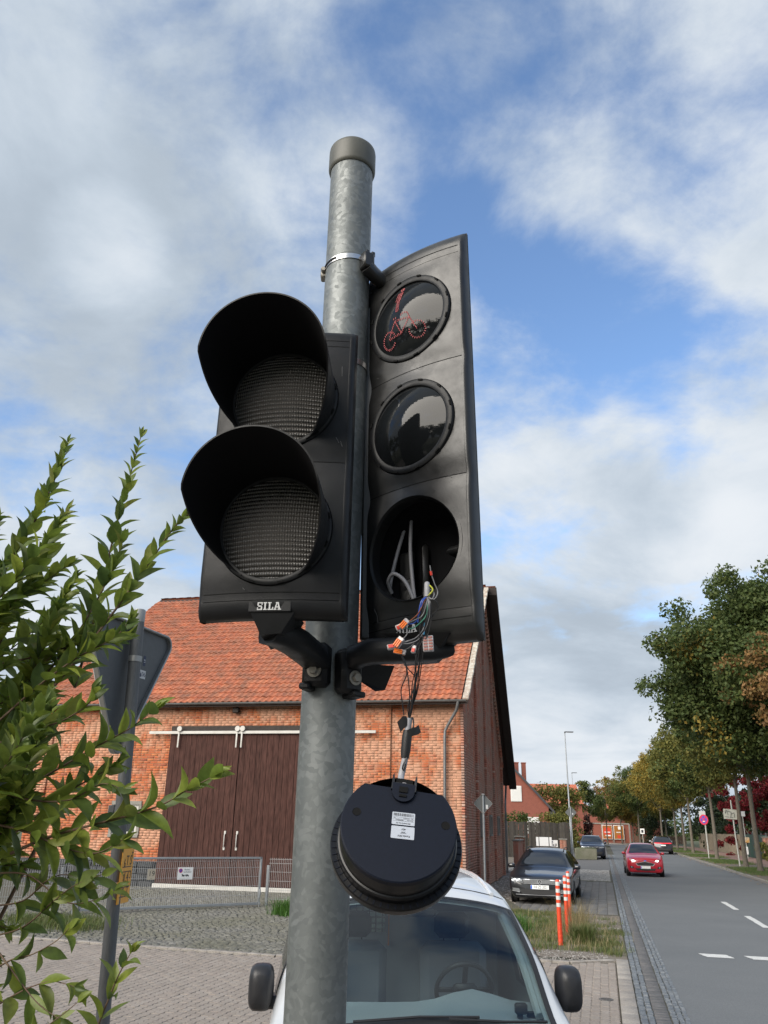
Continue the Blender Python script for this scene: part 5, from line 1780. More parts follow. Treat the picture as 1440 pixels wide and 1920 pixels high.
# ------------------------------------------------------------------ the shrub at the left
M_leaf = mat('green_leaf', (0.06, 0.13, 0.02), 0.42, piece=[(0.125, 0.185, 0.030), (0.19, 0.25, 0.040), (0.090, 0.142, 0.032), (0.27, 0.32, 0.050), (0.155, 0.212, 0.035), (0.068, 0.112, 0.036), (0.23, 0.25, 0.045)],
             fine=(60, .22), spec=.5, translucent=.48)
M_twig = mat('purple_brown_twig', (0.085, 0.045, 0.03), 0.7, col2=(0.13, 0.09, 0.05), nscale=20)
shrub = thing('shrub', 'tall green leafy shrub with long upright shoots at the left edge', 'shrub', (-1.9, 3.0, 0))
SB = Vector((-1.9, 3.0, 0))
# leaf blade: folded along its midrib, pointed, with a curl; length 1 along y
LT_rows = [(0, .02, 0), (.10, .45, .012), (.28, .92, .03), (.48, 1.0, .035), (.68, .78, .015), (.85, .38, -.03), (1.0, .0, -.09)]
lv, lf = [], []
for (t, w, z) in LT_rows:
    hw_ = w * .185
    lv += [(-hw_, t, z + hw_ * .55), (0, t, z), (hw_, t, z + hw_ * .55)]
for i in range(len(LT_rows) - 1):
    a = i * 3
    lf += [(a, a + 1, a + 4, a + 3), (a + 1, a + 2, a + 5, a + 4)]
leaf_m, leaf_s = [], []
def put_leaf(p, d, n, size):
    d = d.normalized(); x = d.cross(n)
    if x.length < 1e-4: return
    x.normalize(); n2 = x.cross(d)
    m = Matrix((x, d, n2)).transposed().to_4x4(); m.translation = p - SB
    m = m @ Matrix.Rotation(random.uniform(-.5, .5), 4, 'Y') @ Matrix.Diagonal((size * random.uniform(.75, 1.2), size * random.uniform(.85, 1.12), size * random.uniform(.3, 1.6), 1))
    leaf_m.append(np.array(m))
    leaf_s.append(p.y + max(0, -(p.x / p.y) - .44) * 8 + max(0, (.8 - p.z)) * 2 + max(0, p.y - 2.75) * 2)
def shoot(pts, r0, size, gap_=.032, droop=0.0, tip=.5, bare=0.0, stem=True):
    sp = spline(pts, 8)
    if stem:
        q = MB(); q.tube([p - SB for p in sp], [r0 * (1 - .75 * i / len(sp)) for i in range(len(sp))], 6); q.build('stem', M_twig, shrub, smooth=60)
    L = [0]
    for a, b in zip(sp, sp[1:]): L.append(L[-1] + (b - a).length)
    s = L[-1] * bare; k = random.randint(0, 1)
    while s < L[-1]:
        i = next(j for j in range(len(L) - 1) if L[j + 1] >= s)
        t = (s - L[i]) / max(L[i + 1] - L[i], 1e-6); p = sp[i].lerp(sp[i + 1], t)
        ax = (sp[i + 1] - sp[i]).normalized()
        u = s / L[-1]
        ph = (k % 2) * math.pi / 2 + random.uniform(-.4, .4)
        e1 = ax.cross(Vector((0, 0, 1)) if abs(ax.z) < .95 else Vector((1, 0, 0))).normalized(); e2 = ax.cross(e1)
        for sg in (0, math.pi):
            o = e1 * math.cos(ph + sg) + e2 * math.sin(ph + sg)
            op = .85 - .40 * u + random.uniform(-.15, .15)
            d = ax * (1 - .5 * op) + o * op + Vector((0, 0, -droop + random.uniform(-.1, .1)))
            nrm = (ax * .8 - o * .4 + Vector((0, -.15, .5)))
            put_leaf(p, d, nrm, 1.30 * size * (1 - (1 - tip) * max(0, (u - .55) / .45)) * random.uniform(.8, 1.12))
        s += 1.34 * gap_ * (1 - .40 * u) * random.uniform(.85, 1.15); k += 1
    put_leaf(sp[-1], sp[-1] - sp[-2], Vector((0, -1, .4)), size * tip * .8)
    put_leaf(sp[-1], sp[-1] - sp[-2] + Vector((.03, 0, .02)), Vector((.5, -1, .4)), size * tip * .7)
# long shoots: points of the stem, thickness, leaf length, spacing, droop, tip size, bare part
MAIN = [
    ([(-1.422, 2.75, 2.583), (-1.331, 2.688, 2.824), (-1.229, 2.625, 2.991), (-1.152, 2.562, 3.138), (-1.1, 2.5, 3.263)], 0.006, 0.086, 0.028, 0, 0.5, 0.0),
    ([(-1.356, 2.75, 2.439), (-1.274, 2.7, 2.686), (-1.19, 2.65, 2.845), (-1.128, 2.6, 2.965), (-1.079, 2.55, 3.035)], 0.005, 0.086, 0.03, 0, 0.5, 0.1),
    ([(-1.036, 2.75, 2.464), (-0.992, 2.72, 2.716), (-0.966, 2.69, 2.921), (-0.94, 2.66, 3.071), (-0.91, 2.63, 3.225), (-0.883, 2.6, 3.356)], 0.005, 0.084, 0.036, 0, 0.42, 0.0),
    ([(-1.187, 2.7, 2.231), (-1.105, 2.658, 2.396), (-0.985, 2.617, 2.547), (-0.858, 2.575, 2.727), (-0.759, 2.533, 2.873), (-0.689, 2.492, 2.963), (-0.622, 2.45, 3.006)], 0.006, 0.09, 0.034, 0, 0.5, 0.0),
    ([(-1.07, 2.55, 1.953), (-0.953, 2.508, 1.999), (-0.836, 2.467, 2.03), (-0.72, 2.425, 2.058), (-0.608, 2.383, 2.09), (-0.529, 2.342, 2.13), (-0.448, 2.3, 2.167)], 0.005, 0.094, 0.052, 0.05, 0.75, 0.1),
    ([(-1.063, 2.6, 2.148), (-0.96, 2.562, 2.202), (-0.843, 2.525, 2.264), (-0.75, 2.488, 2.309), (-0.671, 2.45, 2.364)], 0.004, 0.088, 0.04, 0, 0.7, 0.1),
    ([(-0.76, 2.5, 1.385), (-0.732, 2.475, 1.527), (-0.701, 2.45, 1.612), (-0.675, 2.425, 1.672), (-0.644, 2.4, 1.726)], 0.004, 0.072, 0.045, 0.0, 0.6, 0.2),
    ([(-1.216, 2.6, 2.255), (-1.081, 2.575, 2.304), (-0.978, 2.55, 2.335), (-0.902, 2.525, 2.382), (-0.875, 2.5, 2.419)], 0.004, 0.086, 0.034, 0, 0.6, 0.1),
    ([(-1.128, 2.7, 2.009), (-0.979, 2.65, 2.12), (-0.871, 2.6, 2.175), (-0.792, 2.55, 2.212)], 0.004, 0.088, 0.04, 0.05, 0.7, 0.1),
    ([(-1.356, 2.75, 2.529), (-1.203, 2.72, 2.554), (-1.07, 2.69, 2.587), (-0.974, 2.66, 2.61), (-0.9, 2.63, 2.596), (-0.84, 2.6, 2.608)], 0.004, 0.088, 0.034, 0.0, 0.6, 0.25),
    ([(-1.114, 2.7, 2.507), (-1.021, 2.675, 2.649), (-0.959, 2.65, 2.774), (-0.919, 2.625, 2.862), (-0.896, 2.6, 2.95)], 0.004, 0.086, 0.036, 0.0, 0.6, 0.1),
    ([(-1.198, 2.6, 2.337), (-1.074, 2.575, 2.452), (-0.96, 2.55, 2.534), (-0.849, 2.525, 2.592), (-0.799, 2.5, 2.647)], 0.004, 0.088, 0.034, 0.0, 0.6, 0.1),
    ([(-1.159, 2.6, 1.892), (-1.018, 2.562, 1.897), (-0.885, 2.525, 1.832), (-0.798, 2.488, 1.837), (-0.723, 2.45, 1.868)], 0.003, 0.08, 0.075, 0.4, 0.8, 0.3),
    ([(-1.14, 2.6, 1.724), (-1.008, 2.562, 1.758), (-0.915, 2.525, 1.832), (-0.849, 2.488, 1.876), (-0.766, 2.45, 1.907)], 0.003, 0.08, 0.07, 0.4, 0.8, 0.3),
    ([(-1.064, 2.5, 1.647), (-0.988, 2.475, 1.69), (-0.924, 2.45, 1.708), (-0.856, 2.425, 1.744), (-0.817, 2.4, 1.779)], 0.003, 0.072, 0.085, 0.6, 0.8, 0.3),
    ([(-1.046, 2.5, 1.56), (-0.972, 2.475, 1.603), (-0.91, 2.45, 1.633), (-0.847, 2.425, 1.65), (-0.781, 2.4, 1.643)], 0.003, 0.072, 0.08, 0.6, 0.8, 0.3),
    ([(-1.067, 2.5, 1.737), (-0.964, 2.467, 1.654), (-0.883, 2.433, 1.599), (-0.81, 2.4, 1.571)], 0.003, 0.075, 0.09, 0.6, 0.8, 0.3),
    ([(-1.157, 2.6, 1.807), (-1.026, 2.575, 1.825), (-0.949, 2.55, 1.885), (-0.889, 2.525, 1.901), (-0.824, 2.5, 1.883)], 0.003, 0.078, 0.06, 0.5, 0.8, 0.3),
    ([(-0.97, 2.4, 1.475), (-0.891, 2.388, 1.514), (-0.838, 2.375, 1.552), (-0.786, 2.362, 1.59), (-0.752, 2.35, 1.617)], 0.003, 0.072, 0.09, 0.5, 0.8, 0.3),
    ([(-1.145, 2.5, 2.127), (-1.004, 2.475, 2.099), (-0.887, 2.45, 2.101), (-0.794, 2.425, 2.145), (-0.723, 2.4, 2.131)], 0.004, 0.09, 0.04, 0.15, 0.7, 0.2),
    ([(-1.143, 2.5, 2.039), (-1.004, 2.475, 2.013), (-0.881, 2.45, 1.974), (-0.781, 2.425, 1.963), (-0.705, 2.4, 1.999)], 0.004, 0.088, 0.045, 0.25, 0.7, 0.2),
]
for pts, r0, size, g_, dr, tip, bare in MAIN:
    shoot([Vector(p) for p in pts], r0, size, g_, dr, tip, bare)
# inner mass
rs = random.Random(21)
for i in range(176):
    px = rs.uniform(-.62, -.345) if i < 104 else rs.uniform(-.60, -.42)
    y0 = rs.uniform(2.45, 3.3)
    z0 = rs.uniform(1.72, 2.72) if i < 104 else rs.uniform(1.20, 1.95)
    x0 = px * y0 - .10
    a = rs.uniform(-.9, .75); up = rs.uniform(.35, 1.0) if i < 104 else rs.uniform(-.5, .3)
    L = rs.uniform(.28, .50)
    d = Vector((math.cos(a) * .7, math.sin(a) * .5 - .25, up)).normalized()
    p0 = Vector((x0, y0, z0)); p1 = p0 + d * L * .5 + Vector((0, 0, -.01)); p2 = p0 + d * L + Vector((.02, 0, .05 * up))
    if p2.x / p2.y > -.395: 
        continue
    shoot([p0 - d * .1, p1, p2], .0035, rs.uniform(.078, .10), .030 if i < 104 else .05, .05 if i < 104 else .45, .6, .05)
# woody base
for i in range(9):
    a = i * .7
    q = MB(); b0 = Vector((.12 * math.cos(a), .12 * math.sin(a), 0))
    q.tube(spline([b0, b0 * 2 + Vector((0, 0, .6)), b0 * 3.5 + Vector((rs.uniform(-.1, .15), rs.uniform(-.2, .2), 1.3)), b0 * 4.5 + Vector((rs.uniform(-.1, .3), rs.uniform(-.3, .2), 2.0))], 6), [.013 - .0004 * k for k in range(19)], 7)
    q.build('stem', M_twig, shrub, smooth=60)
scatter('leaf', (lv, lf), leaf_m, M_leaf, shrub, leaf_s, 300, 60)

# ------------------------------------------------------------------ mesh gate and fence in front of the barn
gate = thing('mesh_gate', 'galvanised wire mesh gate with tube frame across the cobbled drive', 'gate', (-3.04, 23.13, 0), math.atan2(20.64 - 23.13, -6.76 + 3.04) + math.pi)
GL = math.hypot(3.72, 2.49) + .12
def g3(x, z, y=0): return (x, y, z)
zb_r, zb_l = .07, .03
q = MB()
q.box((-GL / 2, 0, 1.19), (GL, .05, .05), bev=.006)
q.build('top_rail', M_galv2, gate)
q = MB(); q.box((-GL / 2, 0, .10), (GL, .05, .06), bev=.006); q.build('bottom_rail', M_galv2, gate)
for x in (-.02, -GL + .02):
    q = MB(); q.box((x, 0, .645), (.05, .05, 1.14), bev=.006); q.build('upright', M_galv2, gate)
q = MB(); q.box((-.025, -.05, .34), (.035, .05, .22), bev=.006); q.box((-.01, -.04, .10), (.05, .04, .07), bev=.01); q.tube([(-.03, -.05, .26), (-.03, -.05, 0)], .009, 8); q.build('drop_bolt', M_galv2, gate)
M_wiremesh = mat('bright_zinc_wire', (0.36, 0.36, 0.36), 0.5, .2)
wm = MB(); wm.tube([(0, 0, .13), (0, 0, 1.165)], .0046, 5); wm = wm.mesh('wire', M_wiremesh, 60)
n = int((GL - .1) / .05)
for i in range(n):
    link('wire', wm, gate, (-.07 - i * .05, 0, 0))
for z in (.30, .52, .74, .96, 1.12):
    q = MB(); q.tube([(-.04, .005, z), (-GL + .04, .005, z)], .0046, 5); q.build('cross_wire', M_wiremesh, gate)
gp = thing('gate_post', 'square galvanised gate post at the left end of the mesh gate', 'post', (-6.93, 20.52, 0), gate.rotation_euler.z)
q = MB(); q.box((0, 0, .58), (.10, .10, 1.16), bev=.008); q.build('shaft', M_galv2, gp); q = MB(); q.box((0, 0, 1.165), (.106, .106, .012), bev=.003); q.build('post_lid', M_galv2, gp)
mf = thing('mesh_fence', 'galvanised wire mesh fence panel right of the gate, half behind the big pole', 'fence', (-2.90, 23.5, 0), R(-8))
q = MB(); q.box((0, 0, .5), (.07, .07, 1.0), bev=.006); q.build('post', M_galv2, mf)
q = MB(); q.box((2.5, 0, .5), (.06, .06, 1.0), bev=.006); q.build('post', M_galv2, mf)
for i in range(50): link('wire', wm, mf, (.06 + i * .05, -.04, .02))
for z in (.18, .40, .62, .84, 1.05, 1.15):
    q = MB(); q.tube([(.03, -.045, z), (2.56, -.045, z)], .0046, 5); q.build('cross_wire', M_wiremesh, mf)
mf2 = thing('mesh_fence', 'low wire mesh fence running left behind the shrub from the gate post', 'fence', (-7.0, 20.5, 0), R(25))
for x in (-.3, -2.6):
    q = MB(); q.box((x, 0, .5), (.06, .06, 1.0), bev=.006); q.build('post', M_galv2, mf2)
for i in range(60): link('wire', wm, mf2, (-.1 - i * .05, -.04, 0))
for z in (.18, .40, .62, .84, 1.05):
    q = MB(); q.tube([(-.1, -.045, z), (-3.1, -.045, z)], .0046, 5); q.build('cross_wire', M_wiremesh, mf2)
# plates on the gate
rzg = gate.rotation_euler.z
def on_gate(t, z, y=-.012):
    p = Matrix.Translation(gate.location) @ Matrix.Rotation(rzg, 4, 'Z') @ Vector((t, y, z)); return p
tx = lambda x: (x + 3.04) / math.cos(rzg)
NP = thing('no_parking_plate', 'small white no parking plate with a tow truck wired to the mesh gate', 'sign', on_gate(-2.10, .84), rzg)
q = MB(); q.box((0, 0, 0), (.40, .003, .28), bev=.001); npp = q.build('plate', mat('white_plate', (.74, .74, .73), .4), NP)
MP_ = lambda x, z, d=-.003: Matrix.Translation((x, d, z)) @ Matrix.Rotation(R(90), 4, 'X')
q = MB(); q.lathe([(0, .0012), (.046, .0012)], 28, MP_(-.125, .065)); q.build('ban_disc', mat('sign_blue', (.02, .07, .38), .4), npp, smooth=0)
q = MB(); q.lathe([(.038, .0020), (.050, .0020)], 28, MP_(-.125, .065)); q.box((0, 0, .0022), (.008, .08, .0004), MP_(-.125, .065) @ Matrix.Rotation(R(45), 4, 'Z')); q.build('ban_ring', mat('sign_red', (.55, .015, .03), .4), npp, smooth=0)
text('lettering', 'Parken', .052, M_ink, npp, MP_(.045, .085)); text('lettering', 'verboten!', .052, M_ink, npp, MP_(.055, .035))
q = MB()
for (x, z, w, h) in ((-.055, -.045, .05, .030), (-.075, -.028, .025, .025), (-.005, -.052, .06, .012), (.06, -.045, .07, .022), (.055, -.030, .035, .014)): q.box((x, z, .0012), (w, h, .0004), MP_(0, 0))
q.box((.005, -.028, .0012), (.06, .006, .0005), MP_(0, 0) @ Matrix.Rotation(R(14), 4, 'Z'))
for x in (-.075, -.035, .035, .085): q.lathe([(0, .0016), (.010, .0016)], 12, MP_(x, -.064))
q.build('tow_truck_print', M_ink, npp, smooth=0)
q = MB(); q.box((0, -.115, .0012), (.34, .002, .0003), MP_(0, 0)); q.box((0, -.105, .0012), (.30, .002, .0003), MP_(0, 0)); q.build('small_print', mat('grey_print', (.3, .3, .3), .5), npp, smooth=0)
N19 = thing('number_plate', 'beige house number plate reading 19 hung on the mesh gate', 'house number', on_gate(-2.96, .83), rzg)
q = MB(); q.box((0, 0, 0), (.20, .004, .24), bev=.001); npq = q.build('plate', mat('beige_plate', (.42, .37, .29), .5), N19)
text('lettering', '19', .165, M_ink, npq, MP_(0, .01, -.0035))
q = MB(); q.box((0, .095, .002), (.14, .003, .0003), MP_(0, 0)); q.box((0, -.095, .002), (.05, .005, .0003), MP_(0, 0)); q.build('small_print', M_ink, npq, smooth=0)

# ------------------------------------------------------------------ flexible posts
M_orangepost = mat('orange_plastic_post', (0.62, 0.055, 0.012), 0.45, fine=(40, .1))
M_refl = mat('white_reflective_band', (0.58, 0.58, 0.56), 0.4, fine=(60, .08))
M_redband = mat('red_reflective_band', (0.62, 0.05, 0.02), 0.4)
q = thing('striped_post', 'nearest of the three orange and white striped plastic posts, bare at its foot', 'bollard', (3.55, 17.22, -.01), 0, 'striped posts on the rough grass')
b = MB()
pr = [(.050, 0)]
for k in range(17): pr += [(.050, .01 + k * .022), (.043, .021 + k * .022)]
pr += [(.045, .40), (.043, .46), (.042, 1.09), (.040, 1.12), (.030, 1.14), (0, 1.145)]
b.lathe(pr, 20); sh = b.build('shaft', M_orangepost, q, smooth=30)
for k in range(4):
    z = .66 + k * .125
    b = MB(); b.lathe([(.0425, z), (.0432, z), (.0432, z + .068), (.0425, z + .068)], 20); b.build('white_band', M_refl, q)
dup(q, (4.02, 18.72, -.01), .6, 'middle of the three orange and white striped plastic posts', 'striped posts on the rough grass')
dup(q, (4.50, 20.60, -.01), 1.1, 'farthest of the three orange and white striped plastic posts, beside the dark car', 'striped posts on the rough grass')

# ------------------------------------------------------------------ vehicles
def paint(name, col, rough=.35, coat=1.0, metal=0.0):
    return mat(name, col, rough, metal, coat=coat, fine=(400, .05) if metal else None, spec=.5)
M_cglass = mat('car_window_glass', (0.012, 0.015, 0.02), 0.03, spec=1.0)
M_tyre = mat('tyre_rubber', (0.018, 0.018, 0.018), 0.85, fine=(80, .2))
M_rim = mat('alloy_rim', (0.42, 0.43, 0.44), 0.35, .85)
M_trim = mat('black_trim', (0.014, 0.014, 0.015), 0.5, fine=(60, .15))
M_chrome = mat('chrome', (0.62, 0.63, 0.65), 0.22, .55)
M_lamp = mat('headlamp_glass', (0.42, 0.44, 0.46), 0.08, .6, col2=(0.22, 0.23, 0.24), nscale=9, amount=.8, spec=.9)
M_lamp_on = mat('lit_headlamp', (0.9, 0.9, 0.9), 0.2, emit=((1.0, 0.97, 0.92), 1.3))
M_tail_on = mat('lit_tail_lamp', (0.5, 0.01, 0.02), 0.3, emit=((1.0, 0.04, 0.06), .5))
M_tail = mat('tail_lamp', (0.25, 0.01, 0.01), 0.15)
M_plate = mat('number_plate_white', (.75, .75, .74), .45)
M_plateblue = mat('number_plate_blue', (.02, .10, .50), .45)


def pchip(xs, ys, q):
    xs = np.asarray(xs, float); ys = np.asarray(ys, float)
    h = np.diff(xs); d = np.diff(ys) / h
    m = np.zeros(len(xs))
    for i in range(1, len(xs) - 1):
        if d[i - 1] * d[i] > 0:
            w1, w2 = 2 * h[i] + h[i - 1], h[i] + 2 * h[i - 1]
            m[i] = (w1 + w2) / (w1 / d[i - 1] + w2 / d[i])
    m[0], m[-1] = d[0], d[-1]
    i = np.clip(np.searchsorted(xs, q) - 1, 0, len(h) - 1)
    t = (q - xs[i]) / h[i]
    return ((1 + 2 * t) * (1 - t) ** 2 * ys[i] + t * (1 - t) ** 2 * h[i] * m[i] + t * t * (3 - 2 * t) * ys[i + 1] + t * t * (t - 1) * h[i] * m[i + 1])


class Pair:
    """left and right pieces, each built as a part of its own"""

    def __init__(self, items):
        self.items = items

    def build(self, *a, **k):
        return [q.build(*a, **k) for q in self.items][0]


class Body:
    """car shell lofted from stations (y, bottom z, low half-width, half-width, belt z, top half-width, top edge z, centre z)"""

    def __init__(self, st):
        self.st = np.array(st, float)
        self.L = self.st[-1, 0]

    def ring(self, y, sharp=.0):
        v = [pchip(self.st[:, 0], self.st[:, i], y) for i in range(1, 8)]
        zb, wl_, w, zbelt, wt, ze, zt = v
        return [(0, zb), (wl_, zb + .0), (w, zb + .22), (w, zbelt), (wt, ze), (0, zt)]

    def pt(self, y, t):
        """t from 0 (under the car) to 5 (top centre); negative x side is -t"""
        c = self.ring(y); s = 1 if t >= 0 else -1; t = abs(t)
        i = min(int(t), 4); f = t - i
        p = [c[max(i - 1, 0)] if i > 0 else (-c[1][0], c[1][1]), c[i], c[i + 1], c[i + 2] if i + 2 <= 5 else (-c[4][0], c[4][1])]
        k = .55
        out = []
        for a in (0, 1):
            m1, m2 = (p[2][a] - p[0][a]) * .5 * k, (p[3][a] - p[1][a]) * .5 * k
            out.append((2 * f ** 3 - 3 * f ** 2 + 1) * p[1][a] + (f ** 3 - 2 * f ** 2 + f) * m1 + (-2 * f ** 3 + 3 * f ** 2) * p[2][a] + (f ** 3 - f ** 2) * m2)
        return Vector((s * out[0], y, out[1]))

    def nrm(self, y, t):
        e = 1e-3
        a = self.pt(min(y + e * 5, self.L), t) - self.pt(max(y - e * 5, 0), t)
        s = 1 if t >= 0 else -1
        b = self.pt(y, s * min(5, abs(t) + e)) - self.pt(y, s * max(0, abs(t) - e))
        n = (a.cross(b) if s < 0 else b.cross(a))
        n = n.normalized()
        c = self.pt(y, t) - Vector((0, y, .7))
        return n if n.dot(c) > 0 else -n

    def shell(self, name, m, parent, holes=(), shrink=0.0, ny=64):
        ys = sorted(set(list(np.linspace(0, self.L, ny)) + [0.02, .05, self.L - .02, self.L - .05] + [h[i] for h in holes for i in (0, 1)]))
        th = [i / 5 for i in range(26)]
        th = sorted(set(th + [h[i] for h in holes for i in (2, 3)]))
        ts = [-t for t in th[::-1][:-1]][::1]
        # go round: from under, up the right side, over the top, down the left side
        seq = th + [-t for t in th[::-1]][1:]
        q = MB(); n = len(seq)
        for y in ys:
            for t in seq:
                p = self.pt(y, t)
                if shrink:
                    c = Vector((0, max(.4, min(self.L - .4, y)), .75))
                    p = c + (p - c) * (1 - shrink)
                q.v.append(tuple(p))
        for i in range(len(ys) - 1):
            for j in range(n - 1):
                ym, tm = (ys[i] + ys[i + 1]) / 2, (seq[j] + seq[j + 1]) / 2
                if abs(seq[j]) == 5 and False: pass
                t_ = abs(tm) if seq[j] * seq[j + 1] >= 0 or abs(seq[j]) < 1 else 5 - 1e-3
                if any(h[0] < ym < h[1] and h[2] < t_ <= h[3] for h in holes):
                    continue
                q.f.append((i * n + j, i * n + j + 1, (i + 1) * n + j + 1, (i + 1) * n + j)); q.m.append(0)
        q.f.append(tuple(range(n))[::-1]); q.m.append(0)
        q.f.append(tuple((len(ys) - 1) * n + k for k in range(n))); q.m.append(0)
        return q.build(name, m, parent, smooth=38)

    def patch(self, y0, y1, t0, t1, out=.004, n=10, sides=(1, -1), across=False, shear=0.0):
        """pieces lying on the shell between two stations and two heights; across joins both sides over the top"""
        q = MB()
        if across:
            ts = [t0 + (5 - t0) * k / n for k in range(n + 1)] + [-(5 - (5 - t0) * k / n) for k in range(1, n + 1)]
            q.grid([[self.pt(y, t) + self.nrm(y, t if abs(t) < 4.999 else 4.99) * out for t in ts] for y in np.linspace(y0, y1, n)])
        else:
            if len(sides) > 1:
                return Pair([self.patch(y0, y1, t0, t1, out, n, (s,), False, shear) for s in sides])
            for s in sides:
                q.grid([[self.pt(y + shear * (abs(t) - t0), s * t) + self.nrm(y, s * t) * out for t in np.linspace(t0, t1, n)] for y in np.linspace(y0, y1, n)])
        return q

    def front_y(self, x, z, rear=False):
        ys = np.concatenate([np.linspace(0, .6, 61), np.linspace(.62, 1.6, 30)])
        if rear: ys = self.L - ys
        for y in ys:
            if self.inside(abs(x), z, y): return y
        return ys[-1]

    def inside(self, x, z, y):
        key = round(float(y), 3)
        if not hasattr(self, '_c'): self._c = {}
        if key not in self._c:
            self._c[key] = [self.pt(y, t) for t in np.linspace(0, 5, 41)]
        P = self._c[key]
        zb, zt = P[0].z, P[-1].z
        # width of the section at height z
        for a, b in zip(P, P[1:]):
            if (a.z - z) * (b.z - z) <= 0 and abs(a.z - b.z) > 1e-6:
                w = a.x + (b.x - a.x) * (z - a.z) / (b.z - a.z)
                if w >= x and z >= zb - 1e-3: return True
        return False

    def face(self, corners, out=.006, n=6, m=4, rear=False, both=False):
        """quad in (x, z) laid on the nose (or the tail)"""
        if both and min(c[0] for c in corners) > .01:
            return Pair([self.face(corners, out, n, m, rear), self.face([(-x, z) for x, z in corners], out, n, m, rear)])
        q = MB()
        for s in ((1, -1) if both else (1,)):
            P = []
            for i in range(m + 1):
                v = i / m; row = []
                for j in range(n + 1):
                    u = j / n
                    a = Vector(corners[0]).lerp(Vector(corners[1]), u); b = Vector(corners[3]).lerp(Vector(corners[2]), u)
                    p = a.lerp(b, v)
                    y = self.front_y(p.x, p.y, rear)
                    row.append((s * p.x, y - out if not rear else y + out, p.y))
                P.append(row)
            q.grid(P)
        return q


def wheels(root, ys, x, r_, w=.20):
    q = MB()
    prof = [(r_ * .62, -w / 2 + .01), (r_ * .70, -w / 2), (r_ * .94, -w / 2), (r_, -w / 2 + .03), (r_, w / 2 - .03), (r_ * .94, w / 2), (r_ * .70, w / 2), (r_ * .62, w / 2 - .01)]
    q.lathe(prof, 36, Matrix.Rotation(R(90), 4, 'Y'))
    ty = q.mesh('tyre', M_tyre, 40)
    q = MB()
    Ry_ = Matrix.Rotation(R(90), 4, 'Y')
    q.lathe([(r_ * .64, -w / 2 + .012), (r_ * .60, w / 2 - .03), (.0, w / 2 - .06)], 36, Ry_)
    for k in range(5):
        q.box((0, 0, 0), (.02, r_ * .56, .055), Matrix.Rotation(2 * math.pi * k / 5, 4, 'X') @ Matrix.Translation((w / 2 - .022, r_ * .32, 0)), bev=.006)
    q.lathe([(.07, w / 2 - .01), (.06, w / 2), (0, w / 2)], 18, Ry_)
    rm = q.mesh('rim', M_rim, 40)
    q = MB(); q.lathe([(r_ * .9, 0), (r_ * 1.14, 0), (r_ * 1.16, -.03)], 36, Ry_); q.lathe([(0, -.01), (r_ * 1.14, -.01)], 36, Ry_)
    ar = q.mesh('wheel_arch', M_trim, 40)
    for y in ys:
        for s in (1, -1):
            wh = link('wheel', ty, root, (s * (x - w / 2 + .022), y, r_), (0, 0, 0 if s > 0 else math.pi))
            link('rim', rm, wh)
            link('wheel_arch', ar, root, (s * (x + .008), y, r_), (0, 0, 0 if s > 0 else math.pi))


def plate(root, s, x, y, z, w=.50, rear=False, tilt=0):
    M = Matrix.Translation((x, y, z)) @ Matrix.Rotation(math.pi if rear else 0, 4, 'Z') @ Matrix.Rotation(tilt, 4, 'X')
    q = MB(); q.box((0, 0, 0), (w, .012, .11), M, bev=.003); p = q.build('number_plate', M_plate, root)
    q = MB(); q.box((-w / 2 + .022, -.0065, 0), (.038, .002, .10), M); q.build('blue_strip', M_plateblue, p, smooth=0)
    if s:
        text('lettering', s, .105, M_ink, p, M @ Matrix.Translation((.02, -.0072, 0)) @ Matrix.Rotation(R(90), 4, 'X') @ Matrix.Diagonal((.82, 1, 1, 1)))
    return p


def mirrors(root, x, y, z, size, m, m2):
    for s in (1, -1):
        q = MB()
        w, h, d = size
        P = []
        for (yy, f) in ((-d * .5, .0), (-d * .49, .55), (-d * .36, .84), (-d * .1, .98), (d * .25, 1.0), (d * .46, .97), (d * .5, .90)):
            P.append([(s * (x + w / 2) + w / 2 * f * math.copysign(abs(math.cos(a)) ** .55, math.cos(a)), y + yy, z + h / 2 * f * math.copysign(abs(math.sin(a)) ** .55, math.sin(a))) for a in [2 * math.pi * k / 24 for k in range(25)]])
        q.grid(P)
        o = len(q.v); q.add(P[-1][:-1], [tuple(range(24))])
        b = q.build('mirror', m, root, smooth=50)
        q = MB(); q.box((s * (x - .02), y + .02, z - h * .32), (.16, .07, h * .28), bev=.02); q.build('mirror_foot', m2, b)
        q = MB(); q.box((s * (x + w / 2), y + d * .5 + .004, z), (w * .82, .004, h * .8)); q.build('mirror_glass', M_chrome, b, smooth=0)


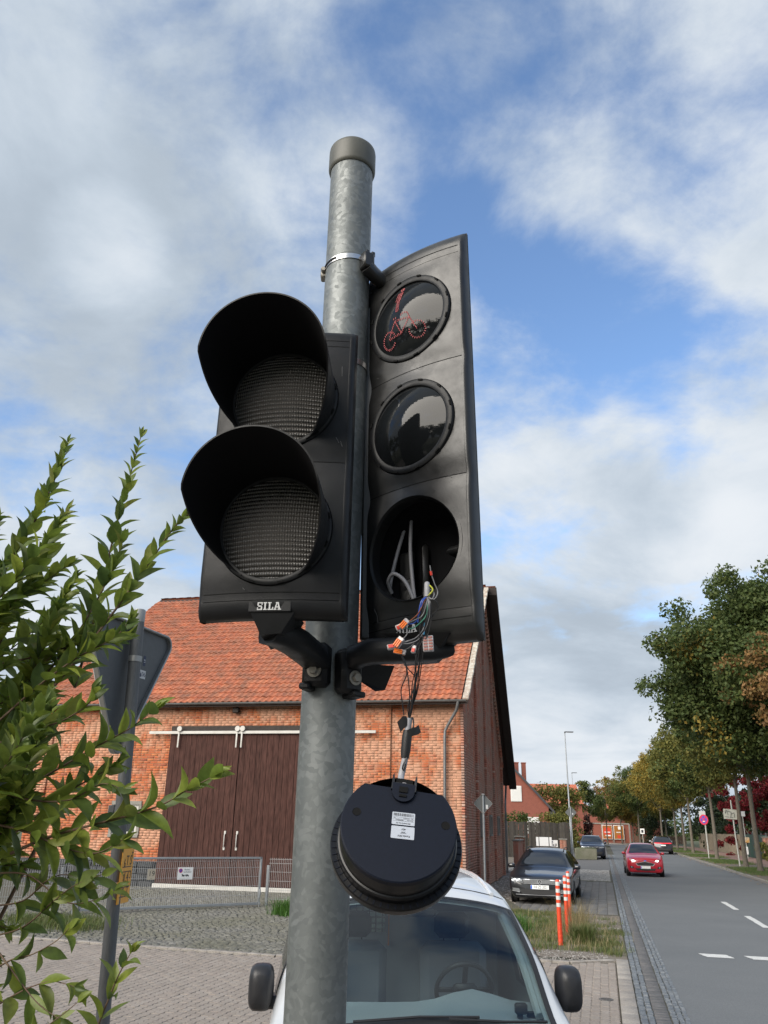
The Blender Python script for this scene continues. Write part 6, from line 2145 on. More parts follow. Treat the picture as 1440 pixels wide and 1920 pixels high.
# ---- white van right behind the pole
M_vanwhite = paint('van_white_paint', (0.56, 0.58, 0.60), .4)
M_dash = mat('grey_dashboard', (0.46, 0.50, 0.51), 0.75, fine=(200, .1))
M_liner = mat('pale_headliner', (0.50, 0.54, 0.52), 0.9)
M_vanblack = mat('van_black_plastic', (0.016, 0.016, 0.018), 0.42, fine=(200, .15), bump=(400, .1, .001))
M_wind = glass_mat('windscreen_glass', (0.80, 0.93, 0.95), 0.01)
VR = R(4.5)
van = thing('van', 'white panel van right behind the signal pole, seen from the front', 'van', (.365, 4.48, 0), VR)
vb = Body([(0.00, .30, .55, .70, .62, .58, .70, .72), (.10, .22, .70, .84, .72, .74, .80, .83), (.30, .20, .74, .885, .80, .80, .86, .89), (.62, .20, .75, .895, .88, .80, .92, .945),
           (.80, .20, .75, .897, .91, .785, .955, 1.00), (1.25, .2, .75, .897, .95, .745, 1.30, 1.375), (1.62, .2, .75, .897, .96, .705, 1.515, 1.615), (1.85, .2, .75, .897, .97, .70, 1.585, 1.700), (2.5, .2, .75, .897, .98, .70, 1.65, 1.785),
           (3.6, .2, .75, .897, .98, .70, 1.66, 1.79), (4.25, .22, .75, .89, .98, .69, 1.60, 1.70), (4.38, .3, .72, .87, .95, .68, 1.45, 1.5), (4.40, .34, .7, .85, .9, .66, 1.3, 1.35)])
WH = (.83, 1.60, 4.10, 5.0)
SHL = (1.35, 2.20, 3.10, 3.82)
vb.shell('body', M_vanwhite, van, (WH, SHL))
vb.shell('lining', M_liner, van, (WH, SHL), shrink=.035)
q = vb.patch(.815, 1.612, 4.06, 5, .003, 22, across=True); q.build('windscreen', M_wind, van, smooth=60)
# black ceramic edge round the glass
q = MB()
def strip(y0, y1, t0, t1, across, o=.0042):
    vb.patch(y0, y1, t0, t1, o, 14, across=across).build('glass_edge', M_trim, van, smooth=60)
strip(.80, .845, 4.03, 5, True); strip(1.592, 1.616, 4.05, 5, True); strip(.80, 1.615, 4.02, 4.105, False)
q = vb.patch(1.34, 2.21, 3.09, 3.83, .003, 12); q.build('side_window', M_wind, van, smooth=60)
for a in ((1.30, 1.36, 3.06, 3.86), (2.19, 2.25, 3.06, 3.86), (1.3, 2.25, 3.04, 3.11)):
    vb.patch(*a, .006, 10).build('window_seal', M_trim, van, smooth=60)
q = vb.patch(2.4, 3.2, 3.15, 3.8, .004, 10); q.build('side_window', M_cglass, van, smooth=60)
mirrors(van, .885, 1.22, 1.115, (.155, .255, .16), M_vanblack, M_vanblack)
for y in (1.28, 2.28, 3.25):          # door shut lines
    q = vb.patch(y, y + .007, 1.6, 3.95, .0015, 12); q.build('shut_line', M_seam, van, smooth=60)
for y in (1.75,):
    q = vb.patch(y, y + .012, 4.08, 5, .001, 14, across=True); q.build('roof_joint', M_seam, van, smooth=60)
q = MB()
for s in (1, -1):
    q.tube([vb.pt(y, s * 4.22) + Vector((0, 0, .008)) for y in np.linspace(1.75, 4.1, 14)], .014, 8)
q.build('roof_channel', M_vanwhite, van)
q = MB()
for s in (1, -1): q.box((s * .905, 1.95, .93), (.03, .17, .045), bev=.012)
q.build('door_handle', M_vanblack, van)
q = vb.patch(1.5, 2.2, 1.9, 2.25, .003, 8); q.build('red_stripe', mat('faded_red_sticker', (.45, .10, .08), .5), van, smooth=60)
vb.face([(.0, .45), (.42, .45), (.42, .60), (0, .60)], both=True).build('grille', M_trim, van)
q = vb.face([(.45, .60), (.76, .62), (.80, .80), (.50, .74)], both=True); q.build('headlight', M_lamp, van)
q = vb.face([(0, .24), (.6, .24), (.66, .40), (0, .40)], both=True); q.build('bumper', M_trim, van)
wheels(van, (.86, 3.54), .897, .315)
plate(van, '', 0, -.02, .40)
# cabin behind the glass
q = MB()
P = []
for i in range(13):
    x = -.74 + 1.48 * i / 12
    hump = .075 * math.exp(-((x - .36) / .20) ** 2)
    P.append([(x, .80, .985 - .10 * abs(x) ** 2), (x, .98, 1.000 - .06 * x * x), (x, 1.18, 1.010 + hump * .6 - .03 * x * x), (x, 1.36, 1.015 + hump), (x, 1.46, .985 + hump * .9), (x, 1.50, .86), (x, 1.5, .5)])
q.grid(P); q.build('dashboard', M_dash, van, smooth=50)
q = MB(); q.box((0.05, .93, 1.006), (.50, .012, .008), bev=.002); q.build('air_vent', M_trim, van)
q = MB(); Ms = Matrix.Translation((.36, 1.60, 1.045)) @ Matrix.Rotation(R(-62), 4, 'X')
tor = [[((.185 + .015 * math.cos(b)) * math.cos(a), (.185 + .015 * math.cos(b)) * math.sin(a), .015 * math.sin(b)) for b in [2 * math.pi * k / 10 for k in range(11)]] for a in [2 * math.pi * k / 40 for k in range(41)]]
q.grid(tor, M=Ms); q.box((0, 0, -.02), (.16, .12, .05), Ms, bev=.02)
for a in (0, 180, 270): q.box((0, 0, 0), (.14, .035, .018), Ms @ Matrix.Rotation(R(a), 4, 'Z') @ Matrix.Translation((.11, 0, 0)), bev=.006)
q.build('steering_wheel', M_trim, van)
for x in (-.36, .36):
    q = MB(); q.box((x, 2.05, .95), (.48, .16, .66), Matrix.Translation((0, 0, 0)), bev=.06); q.box((x, 1.85, .62), (.50, .5, .16), bev=.05); q.build('seat', mat('seat_cloth', (.10, .11, .125), .9), van)
    q = MB(); q.box((x, 2.08, 1.38), (.26, .10, .17), bev=.04); q.tube([(x - .06, 2.08, 1.2), (x - .06, 2.08, 1.36)], .006, 6); q.tube([(x + .06, 2.08, 1.2), (x + .06, 2.08, 1.36)], .006, 6); q.build('headrest', M_trim, van)
q = MB(); q.box((0, 2.36, .85), (1.5, .02, 1.2)); q.build('partition', mat('partition_grey', (.24, .26, .28), .7), van, smooth=0)
q = MB(); q.box((-.28, 2.345, 1.40), (.34, .012, .20), bev=.004); g_ = q.build('partition_window', mat('pale_daylight_pane', (.75, .80, .70), .3, col2=(.5, .58, .46), nscale=6), van)  # opaque pane; its pale colour stands in for daylight from the rear windows
q = MB()
for k in range(7): q.box((-.43 + k * .05, 2.335, 1.40), (.008, .006, .20))
for k in range(5): q.box((-.28, 2.336, 1.32 + k * .04), (.34, .006, .008))
q.build('grille_bars', M_trim, g_, smooth=0)
q = MB(); q.box((-.08, 2.34, 1.36), (.012, .02, .30)); q.build('orange_strap', mat('strap_orange', (.55, .14, .03), .6), van, smooth=0)
q = MB(); q.box((0.05, 1.60, 1.505), (.24, .03, .06), bev=.015); q.box((.05, 1.57, 1.545), (.05, .06, .06), bev=.01); q.build('rear_view_mirror', M_trim, van)
q = MB(); q.box((.60, 1.02, 1.045), (.075, .04, .06), bev=.01); q.box((.60, 1.05, 1.0), (.03, .04, .05), bev=.005); q.box((.70, 1.08, 1.0), (.10, .02, .04), Matrix.Translation((0, 0, 0)), bev=.005); q.build('dash_device', M_trim, van)
for s in (-1, 1):
    q = MB(); q.tube([vb.pt(y, s * 4.03) * 1.0 + Vector((-s * .06, .03, -.03)) for y in np.linspace(.95, 1.62, 8)], .030, 8); q.build('pillar_trim', M_liner, van)
# wipers
q = MB()
q.tube([vb.pt(.82, -4.5) + vb.nrm(.82, -4.5) * .03, vb.pt(.84, -4.93) + vb.nrm(.84, -4.9) * .02, vb.pt(.86, 4.6) + vb.nrm(.86, 4.6) * .018], .008, 6)
q.tube([vb.pt(.82, 4.8) + vb.nrm(.82, 4.8) * .03, vb.pt(.84, 4.45) + vb.nrm(.84, 4.45) * .02, vb.pt(.87, 4.15) + vb.nrm(.87, 4.15) * .018], .008, 6)
q.build('wiper', M_trim, van)

# ---- dark grey estate car
M_anth = paint('anthracite_paint', (0.010, 0.011, 0.014), .30, metal=.2)
es = thing('estate_car', 'dark grey estate car parked facing the camera, plate HI ZS 202', 'car', (4.74, 25.5, 0), -R(16.5))
eb = Body([(0.00, .26, .55, .70, .56, .62, .66, .69), (.06, .20, .70, .83, .62, .76, .70, .735), (.20, .18, .74, .89, .68, .82, .76, .79), (.55, .18, .75, .91, .76, .83, .83, .865), (1.05, .18, .76, .91, .86, .79, .92, .955),
           (1.28, .18, .76, .91, .90, .755, .965, 1.00), (1.70, .18, .76, .91, .93, .66, 1.23, 1.27), (2.02, .18, .76, .91, .94, .60, 1.385, 1.43), (2.5, .18, .76, .91, .95, .59, 1.44, 1.49), (3.7, .18, .76, .91, .96, .585, 1.42, 1.47),
           (4.35, .20, .75, .89, .97, .57, 1.32, 1.37), (4.66, .28, .70, .85, .93, .66, 1.02, 1.05), (4.77, .34, .62, .78, .80, .64, .90, .92)])
eb.shell('body', M_anth, es)
eb.patch(1.30, 2.00, 4.08, 5, .004, 14, across=True).build('windscreen', M_cglass, es, smooth=60)
q = MB(); q.box((0, 1.99, 1.40), (.20, .05, .05), bev=.015); q.build('mirror_sensor', M_trim, es)
for (a, b) in ((1.78, 2.45), (2.52, 3.35), (3.42, 4.15)):
    eb.patch(a, b, 3.10, 3.85, .004, 8).build('side_window', M_cglass, es, smooth=60)
eb.patch(1.6, 4.2, 3.03, 3.09, .006, 16).build('window_trim', M_chrome, es, smooth=60)
eb.patch(4.40, 4.62, 4.15, 5, .004, 8, across=True).build('rear_window', M_cglass, es, smooth=60)
for y in (1.55, 2.50, 3.38): eb.patch(y, y + .008, 1.5, 3.05, .0015, 10).build('shut_line', M_seam, es, smooth=60)
q = MB()
for s in (1, -1):
    q.tube(spline([eb.pt(y, s * 4.05) + Vector((0, 0, z)) for y, z in ((2.05, .0), (2.2, .045), (2.8, .055), (3.6, .05), (3.95, .0))], 5), .015, 8)
q.build('roof_rail', M_trim, es)
q = MB()
for s in (1, -1): q.tube([eb.pt(y, s * 4.35) + Vector((0, 0, .002)) for y in np.linspace(1.0, 1.27, 5)], .004, 6)
q.build('bonnet_crease', M_anth, es)
hl = eb.face([(.47, .575), (.80, .60), (.845, .715), (.52, .685)], .008, both=True).build('headlight', M_lamp, es)
for x, r_ in ((.58, .045), (.71, .045)):
    q = MB()
    for s in (1, -1):
        y = eb.front_y(x, .64) - .014
        q.lathe([(0, .004), (r_ * .7, .008), (r_, 0)], 16, Matrix.Translation((s * x, y, .64)) @ Matrix.Rotation(R(90), 4, 'X'))
    q.build('projector', M_chrome, hl)
gr = eb.face([(0, .555), (.46, .555), (.50, .675), (0, .675)], .007, both=True).build('grille', M_trim, es)
for k in range(4):
    z = .566 + k * .033
    eb.face([(0, z), (.46 + k * .01, z), (.46 + k * .01, z + .013), (0, z + .013)], .014, both=True, m=1).build('grille_bar', M_chrome, gr)
def ring_badge(root, y, z, r_, tilt=0):
    M = Matrix.Translation((0, y, z)) @ Matrix.Rotation(R(90), 4, 'X')
    q = MB(); q.lathe([(r_ * .86, .0), (r_ * .86, .010), (r_, .010), (r_, 0)], 28, M)
    w = r_ * .13
    for (a, b) in (((-.45, .75), (-.02, .02)), ((.45, .75), (.02, .02)), ((-.80, .30), (-.42, -.70)), ((.80, .30), (.42, -.70)), ((-.42, -.70), (0, .10)), ((.42, -.70), (0, .10))):
        a = Vector((a[0] * r_, a[1] * r_, .004)); b = Vector((b[0] * r_, b[1] * r_, .004)); d = b - a
        q.box((0, 0, 0), (d.length, w, .006), M @ Matrix.Translation((a + b) / 2) @ Matrix.Rotation(math.atan2(d.y, d.x), 4, 'Z'))
    o = q.build('badge', M_chrome, root)
    q = MB(); q.lathe([(0, .001), (r_ * .86, .001)], 28, M); q.build('badge_ground', M_plateblue if False else M_trim, o, smooth=0)
ring_badge(es, -.02, .618, .068)
eb.face([(0, .275), (.50, .275), (.62, .42), (0, .42)], .006, both=True).build('lower_intake', M_trim, es)
eb.face([(.56, .35), (.78, .36), (.80, .44), (.60, .43)], .008, both=True).build('fog_lamp', M_lamp, es)
eb.face([(.58, .325), (.82, .36), (.82, .375), (.58, .345)], .010, both=True, m=1).build('chrome_strip', M_chrome, es)
eb.face([(0, .255), (.70, .265), (.70, .280), (0, .270)], .010, both=True, m=1).build('chrome_strip', M_chrome, es)
plate(es, 'HI ZS 202', 0, -.025, .475, .52)
mirrors(es, .90, 1.50, .98, (.20, .13, .14), M_anth, M_trim)
wheels(es, (.90, 3.61), .91, .325)

# ---- red small car coming up the road with its lights on
M_redp = paint('bright_red_paint', (0.42, 0.008, 0.022), .35)
rc = thing('small_car', 'bright red hatchback driving towards the camera with lit headlights', 'car', (12.95, 42.0, 0), ROAD_ROT + R(1))
rb = Body([(0.00, .28, .52, .66, .58, .56, .70, .74), (.07, .20, .66, .79, .64, .70, .78, .82), (.22, .18, .72, .845, .72, .77, .84, .875), (.60, .18, .74, .86, .84, .77, .93, .965), (.90, .18, .74, .86, .90, .73, 1.00, 1.03),
           (1.35, .18, .74, .86, .95, .62, 1.27, 1.31), (1.65, .18, .74, .86, .97, .56, 1.40, 1.44), (2.1, .18, .74, .86, .98, .55, 1.44, 1.49), (3.0, .18, .74, .86, 1.0, .54, 1.40, 1.45), (3.6, .2, .73, .85, 1.0, .53, 1.30, 1.34),
           (3.88, .28, .70, .82, .95, .62, 1.0, 1.02), (3.96, .34, .62, .76, .80, .62, .90, .92)])
rb.shell('body', M_redp, rc)
rb.patch(.93, 1.63, 4.08, 5, .004, 12, across=True).build('windscreen', M_cglass, rc, smooth=60)
for (a, b) in ((1.45, 2.2), (2.3, 3.3)): rb.patch(a, b, 3.12, 3.85, .004, 8).build('side_window', M_cglass, rc, smooth=60)
hl = rb.face([(.42, .69), (.60, .655), (.77, .83), (.70, .865)], .008, both=True).build('headlight', M_lamp, rc)
rb.face([(.45, .69), (.585, .67), (.64, .735), (.52, .755)], .014, both=True, m=2).build('lit_lamp', M_lamp_on, hl)
gr = rb.face([(0, .50), (.34, .50), (.42, .59), (0, .68)], .008, both=True).build('grille', M_trim, rc)
rb.face([(0, .485), (.36, .485), (.36, .50), (0, .50)], .012, both=True, m=1).build('grille_trim', M_chrome, gr)
rb.face([(.36, .485), (.45, .59), (.43, .595), (.34, .50)], .012, both=True, m=1).build('grille_trim', M_chrome, gr)
rb.face([(0, .67), (.40, .60), (.43, .595), (0, .69)], .012, both=True, m=1).build('grille_trim', M_chrome, gr)
rb.face([(0, .27), (.40, .27), (.50, .38), (0, .38)], .007, both=True).build('lower_intake', M_trim, rc)
rb.face([(.52, .36), (.72, .38), (.72, .48), (.56, .45)], .008, both=True).build('fog_recess', M_trim, rc)
q = MB()
for s in (1, -1): q.lathe([(0, .006), (.04, .0)], 14, Matrix.Translation((s * .64, rb.front_y(.64, .42) - .012, .42)) @ Matrix.Rotation(R(90), 4, 'X'))
q.build('fog_lamp', M_lamp, rc)
q = MB(); q.lathe([(0, .006), (1, .004), (1.05, 0)], 24, Matrix.Translation((0, rb.front_y(0, .715) - .004, .715)) @ Matrix.Rotation(R(75), 4, 'X') @ Matrix.Diagonal((.06, .025, 1, 1))); q.build('badge', M_plateblue, rc)
plate(rc, '', 0, -.02, .42, .46)
mirrors(rc, .85, 1.25, 1.02, (.17, .12, .14), M_redp, M_trim)
wheels(rc, (.80, 3.27), .86, .30)

# ---- dark SUV parked by the fence
M_bluep = paint('blue_black_paint', (0.012, 0.016, 0.030), .28, metal=.3)
sv = thing('parked_suv', 'blue-black SUV parked beside the street lamp, facing the camera', 'car', (16.35, 65.6, 0), ROAD_ROT + R(3))
SUV = [(0.00, .32, .60, .74, .68, .66, .84, .87), (.08, .24, .74, .86, .76, .80, .92, .95), (.25, .22, .78, .91, .84, .84, .98, 1.01), (.70, .22, .79, .92, .96, .83, 1.05, 1.08), (1.05, .22, .79, .92, 1.02, .79, 1.12, 1.15),
       (1.50, .22, .79, .92, 1.06, .68, 1.42, 1.46), (1.80, .22, .79, .92, 1.07, .62, 1.57, 1.61), (2.3, .22, .79, .92, 1.08, .61, 1.61, 1.66), (3.4, .22, .79, .92, 1.09, .61, 1.58, 1.63), (4.0, .24, .78, .91, 1.1, .59, 1.50, 1.55),
       (4.40, .32, .74, .87, 1.02, .70, 1.10, 1.13), (4.50, .36, .66, .80, .90, .68, .98, 1.0)]
sb = Body(SUV)
sb.shell('body', M_bluep, sv)
sb.patch(1.08, 1.78, 4.08, 5, .004, 12, across=True).build('windscreen', M_cglass, sv, smooth=60)
for (a, b) in ((1.6, 2.35), (2.42, 3.25), (3.3, 3.9)): sb.patch(a, b, 3.12, 3.85, .004, 8).build('side_window', M_cglass, sv, smooth=60)
sb.face([(.44, .76), (.84, .80), (.86, .87), (.46, .84)], .008, both=True).build('headlight', M_lamp, sv)
sb.face([(0, .68), (.44, .70), (.44, .83), (0, .83)], .007, both=True).build('grille', M_trim, sv)
sb.face([(0, .835), (.80, .865), (.80, .875), (0, .85)], .012, both=True, m=1).build('chrome_strip', M_chrome, sv)
ring_badge(sv, -.02, .77, .07)
sb.face([(0, .32), (.66, .34), (.7, .52), (0, .50)], .006, both=True).build('lower_intake', M_trim, sv)
plate(sv, '', 0, -.02, .58)
q = MB()
for s in (1, -1): q.tube(spline([sb.pt(y, s * 4.05) + Vector((0, 0, z)) for y, z in ((1.9, .0), (2.1, .05), (3.3, .05), (3.8, .0))], 5), .018, 8)
q.build('roof_rail', M_rim, sv)
mirrors(sv, .92, 1.45, 1.14, (.20, .16, .15), M_bluep, M_trim)
wheels(sv, (.88, 3.56), .92, .36, .23)

# ---- dark SUV driving away
M_darkp = paint('black_grey_paint', (0.018, 0.018, 0.022), .3, metal=.3)
ds = thing('driving_suv', 'black SUV driving away with a red light band across its tail', 'car', (28.70, 87.65, 0), ROAD_ROT + math.pi)
db = Body(SUV)
db.shell('body', M_darkp, ds)
db.patch(1.08, 1.78, 4.08, 5, .004, 10, across=True).build('windscreen', M_cglass, ds, smooth=60)
for (a, b) in ((1.6, 2.35), (2.42, 3.25), (3.3, 3.9)): db.patch(a, b, 3.12, 3.85, .004, 8).build('side_window', M_cglass, ds, smooth=60)
db.patch(4.03, 4.36, 4.10, 5, .005, 10, across=True).build('rear_window', M_cglass, ds, smooth=60)
db.face([(0, .95), (.80, .95), (.78, 1.03), (0, 1.01)], .010, both=True, rear=True).build('tail_lamp', M_tail_on, ds)
q = MB(); q.lathe([(0, .006), (.055, .0)], 16, Matrix.Translation((0, 4.52, .97)) @ Matrix.Rotation(R(-90), 4, 'X')); q.build('badge', M_tail_on, ds)
db.face([(0, .36), (.7, .36), (.7, .50), (0, .50)], .006, both=True, rear=True).build('bumper', M_trim, ds)
plate(ds, '', 0, 4.53, .80, .52, rear=True)
mirrors(ds, .92, 1.45, 1.14, (.20, .16, .15), M_darkp, M_trim)
wheels(ds, (.88, 3.56), .92, .36, .23)

# ------------------------------------------------------------------ street furniture
M_lamppost = mat('grey_lamp_post', (0.32, 0.34, 0.36), 0.5, .3)
M_darkmetal = mat('dark_grey_metal', (0.07, 0.075, 0.08), 0.5)
def street_lamp(label, x, y, h):
    t = thing('street_lamp', label, 'street lamp', (x, y, 0), 0, 'street lamps on the left of the road')
    q = MB(); q.tube([(0, 0, 0), (0, 0, 1.1), (0, 0, 1.15), (-.005, 0, h * .6), (-.01, 0, h)], [.085, .085, .07, .055, .038], 14); q.build('mast', M_lamppost, t)
    q = MB(); q.box((.34, -.03, h + .04), (.72, .22, .07), Matrix.Identity(4), bev=.025); q.box((0, 0, h), (.10, .10, .14), bev=.02); q.build('lamp_head', M_darkmetal, t)
    q = MB(); q.box((.42, -.03, h + .0), (.46, .16, .008)); q.build('diffuser', M_clearcap, t)
    return t
street_lamp('nearer and taller of the two grey street lamps, beside the parked SUV', 15.3, 68.0, 9.5)
street_lamp('smaller and farther grey street lamp in front of the yellowing bush', 27.2, 118.0, 9.45)

def diamond(label, x, y, ztop, zc, half, post_r=.035, rz=0.0):
    t = thing('priority_sign', label, 'road sign', (x, y, 0), rz)
    q = MB(); q.tube([(0, 0, 0), (0, 0, ztop)], post_r, 16); q.build('post', M_galv2, t)
    q = MB(); M = Matrix.Translation((0, post_r + .012, zc)) @ Matrix.Rotation(R(90), 4, 'X') @ Matrix.Rotation(R(45), 4, 'Z')
    w = half * math.sqrt(2) / 2; r_ = .05; pts = []
    for (sx, sy, a0) in ((1, 1, 0), (-1, 1, 90), (-1, -1, 180), (1, -1, 270)):
        for k in range(5):
            a = R(a0 + 22.5 * k); pts.append((sx * (w - r_) + r_ * math.cos(a), sy * (w - r_) + r_ * math.sin(a)))
    q.prism(pts, -.004, .002, M); q.build('panel', M_signgrey, t, smooth=20)
    q = MB(); P = pts + pts[:1]
    q.grid([[M @ Vector((x_ * f, y_ * f, z)) for x_, y_ in P] for f, z in ((1.0, -.006), (1.0, .010), (.965, .010), (.965, .0))]); q.build('rim', M_alu, t)
    q = MB(); 
    for dz in (half * .86, -half * .86): q.box((0, 0, zc + dz), (.11, .10, .035), bev=.008)
    q.build('clamp', M_alu, t)
    q = MB(); q.box((.12, post_r + .006, zc - .10), (.07, .003, .12)); q.build('sticker', M_print, t, smooth=0)
    return t
M_signgrey = mat('mid_grey_sign_back', (0.11, 0.118, 0.118), 0.5, fine=(30, .08))
diamond('grey back of a diamond road sign on a post in front of the barn gable', 3.34, 27.0, 3.06, 2.765, .31, .034, -R(4))
diamond('small diamond road sign seen from behind beside the nearer street lamp', 14.15, 62.5, 3.62, 3.22, .42, .035, -R(8))

M_post2 = mat('pale_sign_post', (0.46, 0.46, 0.42), 0.6, fine=(20, .12))
t = thing('no_stopping_sign', 'round red and blue no stopping sign on a slim post on the far verge', 'road sign', (27.0, 70.6, .07), R(-14.7))
q = MB(); q.tube([(0, 0, 0), (0, 0, 2.95)], .035, 12); q.build('post', M_post2, t)
MS_ = Matrix.Translation((-.04, -.05, 2.95)) @ Matrix.Rotation(R(-38), 4, 'Z') @ Matrix.Translation((0, -.03, 0)) @ Matrix.Rotation(R(90), 4, 'X') @ Matrix.Scale(.91, 4)
q = MB(); q.lathe([(0, 0), (.44, 0), (.44, .012), (0, .012)], 36, MS_); dsc = q.build('disc', mat('sign_red_field', (.55, .02, .06), .45), t, smooth=20)
q = MB(); q.lathe([(0, .016), (.32, .016)], 36, MS_); q.build('blue_field', mat('sign_blue_field', (.09, .06, .36), .45), dsc, smooth=0)
q = MB(); q.box((0, 0, .020), (.08, .64, .003), MS_ @ Matrix.Rotation(R(45), 4, 'Z')); q.box((0, 0, .024), (.08, .64, .003), MS_ @ Matrix.Rotation(R(-45), 4, 'Z')); q.build('cross', mat('sign_red_field', (.55, .02, .06)), dsc, smooth=0)
q = MB(); q.prism([(-.09, -.20), (.09, -.20), (.09, -.16), (.14, -.16), (.0, -.08), (-.14, -.16), (-.09, -.16)], .026, .030, MS_); q.build('arrow', M_print, dsc, smooth=0)

t = thing('shop_sign', 'weathered white board with dark lettering hung on a tilted pale post', 'sign', (23.4, 56.1, .07), R(-14.7))
q = MB(); q.tube([(0, 0, 0), (-.04, 0, 2.0), (-.06, 0, 4.0)], .045, 12); q.build('post', M_post2, t)
q = MB(); q.tube([(.30, 0, 3.15), (-.65, 0, 3.18)], .025, 8); q.build('arm', M_post2, t)
Mb_ = Matrix.Translation((-.20, -.08, 3.12)) @ Matrix.Rotation(R(3), 4, 'Y') @ Matrix.Scale(.74, 4)
q = MB(); q.box((0, 0, 0), (1.12, .06, .84), Mb_, bev=.015); bd = q.build('board', mat('aged_white_board', (.50, .50, .44), .6, col2=(.36, .36, .30), nscale=5), t)
q = MB()
for x, z, w, h, a in ((-.36, .18, .10, .30, 15), (-.22, .12, .05, .42, -10), (-.05, .2, .30, .06, 12), (.06, -.05, .07, .40, 8), (.22, .08, .28, .07, -25), (.34, -.10, .06, .34, 6), (-.3, -.24, .34, .05, 4), (.1, -.27, .30, .05, 3)):
    q.box((0, 0, 0), (w, .006, h), Mb_ @ Matrix.Translation((x, -.033, z)) @ Matrix.Rotation(R(a), 4, 'Y'))
q.build('lettering', mat('faded_ink', (.13, .13, .12), .6), bd, smooth=0)
t = thing('bus_stop_sign', 'slim bus stop post with small white flag and timetable box', 'sign', (31.0, 72.5, .07), R(-14.7))
q = MB(); q.tube([(0, 0, 0), (0, 0, 3.6)], .035, 10); q.build('post', M_post2, t)
q = MB(); q.box((-.05, -.05, 3.50), (.54, .04, .42), bev=.04); q.build('flag', M_plate, t)
q = MB(); q.box((-.02, -.06, 1.45), (.62, .05, .42), bev=.01); q.build('timetable', mat('timetable_paper', (.5, .47, .38), .5, col2=(.62, .32, .08), nscale=2.2, amount=.3), t)
q = MB(); q.box((-.08, -.06, .62), (.34, .20, .62), bev=.02); q.build('litter_bin', M_plate, t)
t = thing('speed_sign', 'small square white sign on a post beyond the driving SUV', 'sign', (29.6, 96.0, .07), R(-14.7))
q = MB(); q.tube([(0, 0, 0), (0, 0, 1.9)], .03, 8); q.build('post', M_post2, t)
q = MB(); q.box((0, -.05, 1.95), (.46, .02, .56), bev=.01); pq = q.build('panel', M_plate, t)
q = MB(); q.box((0, -.065, 1.95), (.24, .006, .30), bev=.002); q.build('pictogram', M_ink, pq)
t = thing('notice_board', 'pale grey notice board on a post among the street trees', 'sign', (32.4, 84.6, .07), R(-14.7))
q = MB(); q.tube([(0, 0, 0), (0, 0, 3.9)], .04, 8); q.build('post', M_post2, t)
q = MB(); q.box((-.2, -.05, 3.55), (.60, .04, .78), bev=.01); q.build('board', mat('pale_board', (.45, .46, .45), .6), t)

# ------------------------------------------------------------------ garden wall, pillars, timber fence, planter
def pillar(label, x, y, h, w=.45):
    t = thing('brick_pillar', label, 'pillar', (x, y, 0), R(-13))
    q = MB(); q.box((0, 0, h / 2), (w - .02, w - .02, h)); q.build('core', M_mortar, t, smooth=0)
    z = .0; k = 0
    bm_ = []
    while z < h - .05:
        for face_ in range(4):
            for j in range(2):
                L = w / 2 - .012
                M = Matrix.Rotation(face_ * math.pi / 2, 4, 'Z') @ Matrix.Translation(((j - .5) * w / 2 + (.02 if k % 2 else -.02) * 0, -w / 2 + .01, z + CH / 2)) @ Matrix.Rotation(R(90), 4, 'X') @ Matrix.Diagonal((L / 2, CH / 2 - .006, .02, 1))
                bm_.append(np.array(M))
        z += CH; k += 1
    link('brick', multi_mesh('brick', BR_T[0], BR_T[1], bm_, M_gbrick, 0), t, kind='stuff')
    q = MB(); q.box((0, 0, h + .03), (w + .14, w + .14, .07), bev=.015); q.build('cap_stone', M_concrete, t)
pillar('brick gate pillar with a stone cap beside the barn corner, left of the dark estate car', 7.45, 45.0, 1.62)
pillar('low brick pillar without lighter bricks at the right end of the timber fence', 13.35, 62.0, 1.36)
t = thing('garden_wall', 'low red brick garden wall between the barn corner and its pillar', 'wall', (6.0, 41.0, 0), R(-13))
q = MB(); q.box((.55, 2.0, .74), (.22, 3.9, 1.48)); q.build('core', M_gbrick, t, smooth=0)
q = MB(); q.box((.55, 2.0, 1.51), (.34, 3.94, .06), bev=.01); q.build('coping', M_concrete, t)
M_fencewood = mat('dark_weathered_plank', (0.035, 0.03, 0.025), 0.85, piece=[(0.024, 0.021, 0.018), (0.055, 0.048, 0.040), (0.036, 0.032, 0.027), (0.07, 0.062, 0.052)], fine=(9, .4), stretch=(3, 3, .5))
t = thing('timber_fence', 'tall dark weathered plank fence behind the parked estate car', 'fence', (9.0, 67.0, 0), R(1))
pm = MB(); pm.box((0, 0, 1.27), (.185, .028, 2.54), bev=.006); pm = pm.mesh('plank', M_fencewood, 30)
for i in range(32):
    o = link('plank', pm, t, (i * .19, random.choice((0, .03)), random.uniform(-.06, .05)), (0, random.uniform(-.012, .012), 0))
for z in (.5, 1.9):
    q = MB(); q.box((2.95, .07, z), (6.2, .06, .10)); q.build('rail', M_fencewood, t, smooth=0)
